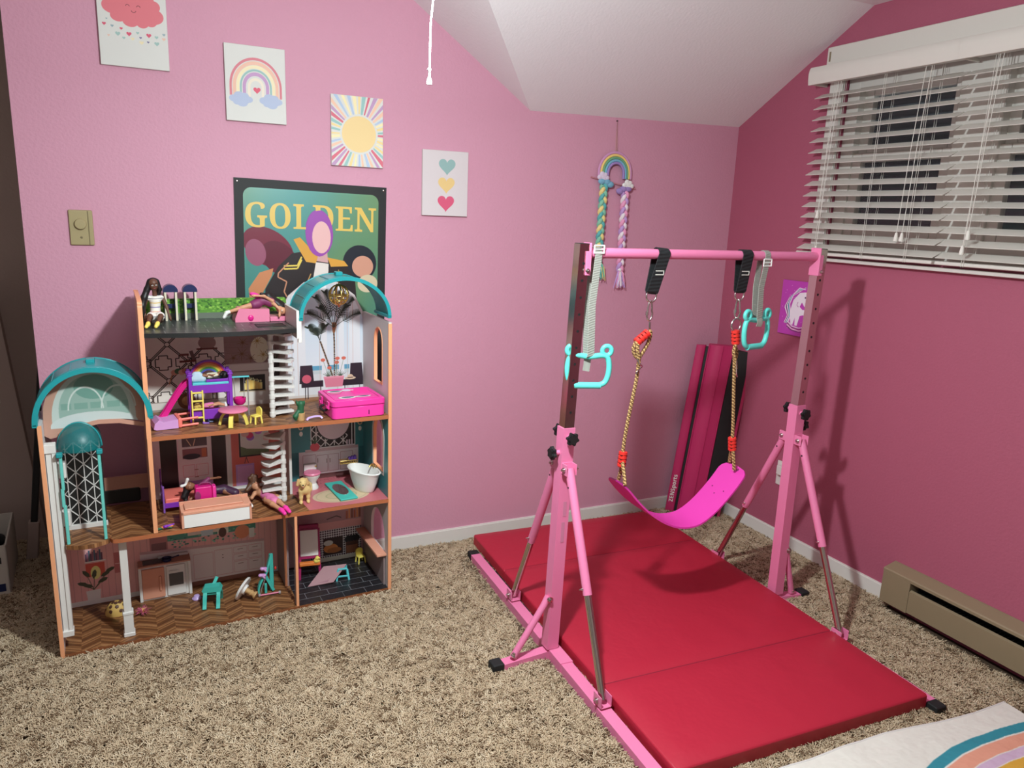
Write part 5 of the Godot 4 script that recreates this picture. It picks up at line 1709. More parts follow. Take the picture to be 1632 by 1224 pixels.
	p.rect(0.315, 0.3715, 0.585, 0.686, col(176, 150, 156))
	p.rect(0.340, 0.385, 0.397, 0.686, col(36, 22, 26)); p.rect(0.515, 0.395, 0.566, 0.686, col(38, 22, 24))
	p.rect(0.402, 0.40, 0.512, 0.686, col(184, 158, 164))
	p.rect(0.415, 0.56, 0.500, 0.60, col(70, 58, 64)); p.rect(0.415, 0.515, 0.500, 0.552, col(104, 70, 74))
	p.line([Vector2(0.43, 0.59), Vector2(0.445, 0.562)], 0.003, col(170, 140, 120)); p.line([Vector2(0.46, 0.59), Vector2(0.452, 0.562)], 0.003, col(170, 140, 120))
	p.ell(Vector2(0.445, 0.522), 0.03, 0.011, col(44, 40, 46)); p.rect(0.48, 0.517, 0.497, 0.55, col(140, 84, 60))
	for q in [[0.414, 0.49, 0.445], [0.46, 0.49, 0.445]]:
		p.line([Vector2(q[0], q[1]), Vector2(q[0] + 0.04, q[1]), Vector2(q[0] + 0.04, q[2]), Vector2(q[0], q[2]), Vector2(q[0], q[1])], 0.0016, col(150, 122, 128))
	p.rect(0.452, 0.468, 0.466, 0.471, col(100, 70, 60)); p.rect(0.452, 0.440, 0.466, 0.443, col(100, 70, 60))
	p.poly([Vector2(0.365, 0.375), Vector2(0.41, 0.425), Vector2(0.515, 0.43), Vector2(0.515, 0.375)], col(140, 104, 150))
	p.rect(0.566, 0.3715, 0.582, 0.686, col(206, 196, 196))
	p.rect(0.612, 0.498, 0.722, 0.686, col(40, 34, 38)); p.rect(0.618, 0.503, 0.722, 0.686, col(186, 176, 176))
	for i in 16: p.ell(Vector2(rng.randf_range(0.63, 0.72), rng.randf_range(0.56, 0.66)), 0.014, 0.012, [col(120, 78, 150), col(176, 50, 92), col(212, 130, 130), col(150, 96, 160)][i % 4])
	p.poly([Vector2(0.618, 0.503), Vector2(0.722, 0.503), Vector2(0.722, 0.52), Vector2(0.64, 0.53), Vector2(0.618, 0.54)], col(76, 84, 60))
	p.line([Vector2(0.63, 0.472), Vector2(0.637, 0.497), Vector2(0.644, 0.472)], 0.002, col(50, 34, 36))
	p.rect(0.597, 0.385, 0.665, 0.470, col(146, 112, 158)); p.rect(0.603, 0.392, 0.659, 0.463, col(160, 124, 172))
	p.rect(0.585, 0.3715, 0.771, 0.385, col(206, 196, 192))
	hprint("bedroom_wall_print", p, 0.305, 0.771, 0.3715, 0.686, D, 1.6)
	# bathroom
	p = Pic.new(0.78, 0.3715, 1.097, 0.686, 1000, col(48, 104, 110))
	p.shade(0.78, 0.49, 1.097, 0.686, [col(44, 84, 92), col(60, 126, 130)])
	p.rect(0.882, 0.50, 1.062, 0.686, col(42, 36, 40))
	for i in range(-2, 8):
		for j in range(0, 7):
			var o := Vector2(0.886 + i * 0.036, 0.506 + j * 0.036)
			for q in [[0, 0, 0.036, 0.036], [0.036, 0, 0, 0.036], [0.018, 0, 0.018, 0.036]]:
				var a := o + Vector2(q[0], q[1])
				var e := o + Vector2(q[2], q[3])
				if a.x >= 0.882 and a.x <= 1.062 and e.x >= 0.882 and e.x <= 1.062: p.line([a, e], 0.0042, col(206, 196, 198))
	p.rect(0.882, 0.50, 0.886, 0.686, col(206, 196, 198)); p.rect(1.058, 0.50, 1.062, 0.686, col(206, 196, 198)); p.rect(0.882, 0.498, 1.062, 0.503, col(206, 196, 198))
	p.ell(Vector2(0.973, 0.605), 0.070, 0.078, col(44, 38, 42)); p.ell(Vector2(0.973, 0.605), 0.066, 0.074, col(196, 178, 186))
	p.line([Vector2(0.93, 0.64), Vector2(0.98, 0.66)], 0.006, col(214, 200, 206))
	p.rect(0.835, 0.3715, 1.075, 0.49, col(204, 192, 196)); p.rect(0.86, 0.486, 1.075, 0.498, col(176, 158, 162))
	p.rect(0.835, 0.3715, 1.097, 0.392, col(92, 60, 60))
	for q in [[0.85, 0.90, 0.40, 0.475], [0.905, 0.948, 0.40, 0.47], [0.952, 0.992, 0.40, 0.47], [1.0, 1.05, 0.44, 0.475], [1.0, 1.05, 0.40, 0.435]]:
		p.line([Vector2(q[0], q[2]), Vector2(q[1], q[2]), Vector2(q[1], q[3]), Vector2(q[0], q[3]), Vector2(q[0], q[2])], 0.0016, col(160, 140, 146))
	for q in [[0.944, 0.435], [0.957, 0.435], [0.908, 0.44]]: p.rect(q[0], q[1], q[0] + 0.002, q[1] + 0.018, col(90, 70, 66))
	p.ell(Vector2(0.898, 0.506), 0.019, 0.017, col(188, 76, 88))
	for i in 7: p.line([Vector2(0.898, 0.52), Vector2(0.898 + (i - 3) * 0.007, 0.552 - absf(i - 3) * 0.004)], 0.004, col(60, 76, 58), 0.001)
	for q in [1.025, 1.035, 1.045]: p.rect(q, 0.498, q + 0.007, 0.524, col(190, 182, 190))
	for xx in [0.845, 1.082]:
		p.ell(Vector2(xx, 0.592), 0.010, 0.011, col(200, 170, 140)); p.ell(Vector2(xx, 0.592), 0.006, 0.007, col(60, 100, 104)); p.ell(Vector2(xx, 0.566), 0.007, 0.010, col(226, 210, 190))
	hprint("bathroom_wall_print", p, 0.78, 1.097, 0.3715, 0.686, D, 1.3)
	# pink speckled bathroom floor and its round rug, printed
	p = Pic.new(0.76, 0.0, 1.097, 0.315, 800, col(196, 106, 116))
	for i in 260: p.ell(Vector2(rng.randf_range(0.76, 1.097), rng.randf_range(0.20, 0.315)), 0.0022, 0.0016, [col(160, 70, 84), col(214, 140, 146), col(120, 60, 70)][i % 3])
	for q in [[0.108, 0.072, col(204, 180, 150)], [0.096, 0.063, col(190, 166, 136)], [0.092, 0.060, col(210, 188, 156)], [0.06, 0.038, col(176, 168, 130)], [0.055, 0.034, col(206, 182, 150)]]:
		p.ell(Vector2(0.945, 0.105), q[0], q[1], q[2])
	b = MB.new()
	b.at(Transform3D(Basis(V(1, 0, 0), V(0, 0, -1), V(0, 1, 0)), V(0, 0.3716, 0)))
	b.prism(P2([0.800, 0.001, 1.0965, 0.001, 1.0965, 0.314, 0.78, 0.314, 0.78, 0.185, 0.792, 0.10]), 0.0, 0.0008)
	for i in b.t.size(): b.t[i] = Vector2((b.v[i].x - 0.76) / 0.337, (0.315 + b.v[i].z) / 0.315)
	put(H, "bathroom_floor_print", b, printed("print_bath_floor", p.tex(), 0.35))
	# ground floor left: plank wall, kitchen units, plant
	p = Pic.new(0.011, 0.003, 0.746, 0.357, 900, col(138, 106, 106))
	for i in 34: p.rect(0.011 + i * 0.022, 0.003, 0.0122 + i * 0.022, 0.357, col(112, 82, 84))
	p.rect(0.345, 0.20, 0.66, 0.30, col(52, 92, 84))
	for i in 160: p.ell(Vector2(rng.randf_range(0.345, 0.66), rng.randf_range(0.17, 0.30)), 0.004, 0.003, [col(70, 116, 100), col(40, 72, 68)][i % 2])
	p.rect(0.415, 0.21, 0.52, 0.357, col(150, 126, 122)); p.rect(0.462, 0.20, 0.505, 0.25, col(120, 130, 136)); p.rect(0.52, 0.20, 0.56, 0.357, col(160, 138, 130))
	p.ell(Vector2(0.538, 0.205), 0.014, 0.02, col(60, 44, 42)); p.ell(Vector2(0.61, 0.195), 0.028, 0.028, col(150, 90, 70)); p.rect(0.635, 0.165, 0.655, 0.205, col(180, 150, 136))
	p.rect(0.285, 0.16, 0.345, 0.24, col(112, 76, 78)); p.rect(0.29, 0.165, 0.34, 0.20, col(80, 56, 60))
	p.poly([Vector2(0.25, 0.02), Vector2(0.69, 0.02), Vector2(0.69, 0.145), Vector2(0.25, 0.165)], col(158, 132, 132))
	p.line([Vector2(0.25, 0.17), Vector2(0.69, 0.148)], 0.010, col(120, 98, 100))
	for q in [[0.43, 0.50, 0.03, 0.13], [0.505, 0.57, 0.03, 0.135], [0.575, 0.625, 0.03, 0.075], [0.575, 0.625, 0.08, 0.105], [0.575, 0.625, 0.11, 0.135], [0.63, 0.68, 0.03, 0.075], [0.63, 0.68, 0.08, 0.105], [0.63, 0.68, 0.11, 0.135]]:
		p.line([Vector2(q[0], q[2]), Vector2(q[1], q[2]), Vector2(q[1], q[3]), Vector2(q[0], q[3]), Vector2(q[0], q[2])], 0.0014, col(124, 98, 100))
		if q[0] > 0.56: p.rect(q[0] + 0.015, q[3] - 0.012, q[1] - 0.015, q[3] - 0.010, col(70, 50, 50))
	for q in [[0.535, 0.112], [0.535, 0.10]]: p.ell(Vector2(q[0], q[1]), 0.002, 0.002, col(60, 40, 40))
	p.rect(0.25, 0.003, 0.69, 0.02, col(88, 60, 52))
	p.rect(0.011, 0.003, 0.25, 0.022, col(196, 178, 172)); p.rect(0.69, 0.003, 0.746, 0.022, col(196, 178, 172))
	for i in 10: p.rect(0.076 + i * 0.0055, 0.17, 0.081 + i * 0.0055, 0.20 + 0.006 * (i % 3), [col(60, 44, 60), col(90, 60, 72), col(44, 62, 76)][i % 3])
	p.rect(0.074, 0.166, 0.14, 0.171, col(190, 170, 170))
	p.rect(0.075, 0.11, 0.135, 0.162, col(126, 56, 48)); p.ell(Vector2(0.105, 0.125), 0.016, 0.026, col(200, 170, 90))
	p.rect(0.165, 0.11, 0.21, 0.19, col(116, 70, 72)); p.rect(0.168, 0.145, 0.207, 0.148, col(160, 120, 118))
	p.poly([Vector2(0.070, 0.058), Vector2(0.117, 0.060), Vector2(0.113, 0.012), Vector2(0.074, 0.010)], col(170, 158, 150))
	for q in [[0.095, 0.06, 0.075, 0.125], [0.095, 0.06, 0.135, 0.115], [0.095, 0.06, 0.062, 0.088], [0.095, 0.06, 0.150, 0.128], [0.095, 0.06, 0.078, 0.078], [0.095, 0.06, 0.125, 0.092], [0.095, 0.06, 0.10, 0.12]]:
		p.line([Vector2(q[0], q[1]), Vector2(q[2], q[3])], 0.0018, col(50, 52, 40))
		var d := Vector2(q[2] - q[0], (q[3] - q[1]) * 0.4).normalized()
		var c := Vector2(q[2], q[3])
		p.poly([c - d * 0.018, c - d * 0.006 + d.orthogonal() * 0.007, c + d * 0.010 + d.orthogonal() * 0.006, c + d * 0.018, c + d * 0.010 - d.orthogonal() * 0.006, c - d * 0.006 - d.orthogonal() * 0.007], col(44, 50, 40))
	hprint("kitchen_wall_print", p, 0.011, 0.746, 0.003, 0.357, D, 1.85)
	# ground floor right: patio wall
	p = Pic.new(0.755, 0.003, 1.097, 0.357, 900, col(120, 96, 100))
	p.rect(0.83, 0.143, 1.085, 0.176, col(146, 110, 108))
	p.rect(0.87, 0.02, 1.082, 0.143, col(176, 160, 168))
	for i in 22:
		for j in 12:
			var o := Vector2(0.875 + i * 0.0098, 0.026 + j * 0.0102)
			p.ell(o, 0.0034, 0.0034, col(48, 38, 46)); p.line([o - Vector2(0.004, 0), o + Vector2(0.004, 0)], 0.001, col(48, 38, 46)); p.line([o - Vector2(0, 0.004), o + Vector2(0, 0.004)], 0.001, col(48, 38, 46))
	p.rect(0.925, 0.03, 1.006, 0.106, col(46, 34, 32)); p.ell(Vector2(0.955, 0.06), 0.03, 0.02, col(150, 96, 52)); p.ell(Vector2(0.97, 0.05), 0.03, 0.012, col(120, 76, 42)); p.ell(Vector2(0.945, 0.085), 0.02, 0.012, col(190, 166, 140))
	p.rect(1.018, 0.024, 1.071, 0.09, col(60, 42, 36)); p.rect(1.02, 0.026, 1.069, 0.06, col(98, 66, 48))
	for i in 9: p.ell(Vector2(1.022 + i * 0.006, 0.088 + 0.006 * (i % 2)), 0.008, 0.012, col(28, 28, 30))
	p.rect(0.87, 0.003, 1.09, 0.022, col(166, 146, 136))
	p.line([Vector2(0.94, 0.19), Vector2(0.98, 0.20), Vector2(1.0, 0.19)], 0.004, col(60, 52, 50))
	for i in 6: p.rect(1.02 + i * 0.011, 0.18, 1.028 + i * 0.011, 0.215 + 0.008 * (i % 3), [col(120, 70, 56), col(150, 100, 70), col(96, 60, 54)][i % 3])
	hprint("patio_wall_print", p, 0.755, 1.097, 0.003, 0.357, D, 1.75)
	p = Pic.new(0.755, 0.0, 1.097, 0.315, 900, col(38, 36, 40))
	for j in 8:
		p.line([Vector2(0.755, 0.042 * j), Vector2(1.097, 0.042 * j)], 0.0016, col(150, 150, 156))
		for i in 5:
			var xx := 0.755 + 0.085 * i + ((j * 37) % 60) * 0.001
			p.line([Vector2(xx, 0.042 * j), Vector2(xx, 0.042 * (j + 1))], 0.0016, col(150, 150, 156))
	b = MB.new()
	b.quad(V(0.756, 0.0036, -0.001), V(1.097, 0.0036, -0.001), V(1.097, 0.0036, -0.314), V(0.756, 0.0036, -0.314), V(0, 1, 0), [Vector2(0, 1), Vector2(1, 1), Vector2(1, 0), Vector2(0, 0)])
	put(H, "slate_floor_print", b, printed("print_slate", p.tex(), 0.35))
	# hedge board at the back of the roof deck
	p = Pic.new(0.305, 1.03, 0.80, 1.107, 1000, col(92, 146, 50))
	for i in 420: p.ell(Vector2(rng.randf_range(0.305, 0.80), rng.randf_range(1.05, 1.107)), rng.randf_range(0.002, 0.006), rng.randf_range(0.002, 0.004), [col(60, 112, 34), col(124, 178, 66), col(150, 196, 84), col(46, 90, 34), col(104, 160, 56)][i % 5])
	p.rect(0.305, 1.03, 0.80, 1.052, col(104, 112, 100))
	b = MB.new()
	b.prism(P2([0.305, 1.0355, 0.80, 1.0355, 0.80, 1.098, 0.797, 1.104, 0.79, 1.107, 0.305, 1.107]), -D + 0.004, -D + 0.010)
	put(H, "hedge_board", b, printed("print_hedge", p.tex(), 0.4))
	# left wing: upper arched board and lower rail of the elevator hall
	p = Pic.new(0.0, 0.72, 0.30, 0.97, 900, col(196, 150, 132))
	p.poly(archpoly(0.035, 0.268, 0.748, 0.765, 0.915, 24), col(196, 208, 202))
	p.poly(archpoly(0.055, 0.250, 0.768, 0.785, 0.902, 24), col(150, 178, 168))
	p.ell(Vector2(0.155, 0.862), 0.055, 0.04, col(112, 156, 144))
	for q in [[0.062, 0.09], [0.098, 0.135], [0.142, 0.18], [0.188, 0.225], [0.230, 0.248]]: p.rect(q[0], 0.792, q[1], 0.812, col(126, 164, 152))
	for q in [0.094, 0.185]:
		p.arc(Vector2(q + 0.035, 0.79), 0.046, 0.050, 0, PI, col(206, 216, 210), 1.5)
	p.poly(archpoly(0.03, 0.272, 0.735, 0.742, 0.782, 24), col(206, 214, 212))
	b = MB.new()
	var ap := PackedVector2Array([Vector2(0.011, 0.715), Vector2(0.026, 0.704), Vector2(0.045, 0.708)])
	for i in 13: ap.append(Vector2(lerpf(0.06, 0.29, i / 12.0), 0.716 + 0.036 * sin(PI * (0.08 + 0.72 * i / 12.0))))
	for i in 17:
		var a := PI * i / 16
		ap.append(Vector2(0.151 + cos(a) * 0.139, 0.775 + sin(a) * 0.150))
	b.prism(ap, -0.085, -0.075)
	for i in b.t.size(): b.t[i] = Vector2(b.v[i].x / 0.30, (0.97 - b.v[i].y) / 0.25)
	put(H, "arch_board", b, printed("print_arch", p.tex(), 0.4))
	b = MB.new()
	b.ribbon([V(0.05, 0.712, -0.074), V(0.10, 0.735, -0.074), V(0.16, 0.747, -0.074), V(0.22, 0.744, -0.074), V(0.29, 0.726, -0.074)], V(0, 1, 0), 0.014, 0.002)
	put(H, "arch_trim", b, M["peach_panel"])
	put(H, "back_rail", MB.new().box2(V(0.011, 0.425, -D), V(0.294, 0.478, -D + 0.008), 0.001), M["peach_panel"])
	put(H, "dark_slot_slab", MB.new().at(Transform3D(Basis(), V(0, 0, -D + 0.002))).box2(V(0.12, 0.380, 0), V(0.268, 0.432, 0.010), 0.006), M["house_black"])  # black slab drawn for the darkness of a slot in the back board
	# teal arches
	teal_arch("roof_arch", 0.151, 0.163, 0.768, 0.170, 0.17, 0.015)
	teal_arch("roof_arch", 0.943, 0.163, 1.066, 0.142, 0.16, 0.012)
	for q in [[0.151, 0.941, -0.10], [0.943, 1.212, -0.10]]:
		put(H, "roof_clip", MB.new().box(V(q[0], q[1], q[2]), V(0.026, 0.014, 0.03), 0.003), M["house_teal"])
	put(H, "tower_post", MB.new().box2(V(0.776, 0.985, -0.012), V(0.788, 1.06, -0.001), 0.001), M["house_white"])
	# elevator rail, car and column
	put(H, "elevator_rail", MB.new().box2(V(0.0125, 0.055, -0.045), V(0.028, 0.69, -0.02), 0.001).box2(V(0.028, 0.062, -0.045), V(0.040, 0.698, -0.016), 0.002).box2(V(0.010, 0.674, -0.047), V(0.041, 0.702, -0.014), 0.002).box2(V(0.010, 0.055, -0.048), V(0.042, 0.075, -0.012), 0.002), M["house_white"])
	for yy in [0.585, 0.425]:
		put(H, "rail_bracket", MB.new().box2(V(0.038, yy, -0.06), V(0.062, yy + 0.05, -0.03), 0.003), M["house_white"])
	elevator()
	var c := MB.new()
	c.box2(V(0.187, 0.09, -0.056), V(0.211, 0.357, -0.032), 0.002)
	c.box2(V(0.184, 0.003, -0.059), V(0.214, 0.088, -0.029), 0.002)
	c.box2(V(0.181, 0.003, -0.062), V(0.217, 0.018, -0.026), 0.003)
	c.box2(V(0.182, 0.082, -0.061), V(0.216, 0.094, -0.027), 0.003)
	put(H, "column", c, M["house_white"])
	# spiral stairs: post and steps, two flights
	stairs(0.704, 0.70, 1.020, -0.115, 10, deg_to_rad(34), deg_to_rad(-40), -1.0)
	stairs(0.738, 0.3715, 0.686, -0.13, 9, deg_to_rad(150), deg_to_rad(238), 1.0)
	# bench under the ground window
	put(H, "window_bench", MB.new().box2(V(1.058, 0.128, -0.30), V(1.097, 0.138, -0.02), 0.002), M["peach_toy"])
	put(H, "bench_front", MB.new().box2(V(1.088, 0.003, -0.30), V(1.094, 0.128, -0.03), 0.001), M["divider_gray"])

func teal_arch(nm: String, xc: float, a: float, y0: float, hgt: float, depth: float, lip: float) -> void:
	# a barrel vault with a thin front lip
	var b := MB.new()
	var seg := 36
	var th := 0.005
	var prof := [[-lip, 0.003], [0.0, 0.003], [0.0, -0.008], [-0.0015, -0.009], [-0.0015, -depth], [-th, -depth], [-th, -0.009], [-lip, -0.006], [-lip, 0.003]]
	for i in seg:
		var t0 := PI * i / seg
		var t1 := PI * (i + 1) / seg
		for k in prof.size() - 1:
			var q := []
			for w in [[t0, k], [t1, k], [t1, k + 1], [t0, k + 1]]:
				var e: Array = prof[w[1]]
				q.append(V(xc + cos(w[0]) * (a + e[0]), y0 + sin(w[0]) * (hgt + e[0]), e[1]))
			var d := Vector2(prof[k + 1][0] - prof[k][0], prof[k + 1][1] - prof[k][1]).normalized()
			var m0 := V(cos(t0) * -d.y, sin(t0) * -d.y, d.x)
			var m1 := V(cos(t1) * -d.y, sin(t1) * -d.y, d.x)
			b.quads(q, [m0, m1, m1, m0])
	var o := put(H, nm, b, M["house_teal"])
	var r := MB.new()
	var rims := MB.new()
	for k in [0.06, 0.98]:
		var pts := []
		for i in seg + 1:
			var t := PI * i / seg
			pts.append(V(xc + cos(t) * (a - 0.001), y0 + sin(t) * (hgt - 0.001), -depth * k))
		rims.tube(pts, 0.0022, 6)
	put(o, "rim", rims, M["house_teal"])
	for i in [22, 26, 30]:
		var t: float = PI * i / seg
		r.tube([V(xc + cos(t) * (a - 0.001), y0 + sin(t) * (hgt - 0.001), -depth * 0.12), V(xc + cos(t) * (a - 0.001), y0 + sin(t) * (hgt - 0.001), -depth * 0.9)], 0.0016, 6)
	put(o, "rib", r, M["house_teal"])
	for s in [-1.0, 1.0]:
		put(o, "foot", MB.new().box2(V(xc + s * (a + 0.001), y0 - 0.006, -depth), V(xc + s * (a - 0.013), y0 + 0.006, 0.003), 0.002), M["house_teal"])

func elevator() -> void:
	var e := MB.new()
	# platform with a bowed front
	b_platform(e)
	put(H, "elevator_floor", e, M["herringbone_print"])
	var po := MB.new()
	po.box2(V(0.047, 0.375, -0.014), V(0.0565, 0.505, -0.002), 0.002); po.box2(V(0.044, 0.50, -0.016), V(0.0535, 0.56, -0.002), 0.002); po.box2(V(0.047, 0.555, -0.014), V(0.056, 0.672, -0.002), 0.002)
	put(H, "elevator_post", po, M["house_aqua"])
	put(H, "elevator_post", MB.new().box2(V(0.150, 0.375, -0.014), V(0.1595, 0.672, -0.002), 0.002), M["house_aqua"])
	put(H, "elevator_back", MB.new().box2(V(0.048, 0.372, -0.142), V(0.160, 0.66, -0.137)), M["house_black"])
	put(H, "elevator_sill", MB.new().box2(V(0.045, 0.372, -0.137), V(0.162, 0.389, -0.126), 0.001), M["house_white"])
	var l := MB.new()
	var g := 0.0245
	for i in 5:
		l.box2(V(0.0555 + i * g, 0.389, -0.137), V(0.0582 + i * g, 0.668, -0.134))
	for i in 4:
		for j in 11:
			var x0 := 0.057 + i * g
			var yy := 0.389 + j * 0.0255
			var up := (i + j) % 2 == 0
			l.ribbon([V(x0, yy if up else yy + 0.0255, -0.1355), V(x0 + g, yy + 0.0255 if up else yy, -0.1355)], V(0.7, 0.7 if not up else -0.7, 0), 0.0026, 0.003)
	for j in 6:
		var yy := 0.40 + j * 0.048
		l.ribbon([V(0.057, yy + 0.012, -0.1355), V(0.046, yy, -0.1355), V(0.057, yy - 0.012, -0.1355)], V(0.3, 0.9, 0), 0.0026, 0.003)
	put(H, "lattice", l, M["house_white"])
	# domed hood, teal, see-through: half a dome bulging forward on a short barrel
	var d := MB.new()
	var seg := 24
	for i in seg:
		for j in 12:
			var q := []
			var m := []
			for w in [[i, j], [i + 1, j], [i + 1, j + 1], [i, j + 1]]:
				var t: float = PI * w[0] / seg
				var rr: float = sin(PI * 0.5 * minf(w[1], 8) / 8.0)
				var zz: float = -0.060 + 0.062 * cos(PI * 0.5 * minf(w[1], 8) / 8.0)
				if w[1] > 8: zz = -0.060 - 0.078 * (w[1] - 8) / 4.0
				q.append(V(0.103 + cos(t) * 0.061 * rr, 0.672 + sin(t) * 0.081 * rr, zz))
				m.append(V(cos(t) * rr, sin(t) * rr, 0.0 if w[1] > 8 else sqrt(maxf(0.0, 1.0 - rr * rr))))
			d.quads(q, m)
	put(H, "elevator_hood", d, M["teal_clear"])
	var hp := []
	for i in seg + 1:
		var t := PI * i / seg
		hp.append(V(0.103 + cos(t) * 0.0605, 0.672 + sin(t) * 0.080, -0.062))
	put(H, "hood_rim", MB.new().tube(hp, 0.003, 10), M["house_teal"])
	put(H, "hood_rim", MB.new().box2(V(0.040, 0.662, -0.02), V(0.058, 0.676, 0.004), 0.003).box2(V(0.148, 0.662, -0.02), V(0.166, 0.676, 0.004), 0.003), M["house_teal"])

func b_platform(e: MB) -> void:
	var q := PackedVector2Array([Vector2(0.042, 0.14), Vector2(0.042, 0.008)])
	for i in 11: q.append(Vector2(lerpf(0.045, 0.162, i / 10.0), -0.022 * sin(PI * i / 10.0) + 0.002))
	q.append(Vector2(0.165, 0.008)); q.append(Vector2(0.165, 0.14))
	e.at(Transform3D(Basis(V(1, 0, 0), V(0, 0, -1), V(0, 1, 0)), Vector3()))
	e.prism(q, 0.3605, 0.3745)
	for i in e.t.size(): e.t[i] = Vector2(e.v[i].x, e.v[i].z)

func stairs(x: float, y0: float, y1: float, z: float, cnt: int, a0: float, a1: float, sg: float) -> void:
	put(H, "stair_post", MB.new().cyl(V(x, y0, z), V(x, y1, z), 0.0085, 18), M["house_white"])
	for i in cnt:
		var a := lerpf(a0, a1, float(i) / (cnt - 1))
		var yy := lerpf(y0 + 0.018, y1 - 0.012, float(i) / (cnt - 1))
		var b := MB.new().at(Transform3D(Basis(Vector3.UP, a), V(x, yy, z)))
		var m := MB.new().at(b.x * Transform3D(Basis(V(1, 0, 0), V(0, 0, 1), V(0, 1, 0)), Vector3()))
		m.prism(P2([0.0, -0.008, 0.070, -0.034, 0.077, -0.012, 0.077, 0.012, 0.070, 0.034, 0.0, 0.008]), -0.008, 0.0, 40)
		b.cyl(V(0, -0.014, 0), V(0, 0.001, 0), 0.0108, 16)
		m.v.append_array(b.v); m.n.append_array(b.n); m.t.append_array(b.t)
		put(H, "stair_step", m, M["house_white"])

# ---------------------------------------------------------------- dolls and toys in the house
func doll(o: Node3D, J: Dictionary, s: float, skin: Material, hair: Array, hairm: Material, dress: Array, dressm: Material, shoem: Material, cell := 0.0028, shoes := true) -> void:
	var P := func(k): return J[k]
	var b := []
	b.append([J.pelvis, J.waist, 0.0165 * s, 0.0118 * s])
	b.append([J.waist, J.chest, 0.0118 * s, 0.0155 * s])
	b.append([J.chest, J.neck, 0.012 * s, 0.0062 * s])
	b.append([J.neck, J.head, 0.0062 * s, 0.0095 * s])
	var up: Vector3 = (J.head - J.neck).normalized()
	var fw: Vector3 = J.face.normalized()
	b.append([J.head - up * 0.005 * s + fw * 0.002 * s, J.head + up * 0.006 * s, 0.0132 * s, 0.0152 * s])
	b.append([J.head - up * 0.010 * s + fw * 0.006 * s, J.head - up * 0.008 * s + fw * 0.007 * s, 0.0065 * s, 0.0065 * s])
	for e in ["l", "r"]:
		b.append([J["sh" + e], J["el" + e], 0.0066 * s, 0.0052 * s])
		b.append([J["el" + e], J["ha" + e], 0.0052 * s, 0.0038 * s])
		var hd: Vector3 = (J["ha" + e] - J["el" + e]).normalized()
		b.append([J["ha" + e], J["ha" + e] + hd * 0.010 * s, 0.0046 * s, 0.003 * s])
		b.append([J["ha" + e], J["ha" + e] + hd * 0.005 * s + fw * 0.006 * s, 0.003 * s, 0.002 * s])
		b.append([J["sh" + e], J.chest, 0.006 * s, 0.010 * s])
		b.append([J["hi" + e], J["kn" + e], 0.0118 * s, 0.0082 * s])
		b.append([J["kn" + e], J["an" + e], 0.0082 * s, 0.0052 * s])
		b.append([J["an" + e], J["to" + e], 0.0052 * s, 0.0042 * s])
		b.append([J["hi" + e], J.pelvis, 0.0125 * s, 0.014 * s])
	var body := put(o, "body", MB.new().sdf(b, cell, 0.004 * s), skin)
	var rt := up.cross(fw).normalized()
	var f := MB.new()
	var br := MB.new()
	for e in [-1.0, 1.0]:
		var c: Vector3 = J.head + fw * 0.0142 * s + rt * e * 0.0058 * s + up * 0.001 * s
		f.at(Transform3D(Basis(rt, up, fw), c)).ell(Vector3(), V(0.0032, 0.0022, 0.0016) * s, 10, 6)
		br.at(Transform3D(Basis(rt, up, fw), c + fw * 0.0012 * s)).ell(Vector3(), V(0.0015, 0.0018, 0.001) * s, 8, 5)
		br.at(Transform3D(Basis(rt, up, fw), c + up * 0.0046 * s)).ell(Vector3(), V(0.0036, 0.0007, 0.0012) * s, 8, 5)
	put(body, "eyes", f, M["eye_white"])
	put(body, "brows", br, M["hair_black"])
	put(body, "nose", MB.new().at(Transform3D(Basis(rt, up, fw), J.head + fw * 0.0158 * s - up * 0.0035 * s)).ell(Vector3(), V(0.0017, 0.003, 0.0022) * s, 10, 6), skin)
	put(body, "mouth", MB.new().at(Transform3D(Basis(rt, up, fw), J.head + fw * 0.0145 * s - up * 0.0082 * s)).ell(Vector3(), V(0.0036, 0.0011, 0.0014) * s, 10, 6), M["lip"])
	put(o, "hair", MB.new().sdf(hair, cell * 1.05, 0.005 * s), hairm)
	if not dress.is_empty(): put(o, "dress", MB.new().sdf(dress, cell, 0.004 * s), dressm)
	if shoes:
		for e in ["l", "r"]:
			put(o, "shoe", MB.new().sdf([[J["an" + e], J["to" + e], 0.0068 * s, 0.0058 * s], [J["an" + e], J["an" + e].lerp(J["kn" + e], 0.16), 0.0068 * s, 0.0068 * s]], cell, 0.003 * s), shoem)

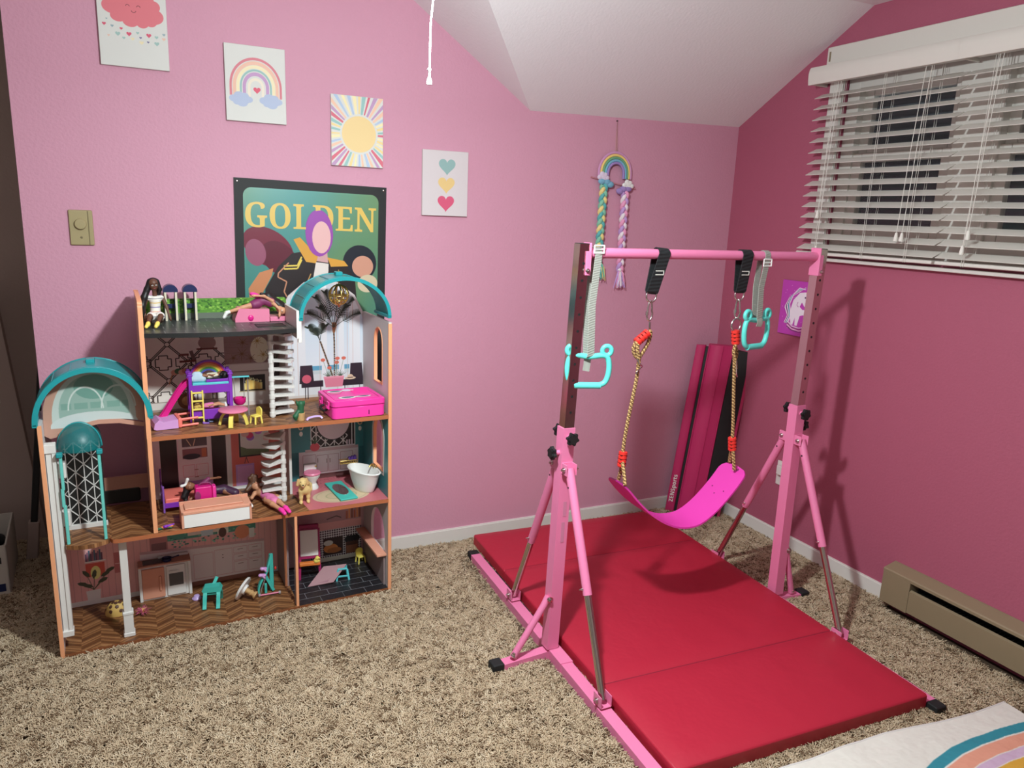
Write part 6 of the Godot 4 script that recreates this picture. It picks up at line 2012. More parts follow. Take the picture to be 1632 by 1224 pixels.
func house_roof_things() -> void:
	# seated doll in a striped dress
	var o := thing("doll", "dark-haired doll in a striped white dress and yellow boots sitting on the roof deck", "doll", dh(0.350, 1.0355, 0.20))
	var J := {"pelvis": V(0, 0.018, 0), "waist": V(0.001, 0.045, -0.004), "chest": V(0.002, 0.076, -0.005), "neck": V(0.002, 0.104, -0.003), "head": V(0.0, 0.131, 0.002), "face": V(0.12, -0.12, 1),
		"shl": V(-0.021, 0.090, -0.004), "ell": V(-0.033, 0.055, 0.0), "hal": V(-0.031, 0.022, 0.016), "shr": V(0.025, 0.090, -0.004), "elr": V(0.036, 0.056, 0.004), "har": V(0.043, 0.022, 0.018),
		"hil": V(-0.012, 0.016, 0.004), "knl": V(-0.019, 0.034, 0.056), "anl": V(-0.028, 0.012, 0.092), "tol": V(-0.034, 0.007, 0.108), "hir": V(0.012, 0.016, 0.004), "knr": V(0.013, 0.034, 0.058), "anr": V(-0.001, 0.012, 0.094), "tor": V(-0.006, 0.007, 0.110)}
	var hair := [[V(0.0, 0.138, -0.006), V(0, 0.128, -0.010), 0.0168, 0.0165], [V(-0.010, 0.142, 0.0), V(-0.020, 0.115, 0.0), 0.0095, 0.009], [V(0.010, 0.142, 0.0), V(0.018, 0.115, 0.0), 0.009, 0.0075], [V(-0.020, 0.115, -0.002), V(-0.030, 0.090, 0.004), 0.010, 0.0105], [V(-0.030, 0.090, 0.004), V(-0.038, 0.062, 0.008), 0.0105, 0.010], [V(-0.038, 0.062, 0.008), V(-0.036, 0.03, 0.008), 0.010, 0.007], [V(0.016, 0.115, -0.008), V(0.010, 0.092, -0.016), 0.010, 0.008], [V(-0.026, 0.10, -0.006), V(-0.040, 0.045, -0.004), 0.009, 0.008]]
	var sp := Pic.new(0, 0, 0.2, 0.2, 900, col(232, 226, 218))
	for i in 10: sp.line([Vector2(0, 0.02 * i), Vector2(0.1, 0.02 * i + 0.006), Vector2(0.2, 0.02 * i)], 0.004, [col(120, 104, 170), col(226, 190, 110), col(90, 90, 110), col(206, 130, 150)][i % 4])
	var dm := printed("striped_dress", sp.tex(), 0.7, {"uv1_triplanar": true, "uv1_scale": V(7, 7, 7)})
	doll(o, J, 1.0, M["skin_dark"], hair, M["hair_black"], [[V(0, 0.022, 0.004), V(0.001, 0.045, -0.003), 0.0215, 0.0148], [V(0.001, 0.045, -0.003), V(0.002, 0.078, -0.004), 0.0148, 0.0178], [V(0.002, 0.082, -0.004), V(-0.019, 0.088, -0.004), 0.011, 0.009], [V(0.002, 0.082, -0.004), V(0.023, 0.088, -0.004), 0.011, 0.009], [V(-0.010, 0.022, 0.006), V(-0.014, 0.030, 0.030), 0.0165, 0.0145], [V(0.010, 0.022, 0.006), V(0.013, 0.030, 0.030), 0.0165, 0.0145]], dm, M["yellow_toy"])
	# two bar stools
	for i in 2:
		var u: float = [0.404, 0.466][i]
		var t := thing("toy_bar_stool", ["toy stool with navy half-round seat right behind the seated doll", "toy stool with navy half-round seat standing alone on the roof deck"][i], "toy stool", dh(u, 1.0355, 0.275), "toy stools on the roof deck")
		var p := PackedVector2Array([Vector2(-0.0235, 0.100), Vector2(0.0235, 0.100)])
		for k in 15:
			var a := PI * k / 14
			p.append(Vector2(cos(a) * 0.0235, 0.104 + sin(a) * 0.021))
		put(t, "seat", MB.new().prism(p, -0.02, 0.02, 50), M["navy_toy"])
		for e in [-1.0, 1.0]:
			put(t, "leg", MB.new().box2(V(e * 0.0168 - 0.0038, 0, 0.012), V(e * 0.0168 + 0.0038, 0.102, 0.019), 0.0012), M["cream_toy"])
			put(t, "leg", MB.new().box2(V(e * 0.0168 - 0.0038, 0, -0.019), V(e * 0.0168 + 0.0038, 0.102, -0.012), 0.0012), M["navy_toy"])
		put(t, "stretcher", MB.new().box2(V(-0.016, 0.040, -0.018), V(0.016, 0.056, -0.013), 0.001), M["navy_toy"])
	# pink lounge box
	var b := thing("toy_lounge", "pink stepped toy lounge box under the reclining doll on the roof deck", "toy lounge", dh(0.60, 1.0355, 0.205))
	put(b, "high_box", MB.new().prism(P2([0.0, 0.0, 0.116, 0.0, 0.116, 0.044, 0.014, 0.048, 0.0, 0.012]), -0.045, 0.025), M["rose_toy"])
	put(b, "low_box", MB.new().box2(V(0.117, 0, -0.045), V(0.204, 0.017, 0.03), 0.002), M["rose_toy"])
	put(b, "knob", MB.new().ell(V(0.052, 0.014, 0.025), V(0.010, 0.011, 0.004), 16, 8), M["magenta_toy"])
	# reclining doll
	o = thing("doll", "doll in pink clothes with long black hair lying over the pink lounge box", "doll", dh(0.60, 1.0355, 0.20))
	J = {"pelvis": V(0.078, 0.063, 0), "waist": V(0.097, 0.073, 0), "chest": V(0.120, 0.066, 0.004), "neck": V(0.142, 0.054, 0.006), "head": V(0.158, 0.040, 0.010), "face": V(-0.25, -0.45, 0.8),
		"shl": V(0.128, 0.072, 0.018), "ell": V(0.100, 0.090, 0.022), "hal": V(0.068, 0.092, 0.02), "shr": V(0.134, 0.060, 0.022), "elr": V(0.150, 0.044, 0.03), "har": V(0.148, 0.026, 0.034),
		"hil": V(0.074, 0.060, -0.010), "knl": V(0.028, 0.044, -0.010), "anl": V(-0.022, 0.026, -0.008), "tol": V(-0.034, 0.014, -0.004), "hir": V(0.074, 0.062, 0.010), "knr": V(0.026, 0.050, 0.012), "anr": V(-0.026, 0.034, 0.012), "tor": V(-0.036, 0.018, 0.014)}
	doll(o, J, 0.95, M["skin_tan"], [[V(0.158, 0.046, 0.002), V(0.164, 0.040, 0.0), 0.0165, 0.016], [V(0.150, 0.058, 0.0), V(0.118, 0.084, -0.012), 0.012, 0.010], [V(0.118, 0.084, -0.012), V(0.096, 0.094, -0.016), 0.010, 0.006], [V(0.164, 0.050, -0.004), V(0.178, 0.030, -0.004), 0.016, 0.014], [V(0.176, 0.030, 0.0), V(0.184, 0.014, 0.008), 0.014, 0.009], [V(0.150, 0.060, -0.01), V(0.172, 0.044, -0.016), 0.017, 0.016], [V(0.120, 0.088, -0.016), V(0.176, 0.036, -0.020), 0.014, 0.016]], M["hair_black"],
		[[V(0.080, 0.064, 0), V(0.097, 0.073, 0), 0.0185, 0.0138], [V(0.097, 0.073, 0), V(0.124, 0.066, 0.004), 0.0138, 0.0172], [V(0.066, 0.058, -0.008), V(0.08, 0.062, -0.004), 0.0145, 0.0155], [V(0.066, 0.060, 0.010), V(0.08, 0.063, 0.006), 0.0145, 0.0155]], M["purple_dress"], M["white_toy"])
	put(o, "cap", MB.new().at(Transform3D(Basis(V(0, 0, 1), -0.35), V(0.072, 0.092, 0.0))).ell(Vector3(), V(0.020, 0.009, 0.016), 16, 8), M["hot_pink"])
	# gold lantern hanging in the tower
	var g := thing("toy_lantern", "round gold cage lantern hanging under the right teal arch", "toy lantern", dh(0.944, 1.136, 0.10))
	for i in 4:
		var a := PI * i / 4
		put(g, "hoop", MB.new().ring(Vector3(), V(cos(a), 0, sin(a)), 0.035, 0.0030, 30, 8), M["gold"])
	put(g, "band", MB.new().ring(V(0, -0.003, 0), V(0, 1, 0), 0.033, 0.0032, 30, 8), M["gold"])
	put(g, "band", MB.new().ring(V(0, -0.02, 0), V(0, 1, 0), 0.026, 0.0022, 30, 8), M["gold"])
	put(g, "cap", MB.new().lathe([Vector2(0, 0.040), Vector2(0.009, 0.038), Vector2(0.011, 0.031), Vector2(0, 0.030)], 18), M["gold"])
	put(g, "tip", MB.new().lathe([Vector2(0, -0.046), Vector2(0.004, -0.042), Vector2(0.011, -0.031), Vector2(0, -0.030)], 18), mat("copper", col(190, 122, 82), 0.35, 0.8))
	put(g, "hanger", MB.new().cyl(V(0, 0.038, 0), V(0, 0.089, 0.0), 0.002, 8), M["gold"])

func mini_chair(o: Node3D, m: Material, s := 1.0) -> void:
	put(o, "seat", MB.new().box(V(0, 0.026, 0) * s, V(0.030, 0.006, 0.028) * s, 0.002 * s), m)
	for q in [[-1, -1], [1, -1], [-1, 1], [1, 1]]:
		put(o, "leg", MB.new().tube([V(q[0] * 0.012, 0.025, q[1] * 0.011) * s, V(q[0] * 0.0145, 0, q[1] * 0.0135) * s], 0.0032 * s, 8), m)
	var p := PackedVector2Array([Vector2(-0.014, 0.028) * s, Vector2(0.014, 0.028) * s])
	for k in 13:
		var a := PI * k / 12
		p.append(Vector2(cos(a) * 0.015, 0.044 + sin(a) * 0.013) * s)
	put(o, "backrest", MB.new().prism(p, -0.015 * s, -0.011 * s, 50), m)

func house_upper_things() -> void:
	var Y := 0.7005
	var b := thing("toy_bunk_bed", "purple toy bunk bed with a rainbow arch, yellow ladder and pink slide", "toy bed", dh(0.504, Y, 0.15))
	var pm: Material = M["purple_toy"]
	for q in [[-0.066, 0.032], [0.062, 0.032], [-0.066, -0.032], [0.062, -0.032]]:
		put(b, "post", MB.new().box2(V(q[0] - 0.006, 0, q[1] - 0.005), V(q[0] + 0.006, 0.180, q[1] + 0.005), 0.002).box2(V(q[0] - 0.009, 0.165, q[1] - 0.006), V(q[0] + 0.009, 0.172, q[1] + 0.006), 0.002), pm)
	for yy in [[0.012, 0.048], [0.104, 0.136]]:
		put(b, "rail", MB.new().box2(V(-0.062, yy[0], 0.028), V(0.060, yy[1], 0.036), 0.002), pm)
		put(b, "bed_board", MB.new().box2(V(-0.062, yy[0] + 0.004, -0.034), V(0.060, yy[0] + 0.012, 0.03), 0.001), pm)
		put(b, "end_board", MB.new().box2(V(-0.066, yy[0], -0.03), V(-0.061, yy[1], 0.03), 0.001).box2(V(0.058, yy[0], -0.03), V(0.063, yy[1], 0.03), 0.001), pm)
	put(b, "mattress", MB.new().box2(V(-0.060, 0.024, -0.03), V(0.058, 0.036, 0.027), 0.004), M["magenta_toy"])
	put(b, "mattress", MB.new().box2(V(-0.060, 0.132, -0.03), V(0.058, 0.142, 0.037), 0.003), M["sky_toy"])
	put(b, "guard_rail", MB.new().box2(V(-0.016, 0.142, 0.030), V(0.056, 0.152, 0.036), 0.002), pm)
	var rc := [col(132, 52, 180), col(214, 66, 92), col(240, 150, 70), col(246, 214, 84), col(96, 168, 84), col(90, 100, 190)]
	for i in 6:
		var r := 0.062 - i * 0.006
		var pts := PackedVector2Array()
		for k in 21: pts.append(Vector2(cos(PI * k / 20) * r, 0.146 + sin(PI * k / 20) * r))
		for k in 21: pts.append(Vector2(cos(PI - PI * k / 20) * (r - 0.006), 0.146 + sin(PI - PI * k / 20) * (r - 0.006)))
		put(b, "rainbow_band", MB.new().prism(pts, -0.034, -0.026 + 0.0006 * i, 50), mat("band_%d" % i, rc[i], 0.4))
	var ym: Material = M["yellow_toy"]
	var l := MB.new()
	for xx in [-0.064, -0.030]: l.box2(V(xx - 0.0026, 0, 0.040), V(xx + 0.0026, 0.118, 0.046), 0.001)
	for i in 4: l.box2(V(-0.064, 0.020 + 0.029 * i, 0.0405), V(-0.030, 0.026 + 0.029 * i, 0.0455), 0.001)
	put(b, "ladder", l, ym)
	put(b, "slide", MB.new().ribbon(smooth([V(-0.066, 0.140, 0.004), V(-0.086, 0.126, 0.004), V(-0.118, 0.080, 0.002), V(-0.146, 0.034, 0.0), V(-0.164, 0.012, 0.0), V(-0.186, 0.006, 0.0)], 5), V(0, 0, 1), 0.030, 0.005), M["magenta_toy"])
	for e in [-1.0, 1.0]:
		put(b, "slide_lip", MB.new().ribbon(smooth([V(-0.066, 0.144, 0.004 + e * 0.0145), V(-0.086, 0.130, 0.004 + e * 0.0145), V(-0.118, 0.084, 0.002 + e * 0.0145), V(-0.146, 0.038, e * 0.0145), V(-0.164, 0.016, e * 0.0145), V(-0.186, 0.009, e * 0.0145)], 5), V(0, 0, 1), 0.003, 0.017), M["magenta_toy"])
	put(b, "swing_bar", MB.new().box2(V(0.062, 0.144, -0.004), V(0.130, 0.150, 0.004), 0.0015), M["sky_toy"])
	put(b, "swing_post", MB.new().box2(V(0.124, 0.0, -0.014), V(0.128, 0.146, -0.010), 0.001), mat("clear_gray", col(150, 140, 140), 0.4))
	for xx in [0.078, 0.112]:
		put(b, "swing_chain", MB.new().tube([V(xx, 0.146, 0), V(xx + (0.002 if xx < 0.1 else -0.002), 0.07, 0)], 0.0012, 6), M["clear_gray"])
	put(b, "swing_seat", MB.new().at(Transform3D(Basis(), V(0.095, 0.046, 0))).lathe([Vector2(0, 0.0), Vector2(0.012, 0.001), Vector2(0.020, 0.010), Vector2(0.0215, 0.026), Vector2(0.0185, 0.026), Vector2(0.016, 0.012), Vector2(0, 0.008)], 22), M["magenta_toy"])
	# the two small dolls in the bunks
	var o := thing("small_doll", "small dark-haired doll in patterned pajamas lying on the upper bunk", "doll", dh(0.504, Y + 0.141, 0.15))
	small_doll(o, V(0.034, 0.024, 0.016), V(-0.004, 0.020, 0.016), V(-0.04, 0.014, 0.014), M["skin_brown"], M["hair_black"], M["cream_toy"])
	put(o, "hair_tuft", MB.new().ell(V(0.044, 0.018, 0.012), V(0.016, 0.016, 0.013), 14, 8), M["hair_black"])
	o = thing("toy_pillow", "pale blue cloud pillow at the left end of the upper bunk", "toy pillow", dh(0.462, Y + 0.142, 0.132).scaled_local(V(1.25, 1.35, 1.0)))
	put(o, "pillow", MB.new().sdf([[V(-0.010, 0.010, 0), V(0.010, 0.010, 0), 0.010, 0.010], [V(-0.004, 0.018, 0), V(0.004, 0.018, 0), 0.009, 0.009], [V(0.012, 0.008, 0), V(0.016, 0.007, 0), 0.007, 0.007]], 0.0025, 0.004), mat("cloud_blue", col(190, 210, 226), 0.7))
	o = thing("small_doll", "small blonde doll lying on the lower bunk behind the yellow ladder", "doll", dh(0.504, Y + 0.0365, 0.15))
	small_doll(o, V(-0.036, 0.020, 0.018), V(0.0, 0.020, 0.016), V(0.046, 0.016, 0.016), M["skin_tan"], M["hair_blonde"], M["pink_dress"])
	put(o, "hair_tuft", MB.new().ell(V(-0.044, 0.018, 0.016), V(0.015, 0.013, 0.011), 14, 8), M["hair_blonde"])
	# table, chairs and other toys on the floor
	o = thing("toy_table", "round pink topped toy table on curved yellow legs", "toy table", dh(0.564, Y, 0.062))
	put(o, "tabletop", MB.new().lathe([Vector2(0, 0.049), Vector2(0.046, 0.049), Vector2(0.0485, 0.0515), Vector2(0.0485, 0.054), Vector2(0.046, 0.056), Vector2(0, 0.056)], 36), M["rose_toy"])
	for i in 4:
		var a := TAU * i / 4 + 0.35
		var d := V(cos(a), 0, sin(a))
		put(o, "leg", MB.new().ribbon(smooth([V(0, 0.046, 0) + d * 0.004, V(0, 0.045, 0) + d * 0.020, V(0, 0.030, 0) + d * 0.037, V(0, 0.001, 0) + d * 0.045], 5), V(-d.z, 0, d.x), 0.014, 0.008), ym)
	mini_chair(thing("toy_chair", "yellow toy chair beside the pink toy table", "toy chair", dh(0.637, Y, 0.055, deg_to_rad(-65)), "yellow toy chairs"), ym)
	o = thing("toy_chair", "lilac and coral toy chair lying on its side near the slide", "toy chair", dh(0.312, Y + 0.002, 0.11, deg_to_rad(6)))
	put(o, "seat_body", MB.new().prism(P2([0.0, 0.004, 0.008, 0.0, 0.075, 0.0, 0.078, 0.030, 0.030, 0.026, 0.018, 0.034, 0.004, 0.022]), -0.03, 0.045, 30), M["lilac_toy"])
	put(o, "seat_frame", MB.new().box2(V(0.074, 0.0, -0.032), V(0.088, 0.034, 0.048), 0.004), M["coral_toy"])
	for q in [[0.028, -0.026], [0.028, 0.042], [0.006, -0.026], [0.006, 0.042]]:
		put(o, "leg", MB.new().tube([V(0.086, q[0], q[1]), V(0.138, q[0] + 0.002, q[1] + 0.002)], 0.0042, 8), M["coral_toy"])
	for i in 2:
		o = thing("toy_shoe", ["tiny blue toy shoe lying right of the bunk ladder", "tiny blue toy shoe standing against the bunk ladder foot"][i], "toy shoe", dh([0.480, 0.497][i], Y, [0.10, 0.115][i]), "blue toy shoes")
		put(o, "shoe", MB.new().sdf([[V(-0.008, 0.004, 0), V(0.008, 0.003, 0.002), 0.004, 0.003], [V(-0.007, 0.005, 0), V(-0.008, 0.012 if i else 0.007, 0), 0.0035, 0.003]], 0.0015, 0.002), M["violet_toy"] if i == 0 else M["navy_toy"])
	o = thing("toy_cactus", "green toy plant in a tan pot at the front of the third floor", "toy plant", dh(0.787, Y, 0.045))
	put(o, "pot", MB.new().lathe([Vector2(0, 0), Vector2(0.013, 0), Vector2(0.0155, 0.026), Vector2(0.014, 0.027), Vector2(0.013, 0.022), Vector2(0, 0.022)], 18), M["tan_toy"])
	put(o, "stem", MB.new().sdf([[V(0, 0.02, 0), V(0.001, 0.058, 0), 0.011, 0.012], [V(-0.010, 0.058, 0), V(-0.014, 0.070, 0), 0.005, 0.003], [V(0.011, 0.056, 0), V(0.014, 0.066, 0), 0.005, 0.003], [V(-0.010, 0.03, 0.004), V(-0.020, 0.016, 0.008), 0.008, 0.009], [V(-0.020, 0.016, 0.008), V(-0.019, 0.006, 0.010), 0.009, 0.005]], 0.0025, 0.004), M["green_toy"])
	o = thing("toy_hook", "lavender curved toy handle lying on the floor before the pink suitcase", "toy", dh(0.828, Y, 0.022))
	put(o, "handle", MB.new().ribbon(smooth([V(-0.026, 0.003, 0.004), V(-0.020, 0.010, 0.0), V(0.0, 0.013, -0.004), V(0.022, 0.012, -0.006), V(0.030, 0.004, -0.002)], 5), V(0, 0.2, 1), 0.008, 0.006), M["lavender_toy"])
	# suitcase
	o = thing("toy_suitcase", "hot pink toy suitcase with stickers lying in the tower room", "toy suitcase", dh(0.985, Y, 0.10, deg_to_rad(1.5)))
	var hp: Material = M["hot_pink"]
	put(o, "base", rounded(0.196, 0.196, 0.0, 0.043, 0.016), hp)
	put(o, "lid", rounded(0.200, 0.200, 0.0445, 0.066, 0.017), hp)
	put(o, "lid_border", MB.new().tube([V(-0.082, 0.0665, -0.082), V(0.082, 0.0665, -0.082), V(0.082, 0.0665, 0.082), V(-0.082, 0.0665, 0.082)], 0.0018, 8, false, true), hp)
	for i in 7:
		put(o, "lid_rib", MB.new().box2(V(0.012, 0.066, -0.07 + i * 0.011), V(0.076, 0.0678, -0.0655 + i * 0.011), 0.0008), hp)
	for zz in [-0.03, 0.055]:
		var k := MB.new().box2(V(-0.106, 0.030, zz - 0.012), V(-0.099, 0.060, zz + 0.012), 0.003)
		k.box2(V(-0.110, 0.034, zz - 0.008), V(-0.105, 0.045, zz + 0.008), 0.002)
		put(o, "latch", k, hp)
	put(o, "carry_handle", MB.new().tube(smooth([V(-0.098, 0.03, -0.015), V(-0.112, 0.026, -0.010), V(-0.114, 0.022, 0.012), V(-0.112, 0.022, 0.035), V(-0.098, 0.028, 0.038)], 4), 0.0045, 8), M["black_matte"])
	put(o, "hinge", MB.new().box2(V(0.098, 0.03, 0.05), V(0.104, 0.058, 0.075), 0.002), hp)
	put(o, "front_slot", MB.new().box2(V(0.034, 0.010, 0.0975), V(0.037, 0.026, 0.0985)), M["screen_dark"])
	for q in [[-0.046, -0.055, 0.030, 0.015, 0], [0.006, -0.062, 0.026, 0.016, 1], [-0.030, 0.048, 0.034, 0.016, 0], [0.030, 0.046, 0.032, 0.010, 0], [-0.052, -0.024, 0.022, 0.009, 2]]:
		var st := put(o, "sticker", MB.new().ell(V(q[0], 0.0668, q[1]), V(q[2], 0.0006, q[3]), 20, 6), M["white_toy"] if q[4] != 2 else M["rose_toy"])
		if q[4] == 0: put(st, "sticker_mark", MB.new().ell(V(q[0] + 0.002, 0.0672, q[1]), V(q[2] * 0.7, 0.0006, q[3] * 0.6), 16, 6), M["navy_toy"])
		elif q[4] == 1: put(st, "sticker_mark", MB.new().ell(V(q[0] - 0.004, 0.0672, q[1]), V(q[2] * 0.45, 0.0006, q[3] * 0.5), 16, 6), M["lavender_toy"])

func rounded(w: float, d: float, y0: float, y1: float, r: float) -> MB:
	var p := PackedVector2Array()
	for q in [[1, 1, 0], [-1, 1, 90], [-1, -1, 180], [1, -1, 270]]:
		for i in 7:
			var a := deg_to_rad(q[2] + 15.0 * i)
			p.append(Vector2(q[0] * (w / 2 - r) + cos(a) * r, q[1] * (d / 2 - r) + sin(a) * r))
	var b := MB.new().at(Transform3D(Basis(V(1, 0, 0), V(0, 0, -1), V(0, 1, 0)), Vector3()))
	var e := 0.003
	b.prism(p, y0 + e, y1 - e, 40)
	var pi2 := PackedVector2Array()
	for q in p: pi2.append(q * Vector2((w - 2 * e) / w, (d - 2 * e) / d))
	b.prism(pi2, y0, y1, 40)
	for i in p.size():
		var j := (i + 1) % p.size()
		var m0 := V(p[i].x, p[i].y, 0).normalized()
		var m1 := V(p[j].x, p[j].y, 0).normalized()
		for s in [[y1 - e, y1, 1.0], [y0 + e, y0, -1.0]]:
			b.quads([V(p[i].x, p[i].y, s[0]), V(p[j].x, p[j].y, s[0]), V(pi2[j].x, pi2[j].y, s[1]), V(pi2[i].x, pi2[i].y, s[1])], [m0, m1, V(0, 0, s[2]), V(0, 0, s[2])])
	return b

func small_doll(o: Node3D, hd: Vector3, pv: Vector3, ft: Vector3, skin: Material, hair: Material, cloth: Material) -> void:
	var ax := (pv - hd).normalized()
	var side := V(0, 0, 1)
	var nk := hd + ax * 0.013
	var sk := [[hd, hd + ax * 0.002, 0.0105, 0.010], [hd, nk, 0.005, 0.004], [nk, pv, 0.008, 0.009]]
	for e in [-1.0, 1.0]:
		sk.append([pv + side * e * 0.004, (pv + ft) * 0.5 + side * e * 0.006 + V(0, 0.006, 0), 0.0058, 0.0045])
		sk.append([(pv + ft) * 0.5 + side * e * 0.006 + V(0, 0.006, 0), ft + side * e * 0.006, 0.0045, 0.0032])
		sk.append([nk + side * e * 0.008, nk + ax * 0.014 + side * e * 0.014 + V(0, 0.003, 0), 0.0036, 0.003])
		sk.append([nk + ax * 0.014 + side * e * 0.014 + V(0, 0.003, 0), nk + ax * 0.026 + side * e * 0.010 + V(0, 0.006, 0), 0.003, 0.0024])
	var body := put(o, "body", MB.new().sdf(sk, 0.0018, 0.0025), skin)
	put(o, "clothes", MB.new().sdf([[nk + ax * 0.003, pv, 0.009, 0.0105], [nk + side * 0.007, nk + ax * 0.010 + side * 0.012, 0.005, 0.0044], [nk - side * 0.007, nk + ax * 0.010 - side * 0.012, 0.005, 0.0044]], 0.0018, 0.003), cloth)
	put(o, "hair", MB.new().sdf([[hd - ax * 0.004 + V(0, -0.001, 0), hd - ax * 0.006, 0.0112, 0.009], [hd - ax * 0.004, hd + side * 0.009, 0.009, 0.006], [hd - ax * 0.004, hd - side * 0.009, 0.009, 0.006]], 0.0018, 0.003), hair)
	var f := MB.new()
	for e in [-1.0, 1.0]: f.ell(hd + V(0, 0.0098, 0) + side * e * 0.004, V(0.0015, 0.001, 0.002), 8, 5)
	put(body, "eyes", f, M["hair_black"])
	for e in [-1.0, 1.0]: put(o, "shoe", MB.new().sdf([[ft + side * e * 0.006, ft + side * e * 0.006 + V(0, 0.007, 0) - ax * 0.001, 0.0048, 0.004]], 0.0016, 0.002), M["white_toy"])

func house_middle_things() -> void:
	var Y := 0.3725
	# purple bed
	var o := thing("toy_bed", "purple toy bed with a salmon mattress on the second floor", "toy bed", dh(0.338, Y, 0.165))
	put(o, "headboard", MB.new().box2(V(-0.006, 0.0, -0.125), V(0.0, 0.125, -0.115), 0.002).box2(V(-0.006, 0, -0.004), V(0.001, 0.10, 0.004), 0.002).box2(V(-0.005, 0.05, -0.12), V(0.0, 0.075, 0.0), 0.001), M["violet_toy"])
	put(o, "side_rail", MB.new().box2(V(0.0, 0.018, -0.002), V(0.14, 0.036, 0.003), 0.001), M["purple_toy"])
	put(o, "side_rail", MB.new().box2(V(0.0, 0.018, -0.122), V(0.14, 0.036, -0.117), 0.001), M["purple_toy"])
	put(o, "mattress", MB.new().box2(V(0.001, 0.030, -0.116), V(0.138, 0.050, -0.002), 0.005), M["coral_toy"])
	put(o, "leg", MB.new().box2(V(0.132, 0, -0.006), V(0.14, 0.036, 0.002), 0.001), M["violet_toy"])
	put(o, "leg", MB.new().box2(V(0.132, 0, -0.122), V(0.14, 0.036, -0.114), 0.001), M["violet_toy"])
	# long couch box at the floor edge
	o = thing("toy_couch", "peach topped toy couch box with a white front panel at the floor edge", "toy couch", dh(0.490, Y, 0.028))
	put(o, "frame", MB.new().box2(V(-0.112, 0, 0.022), V(-0.105, 0.056, 0.030), 0.001).box2(V(0.105, 0, 0.022), V(0.112, 0.056, 0.030), 0.001).box2(V(-0.112, 0.0475, 0.022), V(0.112, 0.056, 0.030), 0.001).box2(V(-0.112, 0, -0.05), V(-0.106, 0.056, 0.022)).box2(V(0.106, 0, -0.05), V(0.112, 0.056, 0.022)), M["peach_toy"])
	put(o, "front_panel", MB.new().box2(V(-0.105, 0.001, 0.022), V(0.105, 0.047, 0.0285), 0.001), M["white_toy"])
	put(o, "top", MB.new().box2(V(-0.112, 0.052, -0.05), V(0.112, 0.058, 0.026), 0.001), M["peach_toy"])
	put(o, "cushion", MB.new().box2(V(-0.100, 0.058, -0.045), V(0.088, 0.064, 0.014), 0.003), M["peach_toy"])
	put(o, "back", MB.new().box2(V(-0.112, 0, -0.056), V(0.112, 0.066, -0.05), 0.001), M["peach_toy"])
	# magenta backpack
	o = thing("toy_backpack", "magenta toy box bag standing behind the peach couch", "toy bag", dh(0.466, Y, 0.115))
	put(o, "body", MB.new().box2(V(-0.034, 0.0, -0.022), V(0.022, 0.104, 0.018), 0.005), M["magenta_toy"])
	put(o, "side_pocket", MB.new().box2(V(0.022, 0.01, -0.018), V(0.036, 0.100, 0.014), 0.004), M["hot_pink"])
	put(o, "print", MB.new().ell(V(-0.026, 0.072, 0.0182), V(0.010, 0.018, 0.0008), 14, 6), M["purple_dress"])
	put(o, "handle", MB.new().tube(smooth([V(-0.02, 0.102, 0), V(-0.012, 0.112, 0), V(0.012, 0.112, 0), V(0.022, 0.102, 0)], 4), 0.003, 8), M["purple_dress"])
	# doll behind the couch
	o = thing("doll", "doll with a white bow headband lying behind the magenta bag and peach couch", "doll", dh(0.43, Y, 0.165))
	var J := {"pelvis": V(0.10, 0.060, 0.0), "waist": V(0.075, 0.062, 0.002), "chest": V(0.045, 0.070, 0.004), "neck": V(0.018, 0.080, 0.006), "head": V(-0.006, 0.092, 0.014), "face": V(-0.2, 0.5, 0.8),
		"shl": V(0.034, 0.082, -0.014), "ell": V(0.058, 0.100, -0.02), "hal": V(0.088, 0.104, -0.01), "shr": V(0.030, 0.068, 0.024), "elr": V(-0.012, 0.052, 0.034), "har": V(-0.02, 0.032, 0.040),
		"hil": V(0.106, 0.060, -0.008), "knl": V(0.150, 0.048, 0.02), "anl": V(0.178, 0.022, 0.062), "tol": V(0.186, 0.012, 0.078), "hir": V(0.106, 0.058, 0.010), "knr": V(0.146, 0.040, 0.036), "anr": V(0.168, 0.020, 0.078), "tor": V(0.178, 0.012, 0.092)}
	doll(o, J, 0.95, M["skin_brown"], [[V(-0.010, 0.090, 0.004), V(-0.014, 0.086, 0.004), 0.017, 0.0165], [V(-0.018, 0.082, 0.010), V(-0.032, 0.058, 0.02), 0.012, 0.009], [V(-0.016, 0.084, 0.0), V(-0.026, 0.046, 0.024), 0.010, 0.007]], M["hair_black"],
		[[V(0.102, 0.060, 0.0), V(0.075, 0.062, 0.002), 0.019, 0.0145], [V(0.075, 0.062, 0.002), V(0.040, 0.071, 0.004), 0.0145, 0.0172], [V(0.104, 0.060, 0.0), V(0.138, 0.050, 0.022), 0.0175, 0.016]], M["sparkle_dress"], M["white_toy"])
	put(o, "bow", MB.new().sdf([[V(-0.022, 0.104, 0.016), V(-0.016, 0.120, 0.016), 0.004, 0.006], [V(-0.020, 0.102, 0.018), V(-0.036, 0.100, 0.022), 0.004, 0.006]], 0.002, 0.003), M["white_toy"])
	put(o, "sleeve", MB.new().sdf([[V(0.034, 0.084, -0.014), V(0.056, 0.100, -0.02), 0.010, 0.008]], 0.0025, 0.003), M["purple_dress"])
	# brown haired doll
	o = thing("doll", "brown-haired doll in a pink dress and pink shoes lying toward the floor edge", "doll", dh(0.66, Y, 0.17))
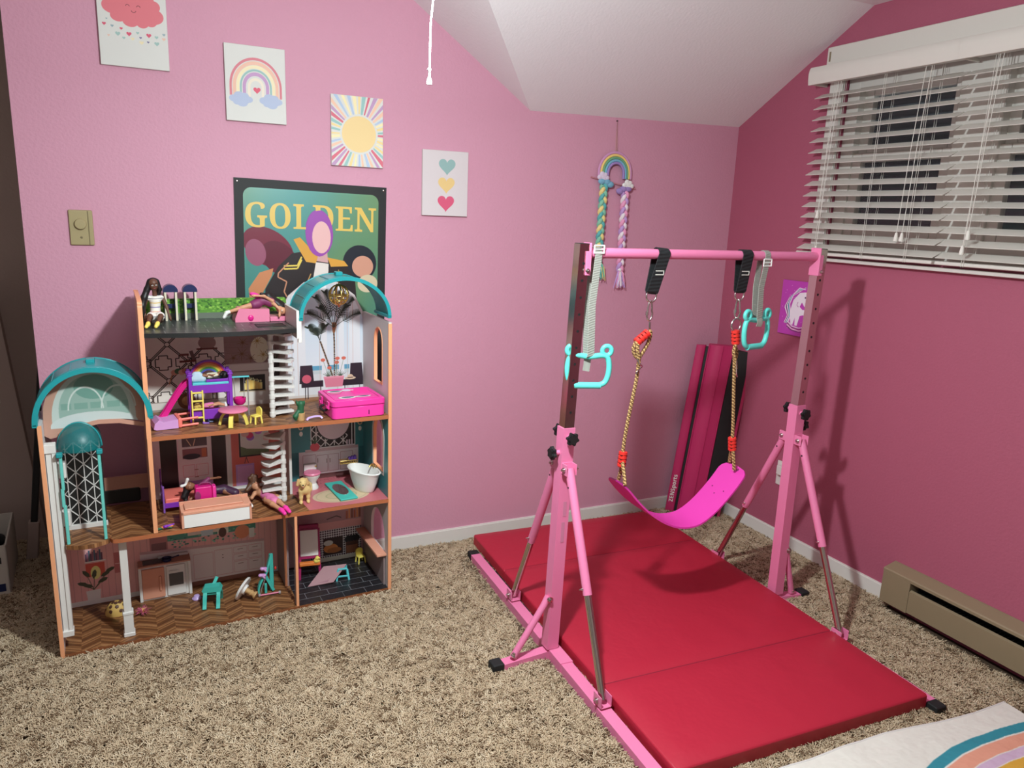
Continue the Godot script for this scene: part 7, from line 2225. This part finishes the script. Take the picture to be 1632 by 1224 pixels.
	J = {"pelvis": V(0.022, 0.022, 0.058), "waist": V(0.012, 0.026, 0.036), "chest": V(0.004, 0.032, 0.012), "neck": V(-0.006, 0.038, -0.012), "head": V(-0.014, 0.046, -0.032), "face": V(0.1, 0.9, 0.3),
		"shl": V(-0.020, 0.030, 0.004), "ell": V(-0.034, 0.020, 0.022), "hal": V(-0.040, 0.012, 0.010), "shr": V(0.024, 0.034, 0.0), "elr": V(0.044, 0.026, 0.018), "har": V(0.056, 0.016, 0.030),
		"hil": V(0.014, 0.020, 0.064), "knl": V(0.022, 0.020, 0.112), "anl": V(0.044, 0.014, 0.166), "tol": V(0.050, 0.008, 0.186), "hir": V(0.034, 0.022, 0.060), "knr": V(0.046, 0.024, 0.108), "anr": V(0.060, 0.018, 0.160), "tor": V(0.068, 0.010, 0.180)}
	doll(o, J, 1.16, M["skin_tan"], [[V(-0.016, 0.050, -0.040), V(-0.018, 0.046, -0.042), 0.0175, 0.017], [V(-0.020, 0.058, -0.040), V(-0.030, 0.078, -0.030), 0.014, 0.008], [V(-0.014, 0.058, -0.036), V(-0.008, 0.080, -0.034), 0.014, 0.008], [V(-0.010, 0.052, -0.040), V(0.014, 0.068, -0.040), 0.012, 0.006], [V(-0.024, 0.05, -0.036), V(-0.044, 0.036, -0.020), 0.013, 0.008], [V(-0.018, 0.060, -0.040), V(-0.020, 0.086, -0.036), 0.013, 0.007]], M["hair_brown"],
		[[V(0.024, 0.022, 0.066), V(0.012, 0.026, 0.036), 0.0205, 0.0142], [V(0.012, 0.026, 0.036), V(0.005, 0.032, 0.014), 0.0142, 0.0172], [V(0.026, 0.022, 0.068), V(0.034, 0.021, 0.092), 0.0195, 0.0185]], M["pink_dress"], M["hot_pink"])
	# scrap of bright cloth
	o = thing("doll_scarf", "crumpled colorful doll scarf at the left end of the second floor edge", "doll clothes", dh(0.329, Y, 0.022))
	for i in 3:
		put(o, "fold", MB.new().sdf([[V(-0.024 + i * 0.006, 0.004, 0.003 - i * 0.004), V(0.0, 0.006 + 0.002 * i, -0.003 + i * 0.003), 0.004, 0.005], [V(0.0, 0.006 + 0.002 * i, -0.003 + i * 0.003), V(0.018 + i * 0.004, 0.004 + 0.004 * i, 0.004 - i * 0.004), 0.005, 0.003]], 0.0018, 0.003), [M["green_toy"], M["orange_toy"], M["purple_toy"]][i])
	# dog
	o = thing("toy_dog", "golden retriever toy dog standing by the bathroom doorway", "toy dog", dh(0.800, Y, 0.085).scaled_local(V(1.22, 1.1, 1.1)))
	put(o, "body", MB.new().sdf([[V(0.002, 0.046, 0.004), V(0.016, 0.042, -0.052), 0.0175, 0.0145], [V(0.0, 0.052, 0.006), V(-0.004, 0.066, 0.010), 0.0155, 0.012], [V(-0.005, 0.076, 0.012), V(-0.004, 0.078, 0.008), 0.0125, 0.012], [V(-0.006, 0.072, 0.020), V(-0.008, 0.0705, 0.030), 0.0082, 0.006],
		[V(-0.010, 0.044, 0.010), V(-0.0105, 0.022, 0.010), 0.0078, 0.0054], [V(-0.0105, 0.022, 0.010), V(-0.011, 0.006, 0.011), 0.0054, 0.0046], [V(-0.011, 0.0045, 0.012), V(-0.012, 0.0042, 0.018), 0.0048, 0.0045],
		[V(0.012, 0.042, 0.008), V(0.0115, 0.022, 0.008), 0.0078, 0.0054], [V(0.0115, 0.022, 0.008), V(0.011, 0.006, 0.009), 0.0054, 0.0046], [V(0.011, 0.0045, 0.010), V(0.0105, 0.0042, 0.016), 0.0048, 0.0045],
		[V(0.006, 0.040, -0.050), V(0.006, 0.026, -0.042), 0.0105, 0.0072], [V(0.006, 0.026, -0.042), V(0.006, 0.015, -0.054), 0.0062, 0.0045], [V(0.006, 0.015, -0.054), V(0.005, 0.005, -0.050), 0.0045, 0.0044],
		[V(0.026, 0.040, -0.050), V(0.027, 0.026, -0.042), 0.0105, 0.0072], [V(0.027, 0.026, -0.042), V(0.027, 0.015, -0.054), 0.0062, 0.0045], [V(0.027, 0.015, -0.054), V(0.026, 0.005, -0.050), 0.0045, 0.0044],
		[V(0.018, 0.046, -0.062), V(0.024, 0.040, -0.088), 0.006, 0.005], [V(0.024, 0.040, -0.088), V(0.030, 0.030, -0.104), 0.005, 0.0028]], 0.0021, 0.005), M["dog_gold"])
	for e in [-1.0, 1.0]:
		put(o, "ear", MB.new().sdf([[V(-0.005 + e * 0.0115, 0.084, 0.008), V(-0.005 + e * 0.0155, 0.068, 0.012), 0.0045, 0.0052]], 0.0018, 0.003), M["tan_toy"])
	var df := MB.new().ell(V(-0.0085, 0.0735, 0.0352), V(0.0028, 0.002, 0.002), 10, 6)
	for e in [-1.0, 1.0]: df.ell(V(-0.0065 + e * 0.0058, 0.0805, 0.0215), V(0.0016, 0.0018, 0.0016), 8, 6)
	put(o, "eyes_and_nose", df, M["hair_black"])
	put(o, "tongue", MB.new().ell(V(-0.0085, 0.0665, 0.033), V(0.002, 0.002, 0.002), 8, 6), M["rose_toy"])
	# toilet
	o = thing("toy_toilet", "white toy toilet with a pink lid behind the toy dog", "toy toilet", dh(0.862, Y, 0.215))
	put(o, "bowl", MB.new().lathe([Vector2(0, 0), Vector2(0.023, 0), Vector2(0.024, 0.006), Vector2(0.015, 0.022), Vector2(0.017, 0.032), Vector2(0.029, 0.050), Vector2(0.031, 0.058), Vector2(0, 0.059)], 26), M["white_toy"])
	put(o, "lid", MB.new().lathe([Vector2(0, 0.059), Vector2(0.0315, 0.059), Vector2(0.033, 0.063), Vector2(0.030, 0.068), Vector2(0, 0.070)], 28), M["rose_toy"])
	put(o, "tank", MB.new().box2(V(-0.024, 0.03, -0.050), V(0.026, 0.088, -0.03), 0.004), M["white_toy"])
	put(o, "flush_lever", MB.new().ell(V(0.022, 0.078, -0.029), V(0.005, 0.003, 0.003), 10, 6), M["gold"])
	# mirror tray on the floor
	o = thing("toy_mirror", "turquoise framed toy mirror lying flat on the bathroom rug", "toy mirror", dh(0.953, Y + 0.0012, 0.14, deg_to_rad(3)))
	put(o, "frame", MB.new().box2(V(-0.034, 0, -0.095), V(0.034, 0.007, 0.10), 0.002), M["aqua_toy"])
	put(o, "glass", MB.new().ell(V(0, 0.0068, -0.005), V(0.027, 0.0012, 0.066), 32, 6), mat("mirror", col(214, 200, 204), 0.06, 1.0))
	# bathtub
	o = thing("toy_bathtub", "white freestanding toy bathtub with gold taps in the bathroom", "toy bathtub", dh(1.040, Y, 0.125, deg_to_rad(20)).scaled_local(V(1.0, 0.82, 0.92)))
	var t := MB.new()
	t.at(Transform3D(Basis(V(0.044, 0, 0), V(0, 1, 0), V(0, 0, 0.094)), Vector3()))
	t.lathe([Vector2(0, 0.0), Vector2(0.55, 0.0), Vector2(0.62, 0.01), Vector2(0.80, 0.05), Vector2(0.93, 0.092), Vector2(1.0, 0.098), Vector2(1.02, 0.102), Vector2(0.98, 0.106), Vector2(0.90, 0.103), Vector2(0.82, 0.07), Vector2(0.66, 0.025), Vector2(0, 0.018)], 40, 60)
	put(o, "tub", t, M["white_toy"])
	var tp := MB.new()
	tp.tube(smooth([V(0.040, 0.10, 0.01), V(0.040, 0.118, 0.01), V(0.026, 0.122, 0.012), V(0.016, 0.112, 0.014)], 4), 0.0035, 8)
	for e in [-1.0, 1.0]: tp.cyl(V(0.042, 0.104, 0.01 + e * 0.014), V(0.042, 0.118, 0.01 + e * 0.014), 0.004, 10)
	put(o, "taps", tp, M["gold"])
	o = thing("toy_basket", "gold toy basket of purple flowers on the back rim of the bathtub", "toy basket", dh(1.005, Y + 0.085, 0.215))
	put(o, "basket", MB.new().box2(V(-0.034, 0.0, -0.010), V(0.034, 0.004, 0.010), 0.001).tube([V(-0.034, 0.014, -0.010), V(0.034, 0.014, -0.010), V(0.034, 0.014, 0.010), V(-0.034, 0.014, 0.010)], 0.0018, 6, false, true), M["gold"])
	for i in 9: put(o, "basket_wire", MB.new().tube([V(-0.034 + i * 0.0085, 0.002, 0.010), V(-0.0298 + i * 0.0085 - 0.004, 0.014, 0.010)], 0.0013, 5), M["gold"])
	for i in 3: put(o, "flower", MB.new().sdf([[V(0.004 + i * 0.011, 0.016, 0), V(0.004 + i * 0.011, 0.022 + 0.002 * i, 0), 0.007, 0.006]], 0.002, 0.002), mat("flower_purple", col(74, 40, 120), 0.6) if i == 0 else M["flower_purple"])
	put(o, "bottle", MB.new().lathe([Vector2(0, 0.002), Vector2(0.006, 0.002), Vector2(0.006, 0.018), Vector2(0.002, 0.024), Vector2(0, 0.026)], 12).at(Transform3D()), M["hair_brown"])

func house_lower_things() -> void:
	var Y := 0.0035
	# kitchen unit
	var o := thing("toy_kitchen_unit", "white toy kitchen unit with a pink door and an oven on the ground floor", "toy cabinet", dh(0.328, Y, 0.285))
	put(o, "carcass", MB.new().box2(V(-0.086, 0, -0.022), V(0.086, 0.132, 0.024), 0.002), M["white_toy"])
	put(o, "side_panel", MB.new().box2(V(-0.088, 0, -0.024), V(-0.078, 0.137, 0.031), 0.001).box2(V(0.078, 0, -0.024), V(0.088, 0.137, 0.031), 0.001), M["white_toy"])
	put(o, "top", MB.new().box2(V(-0.088, 0.134, -0.024), V(0.088, 0.140, 0.032), 0.001), M["peach_panel"])
	var d := put(o, "door", MB.new().box2(V(-0.078, 0.008, 0.024), V(-0.003, 0.126, 0.030), 0.002), M["peach_toy"])
	put(d, "handle", MB.new().box2(V(-0.022, 0.035, 0.030), V(-0.013, 0.094, 0.035), 0.002), M["peach_toy"])
	var ov := put(o, "oven_door", MB.new().box2(V(0.004, 0.008, 0.024), V(0.068, 0.126, 0.030), 0.002), M["white_toy"])
	put(ov, "oven_window", MB.new().box2(V(0.012, 0.046, 0.0295), V(0.060, 0.095, 0.0315), 0.006), mat("oven_glass", col(92, 92, 92), 0.15))
	put(ov, "oven_handle", MB.new().box2(V(0.012, 0.102, 0.030), V(0.046, 0.108, 0.035), 0.002), M["white_toy"])
	put(o, "hob", MB.new().box2(V(-0.072, 0.1402, -0.018), V(-0.006, 0.1412, 0.022)), mat("hob_dark", col(70, 52, 54), 0.3))
	put(o, "splash_shelf", MB.new().box2(V(-0.02, 0.140, -0.024), V(0.084, 0.150, -0.014), 0.002), M["white_toy"])
	o = thing("toy_pan", "dark blue toy pan on the toy kitchen unit", "toy pan", dh(0.337, Y + 0.1405, 0.275))
	put(o, "pan", MB.new().lathe([Vector2(0, 0.0), Vector2(0.015, 0.0), Vector2(0.018, 0.010), Vector2(0.0165, 0.010), Vector2(0.014, 0.003), Vector2(0, 0.003)], 20), M["navy_toy"])
	put(o, "handle", MB.new().tube([V(0.017, 0.008, 0), V(0.042, 0.014, 0.002)], 0.0024, 8), M["navy_toy"])
	# column-side toys
	o = thing("toy_turtle", "brown and yellow spotted domed toy behind the white column", "toy animal", dh(0.166, Y, 0.215))
	put(o, "shell", MB.new().ell(V(0, 0.004, 0), V(0.040, 0.042, 0.032), 24, 14), mat("shell_yellow", col(214, 176, 100), 0.55))
	for i in 22:
		var a := 0.35 + (i % 3) * 0.42
		var e := TAU * (i * 0.381966)
		var n := V(sin(a) * cos(e), cos(a), sin(a) * sin(e))
		var sp := MB.new()
		var yv := (n / V(0.040, 0.042, 0.032)).normalized()
		var xv := yv.cross(V(0.1, 0.2, 0.9)).normalized()
		sp.at(Transform3D(Basis(xv, yv, xv.cross(yv)), V(0, 0.004, 0) + n * V(0.040, 0.042, 0.032))).ell(Vector3(), V(0.0068, 0.0012, 0.0068), 6, 4)
		put(o, "spot", sp, M["hair_brown"])
	put(o, "head", MB.new().sdf([[V(0.030, 0.012, 0.020), V(0.040, 0.012, 0.028), 0.011, 0.009]], 0.0025, 0.003), M["yellow_toy"])
	o = thing("hair_tuft", "pink and yellow starburst of loose doll hair right of the white column", "doll hair", dh(0.244, Y, 0.175))
	for k in 2:
		var hb := MB.new()
		for i in 34:
			var a := rng.randf() * TAU
			var el := rng.randf() * 0.9
			var dd := V(cos(a) * cos(el), sin(el), sin(a) * cos(el))
			var ln := (0.020 if k == 0 else 0.033) * rng.randf_range(0.7, 1.1)
			hb.tube([V(0, 0.004, 0), V(0, 0.004, 0) + dd * ln * 0.5 + V(0, 0.003, 0), V(0, 0.004, 0) + dd * ln - V(0, ln * 0.2 * sin(el), 0)], [0.0022, 0.0018, 0.0006], 5)
		put(o, "strands", hb, mat("tuft_%d" % k, [col(226, 170, 110), col(190, 92, 116)][k], 0.8))
	o = thing("toy_disc", "small lilac toy stand on the floor beside the toy kitchen unit", "toy", dh(0.426, Y, 0.205))
	put(o, "disc", MB.new().lathe([Vector2(0, 0), Vector2(0.016, 0), Vector2(0.017, 0.004), Vector2(0.012, 0.009), Vector2(0.009, 0.015), Vector2(0, 0.017)], 22), M["lavender_toy"])
	# teal chair on its back
	o = thing("toy_chair", "turquoise toy chair tipped forward on the herringbone ground floor", "toy chair", dh(0.476, Y, 0.150, deg_to_rad(-14)))
	put(o, "backrest", MB.new().prism(P2([-0.030, 0.052, 0.030, 0.052, 0.034, 0.060, 0.026, 0.074, -0.026, 0.072, -0.034, 0.060]), -0.014, 0.020, 30), M["aqua_toy"])
	put(o, "seat", MB.new().at(Transform3D(Basis(V(1, 0, 0), -0.5), V(0, 0.03, -0.012))).box2(V(-0.026, -0.004, -0.03), V(0.026, 0.004, 0.03), 0.003), M["aqua_toy"])
	for e in [-1.0, 1.0]:
		put(o, "leg", MB.new().ribbon(smooth([V(e * 0.022, 0.056, 0.010), V(e * 0.023, 0.040, 0.026), V(e * 0.023, 0.016, 0.038), V(e * 0.023, 0.002, 0.050)], 4), V(1, 0, 0), 0.013, 0.008), M["aqua_toy"])
		put(o, "arm", MB.new().ribbon([V(e * 0.027, 0.058, 0.0), V(e * 0.029, 0.03, -0.02), V(e * 0.027, 0.003, -0.032)], V(1, 0, 0), 0.007, 0.010), M["aqua_toy"])
	put(o, "rear_leg", MB.new().ribbon([V(0.004, 0.070, -0.010), V(0.014, 0.088, -0.030)], V(1, 0, 0), 0.011, 0.006), M["aqua_toy"])
	put(o, "hinge_knob", MB.new().ell(V(-0.027, 0.052, -0.018), V(0.006, 0.006, 0.006), 10, 6), M["grip_red"])
	# round table on its side
	o = thing("toy_table", "round white toy table tipped on its side with a tan pedestal", "toy table", dh(0.588, Y, 0.135))
	var tilt := Transform3D(Basis(V(0.86, -0.22, 0.46).normalized(), 0.0), V(0, 0.044, 0))
	var yv := V(0.74, -0.42, 0.52).normalized()
	var xv := yv.cross(V(0, 1, 0)).normalized()
	tilt = Transform3D(Basis(xv, yv, xv.cross(yv)), V(-0.008, 0.043, 0.0))
	put(o, "tabletop", MB.new().at(tilt).lathe([Vector2(0, -0.004), Vector2(0.044, -0.004), Vector2(0.046, 0.0), Vector2(0.044, 0.004), Vector2(0.020, 0.006), Vector2(0.018, 0.014), Vector2(0, 0.014)], 36), M["white_toy"])
	put(o, "pedestal", MB.new().at(tilt).lathe([Vector2(0, 0.013), Vector2(0.010, 0.013), Vector2(0.009, 0.028), Vector2(0.012, 0.034), Vector2(0.008, 0.042), Vector2(0.014, 0.050), Vector2(0.015, 0.055), Vector2(0, 0.055)], 20), M["tan_toy"])
	# teal swing frame
	o = thing("toy_swing_frame", "tall turquoise toy slide frame with pink seats against the back wall", "toy swing", dh(0.672, Y, 0.155))
	put(o, "slide_board", MB.new().ribbon(smooth([V(0.014, 0.150, -0.004), V(0.006, 0.120, -0.002), V(-0.006, 0.080, 0.004), V(-0.026, 0.050, 0.006), V(-0.036, 0.020, 0.008), V(-0.034, 0.001, 0.010)], 4), V(0, 0, 1), 0.018, 0.006), M["aqua_toy"])
	put(o, "tall_board", MB.new().box2(V(0.008, 0.0, -0.010), V(0.024, 0.152, -0.002), 0.003).box2(V(-0.014, 0.0, 0.004), V(-0.004, 0.04, 0.012), 0.002), M["aqua_toy"])
	put(o, "brace", MB.new().ribbon([V(0.020, 0.006, 0.006), V(-0.006, 0.066, 0.004)], V(0, 0, 1), 0.010, 0.010), M["aqua_toy"])
	for q in [[-0.020, 0.078, 0.012], [-0.012, 0.100, 0.004]]:
		put(o, "pink_seat", MB.new().sdf([[V(q[0] - 0.008, q[1], q[2]), V(q[0] + 0.008, q[1] - 0.002, q[2]), 0.007, 0.006], [V(q[0], q[1], q[2] + 0.004), V(q[0] + 0.006, q[1] - 0.010, q[2] + 0.008), 0.005, 0.003]], 0.002, 0.003), M["lilac_toy"])
	put(o, "red_knob", MB.new().ell(V(0.030, 0.092, 0.0), V(0.004, 0.007, 0.004), 10, 6), M["grip_red"])
	put(o, "chain", MB.new().tube([V(-0.008, 0.072, 0.018), V(-0.026, 0.03, 0.022), V(-0.032, 0.004, 0.024)], 0.0016, 6), M["clear_gray"])
	o = thing("toy_barbell", "tiny pink toy rod with gray ends in front of the turquoise slide frame", "toy", dh(0.672, Y, 0.122, deg_to_rad(-6)))
	put(o, "rod", MB.new().cyl(V(-0.034, 0.006, 0), V(0.034, 0.008, 0), 0.003, 10), M["rose_toy"])
	for e in [-1.0, 1.0]: put(o, "end_weight", MB.new().tube([V(e * 0.033, 0.007, 0), V(e * 0.040, 0.007, 0)], 0.0068, 14), M["clear_gray"])
	# patio: easel, card, stool, chair
	o = thing("toy_easel", "magenta toy easel with a white board and an orange tray", "toy easel", dh(0.848, Y, 0.235, deg_to_rad(-10)))
	var em := mat("easel_magenta", col(160, 30, 92), 0.45)
	for e in [-1.0, 1.0]:
		put(o, "leg", MB.new().ribbon([V(e * 0.032, 0.205, -0.002), V(e * 0.040, 0.0, 0.045)], V(1, 0, 0), 0.010, 0.008), em)
		put(o, "leg", MB.new().ribbon([V(e * 0.032, 0.205, -0.006), V(e * 0.042, 0.0, -0.050)], V(1, 0, 0), 0.009, 0.007), em)
	put(o, "top_bar", MB.new().box2(V(-0.038, 0.196, -0.010), V(0.038, 0.212, 0.004), 0.003), em)
	var bt := Transform3D(Basis(V(1, 0, 0), deg_to_rad(-13)), V(0, 0.137, 0.020))
	put(o, "board_frame", MB.new().at(bt).box2(V(-0.042, -0.058, -0.005), V(0.042, 0.062, -0.001), 0.002), em)
	put(o, "board", MB.new().at(bt).box2(V(-0.034, -0.046, -0.002), V(0.034, 0.056, 0.001), 0.001), M["white_toy"])
	put(o, "tray", MB.new().box2(V(-0.040, 0.058, 0.032), V(0.040, 0.072, 0.052), 0.003), M["orange_toy"])
	put(o, "duck", MB.new().sdf([[V(0.024, 0.076, 0.046), V(0.032, 0.076, 0.046), 0.010, 0.008], [V(0.028, 0.088, 0.048), V(0.029, 0.090, 0.048), 0.008, 0.0075], [V(0.036, 0.090, 0.054), V(0.039, 0.090, 0.056), 0.003, 0.002]], 0.0022, 0.003), M["yellow_toy"])
	o = thing("toy_stool", "turquoise toy step stool on the slate patio floor", "toy stool", dh(0.957, Y, 0.150, deg_to_rad(-8)))
	put(o, "top", MB.new().box2(V(-0.020, 0.040, -0.020), V(0.020, 0.046, 0.016), 0.003), M["sky_toy"])
	for e in [-1.0, 1.0]:
		put(o, "leg", MB.new().ribbon([V(e * 0.018, 0.042, 0.014), V(e * 0.024, 0.0, 0.022)], V(1, 0, 0), 0.007, 0.005), M["sky_toy"])
		put(o, "leg", MB.new().ribbon([V(e * 0.018, 0.042, -0.018), V(e * 0.024, 0.0, -0.026)], V(1, 0, 0), 0.007, 0.005), M["sky_toy"])
	put(o, "rung", MB.new().box2(V(-0.021, 0.012, 0.017), V(0.021, 0.020, 0.021), 0.002), M["sky_toy"])
	o = thing("toy_card", "mauve folded card leaning from the slate floor onto the turquoise stool", "card", Transform3D(DHX))
	var c := MB.new()
	slab(c, [V(0.815, 0.006, -0.125), V(0.912, 0.012, -0.112), V(0.975, 0.058, -0.150), V(0.890, 0.050, -0.180)], V(0.0008, 0.002, 0.0))
	put(o, "sheet", c, M["mauve_card"])
	var cm := MB.new()
	for i in 4:
		var f0 := 0.1 + 0.06 * i
		var a := V(0.815, 0.0085, -0.125).lerp(V(0.890, 0.0525, -0.180), f0)
		var e := V(0.912, 0.0145, -0.112).lerp(V(0.975, 0.0605, -0.150), f0)
		cm.tube([a.lerp(e, 0.15), a.lerp(e, 0.75)], 0.0006, 5)
	put(o, "fold_lines", cm, M["purple_dress"])
	mini_chair(thing("toy_chair", "yellow toy chair against the back wall of the slate patio room", "toy chair", dh(1.064, Y, 0.255, deg_to_rad(10)), "yellow toy chairs"), M["yellow_toy"], 1.05)
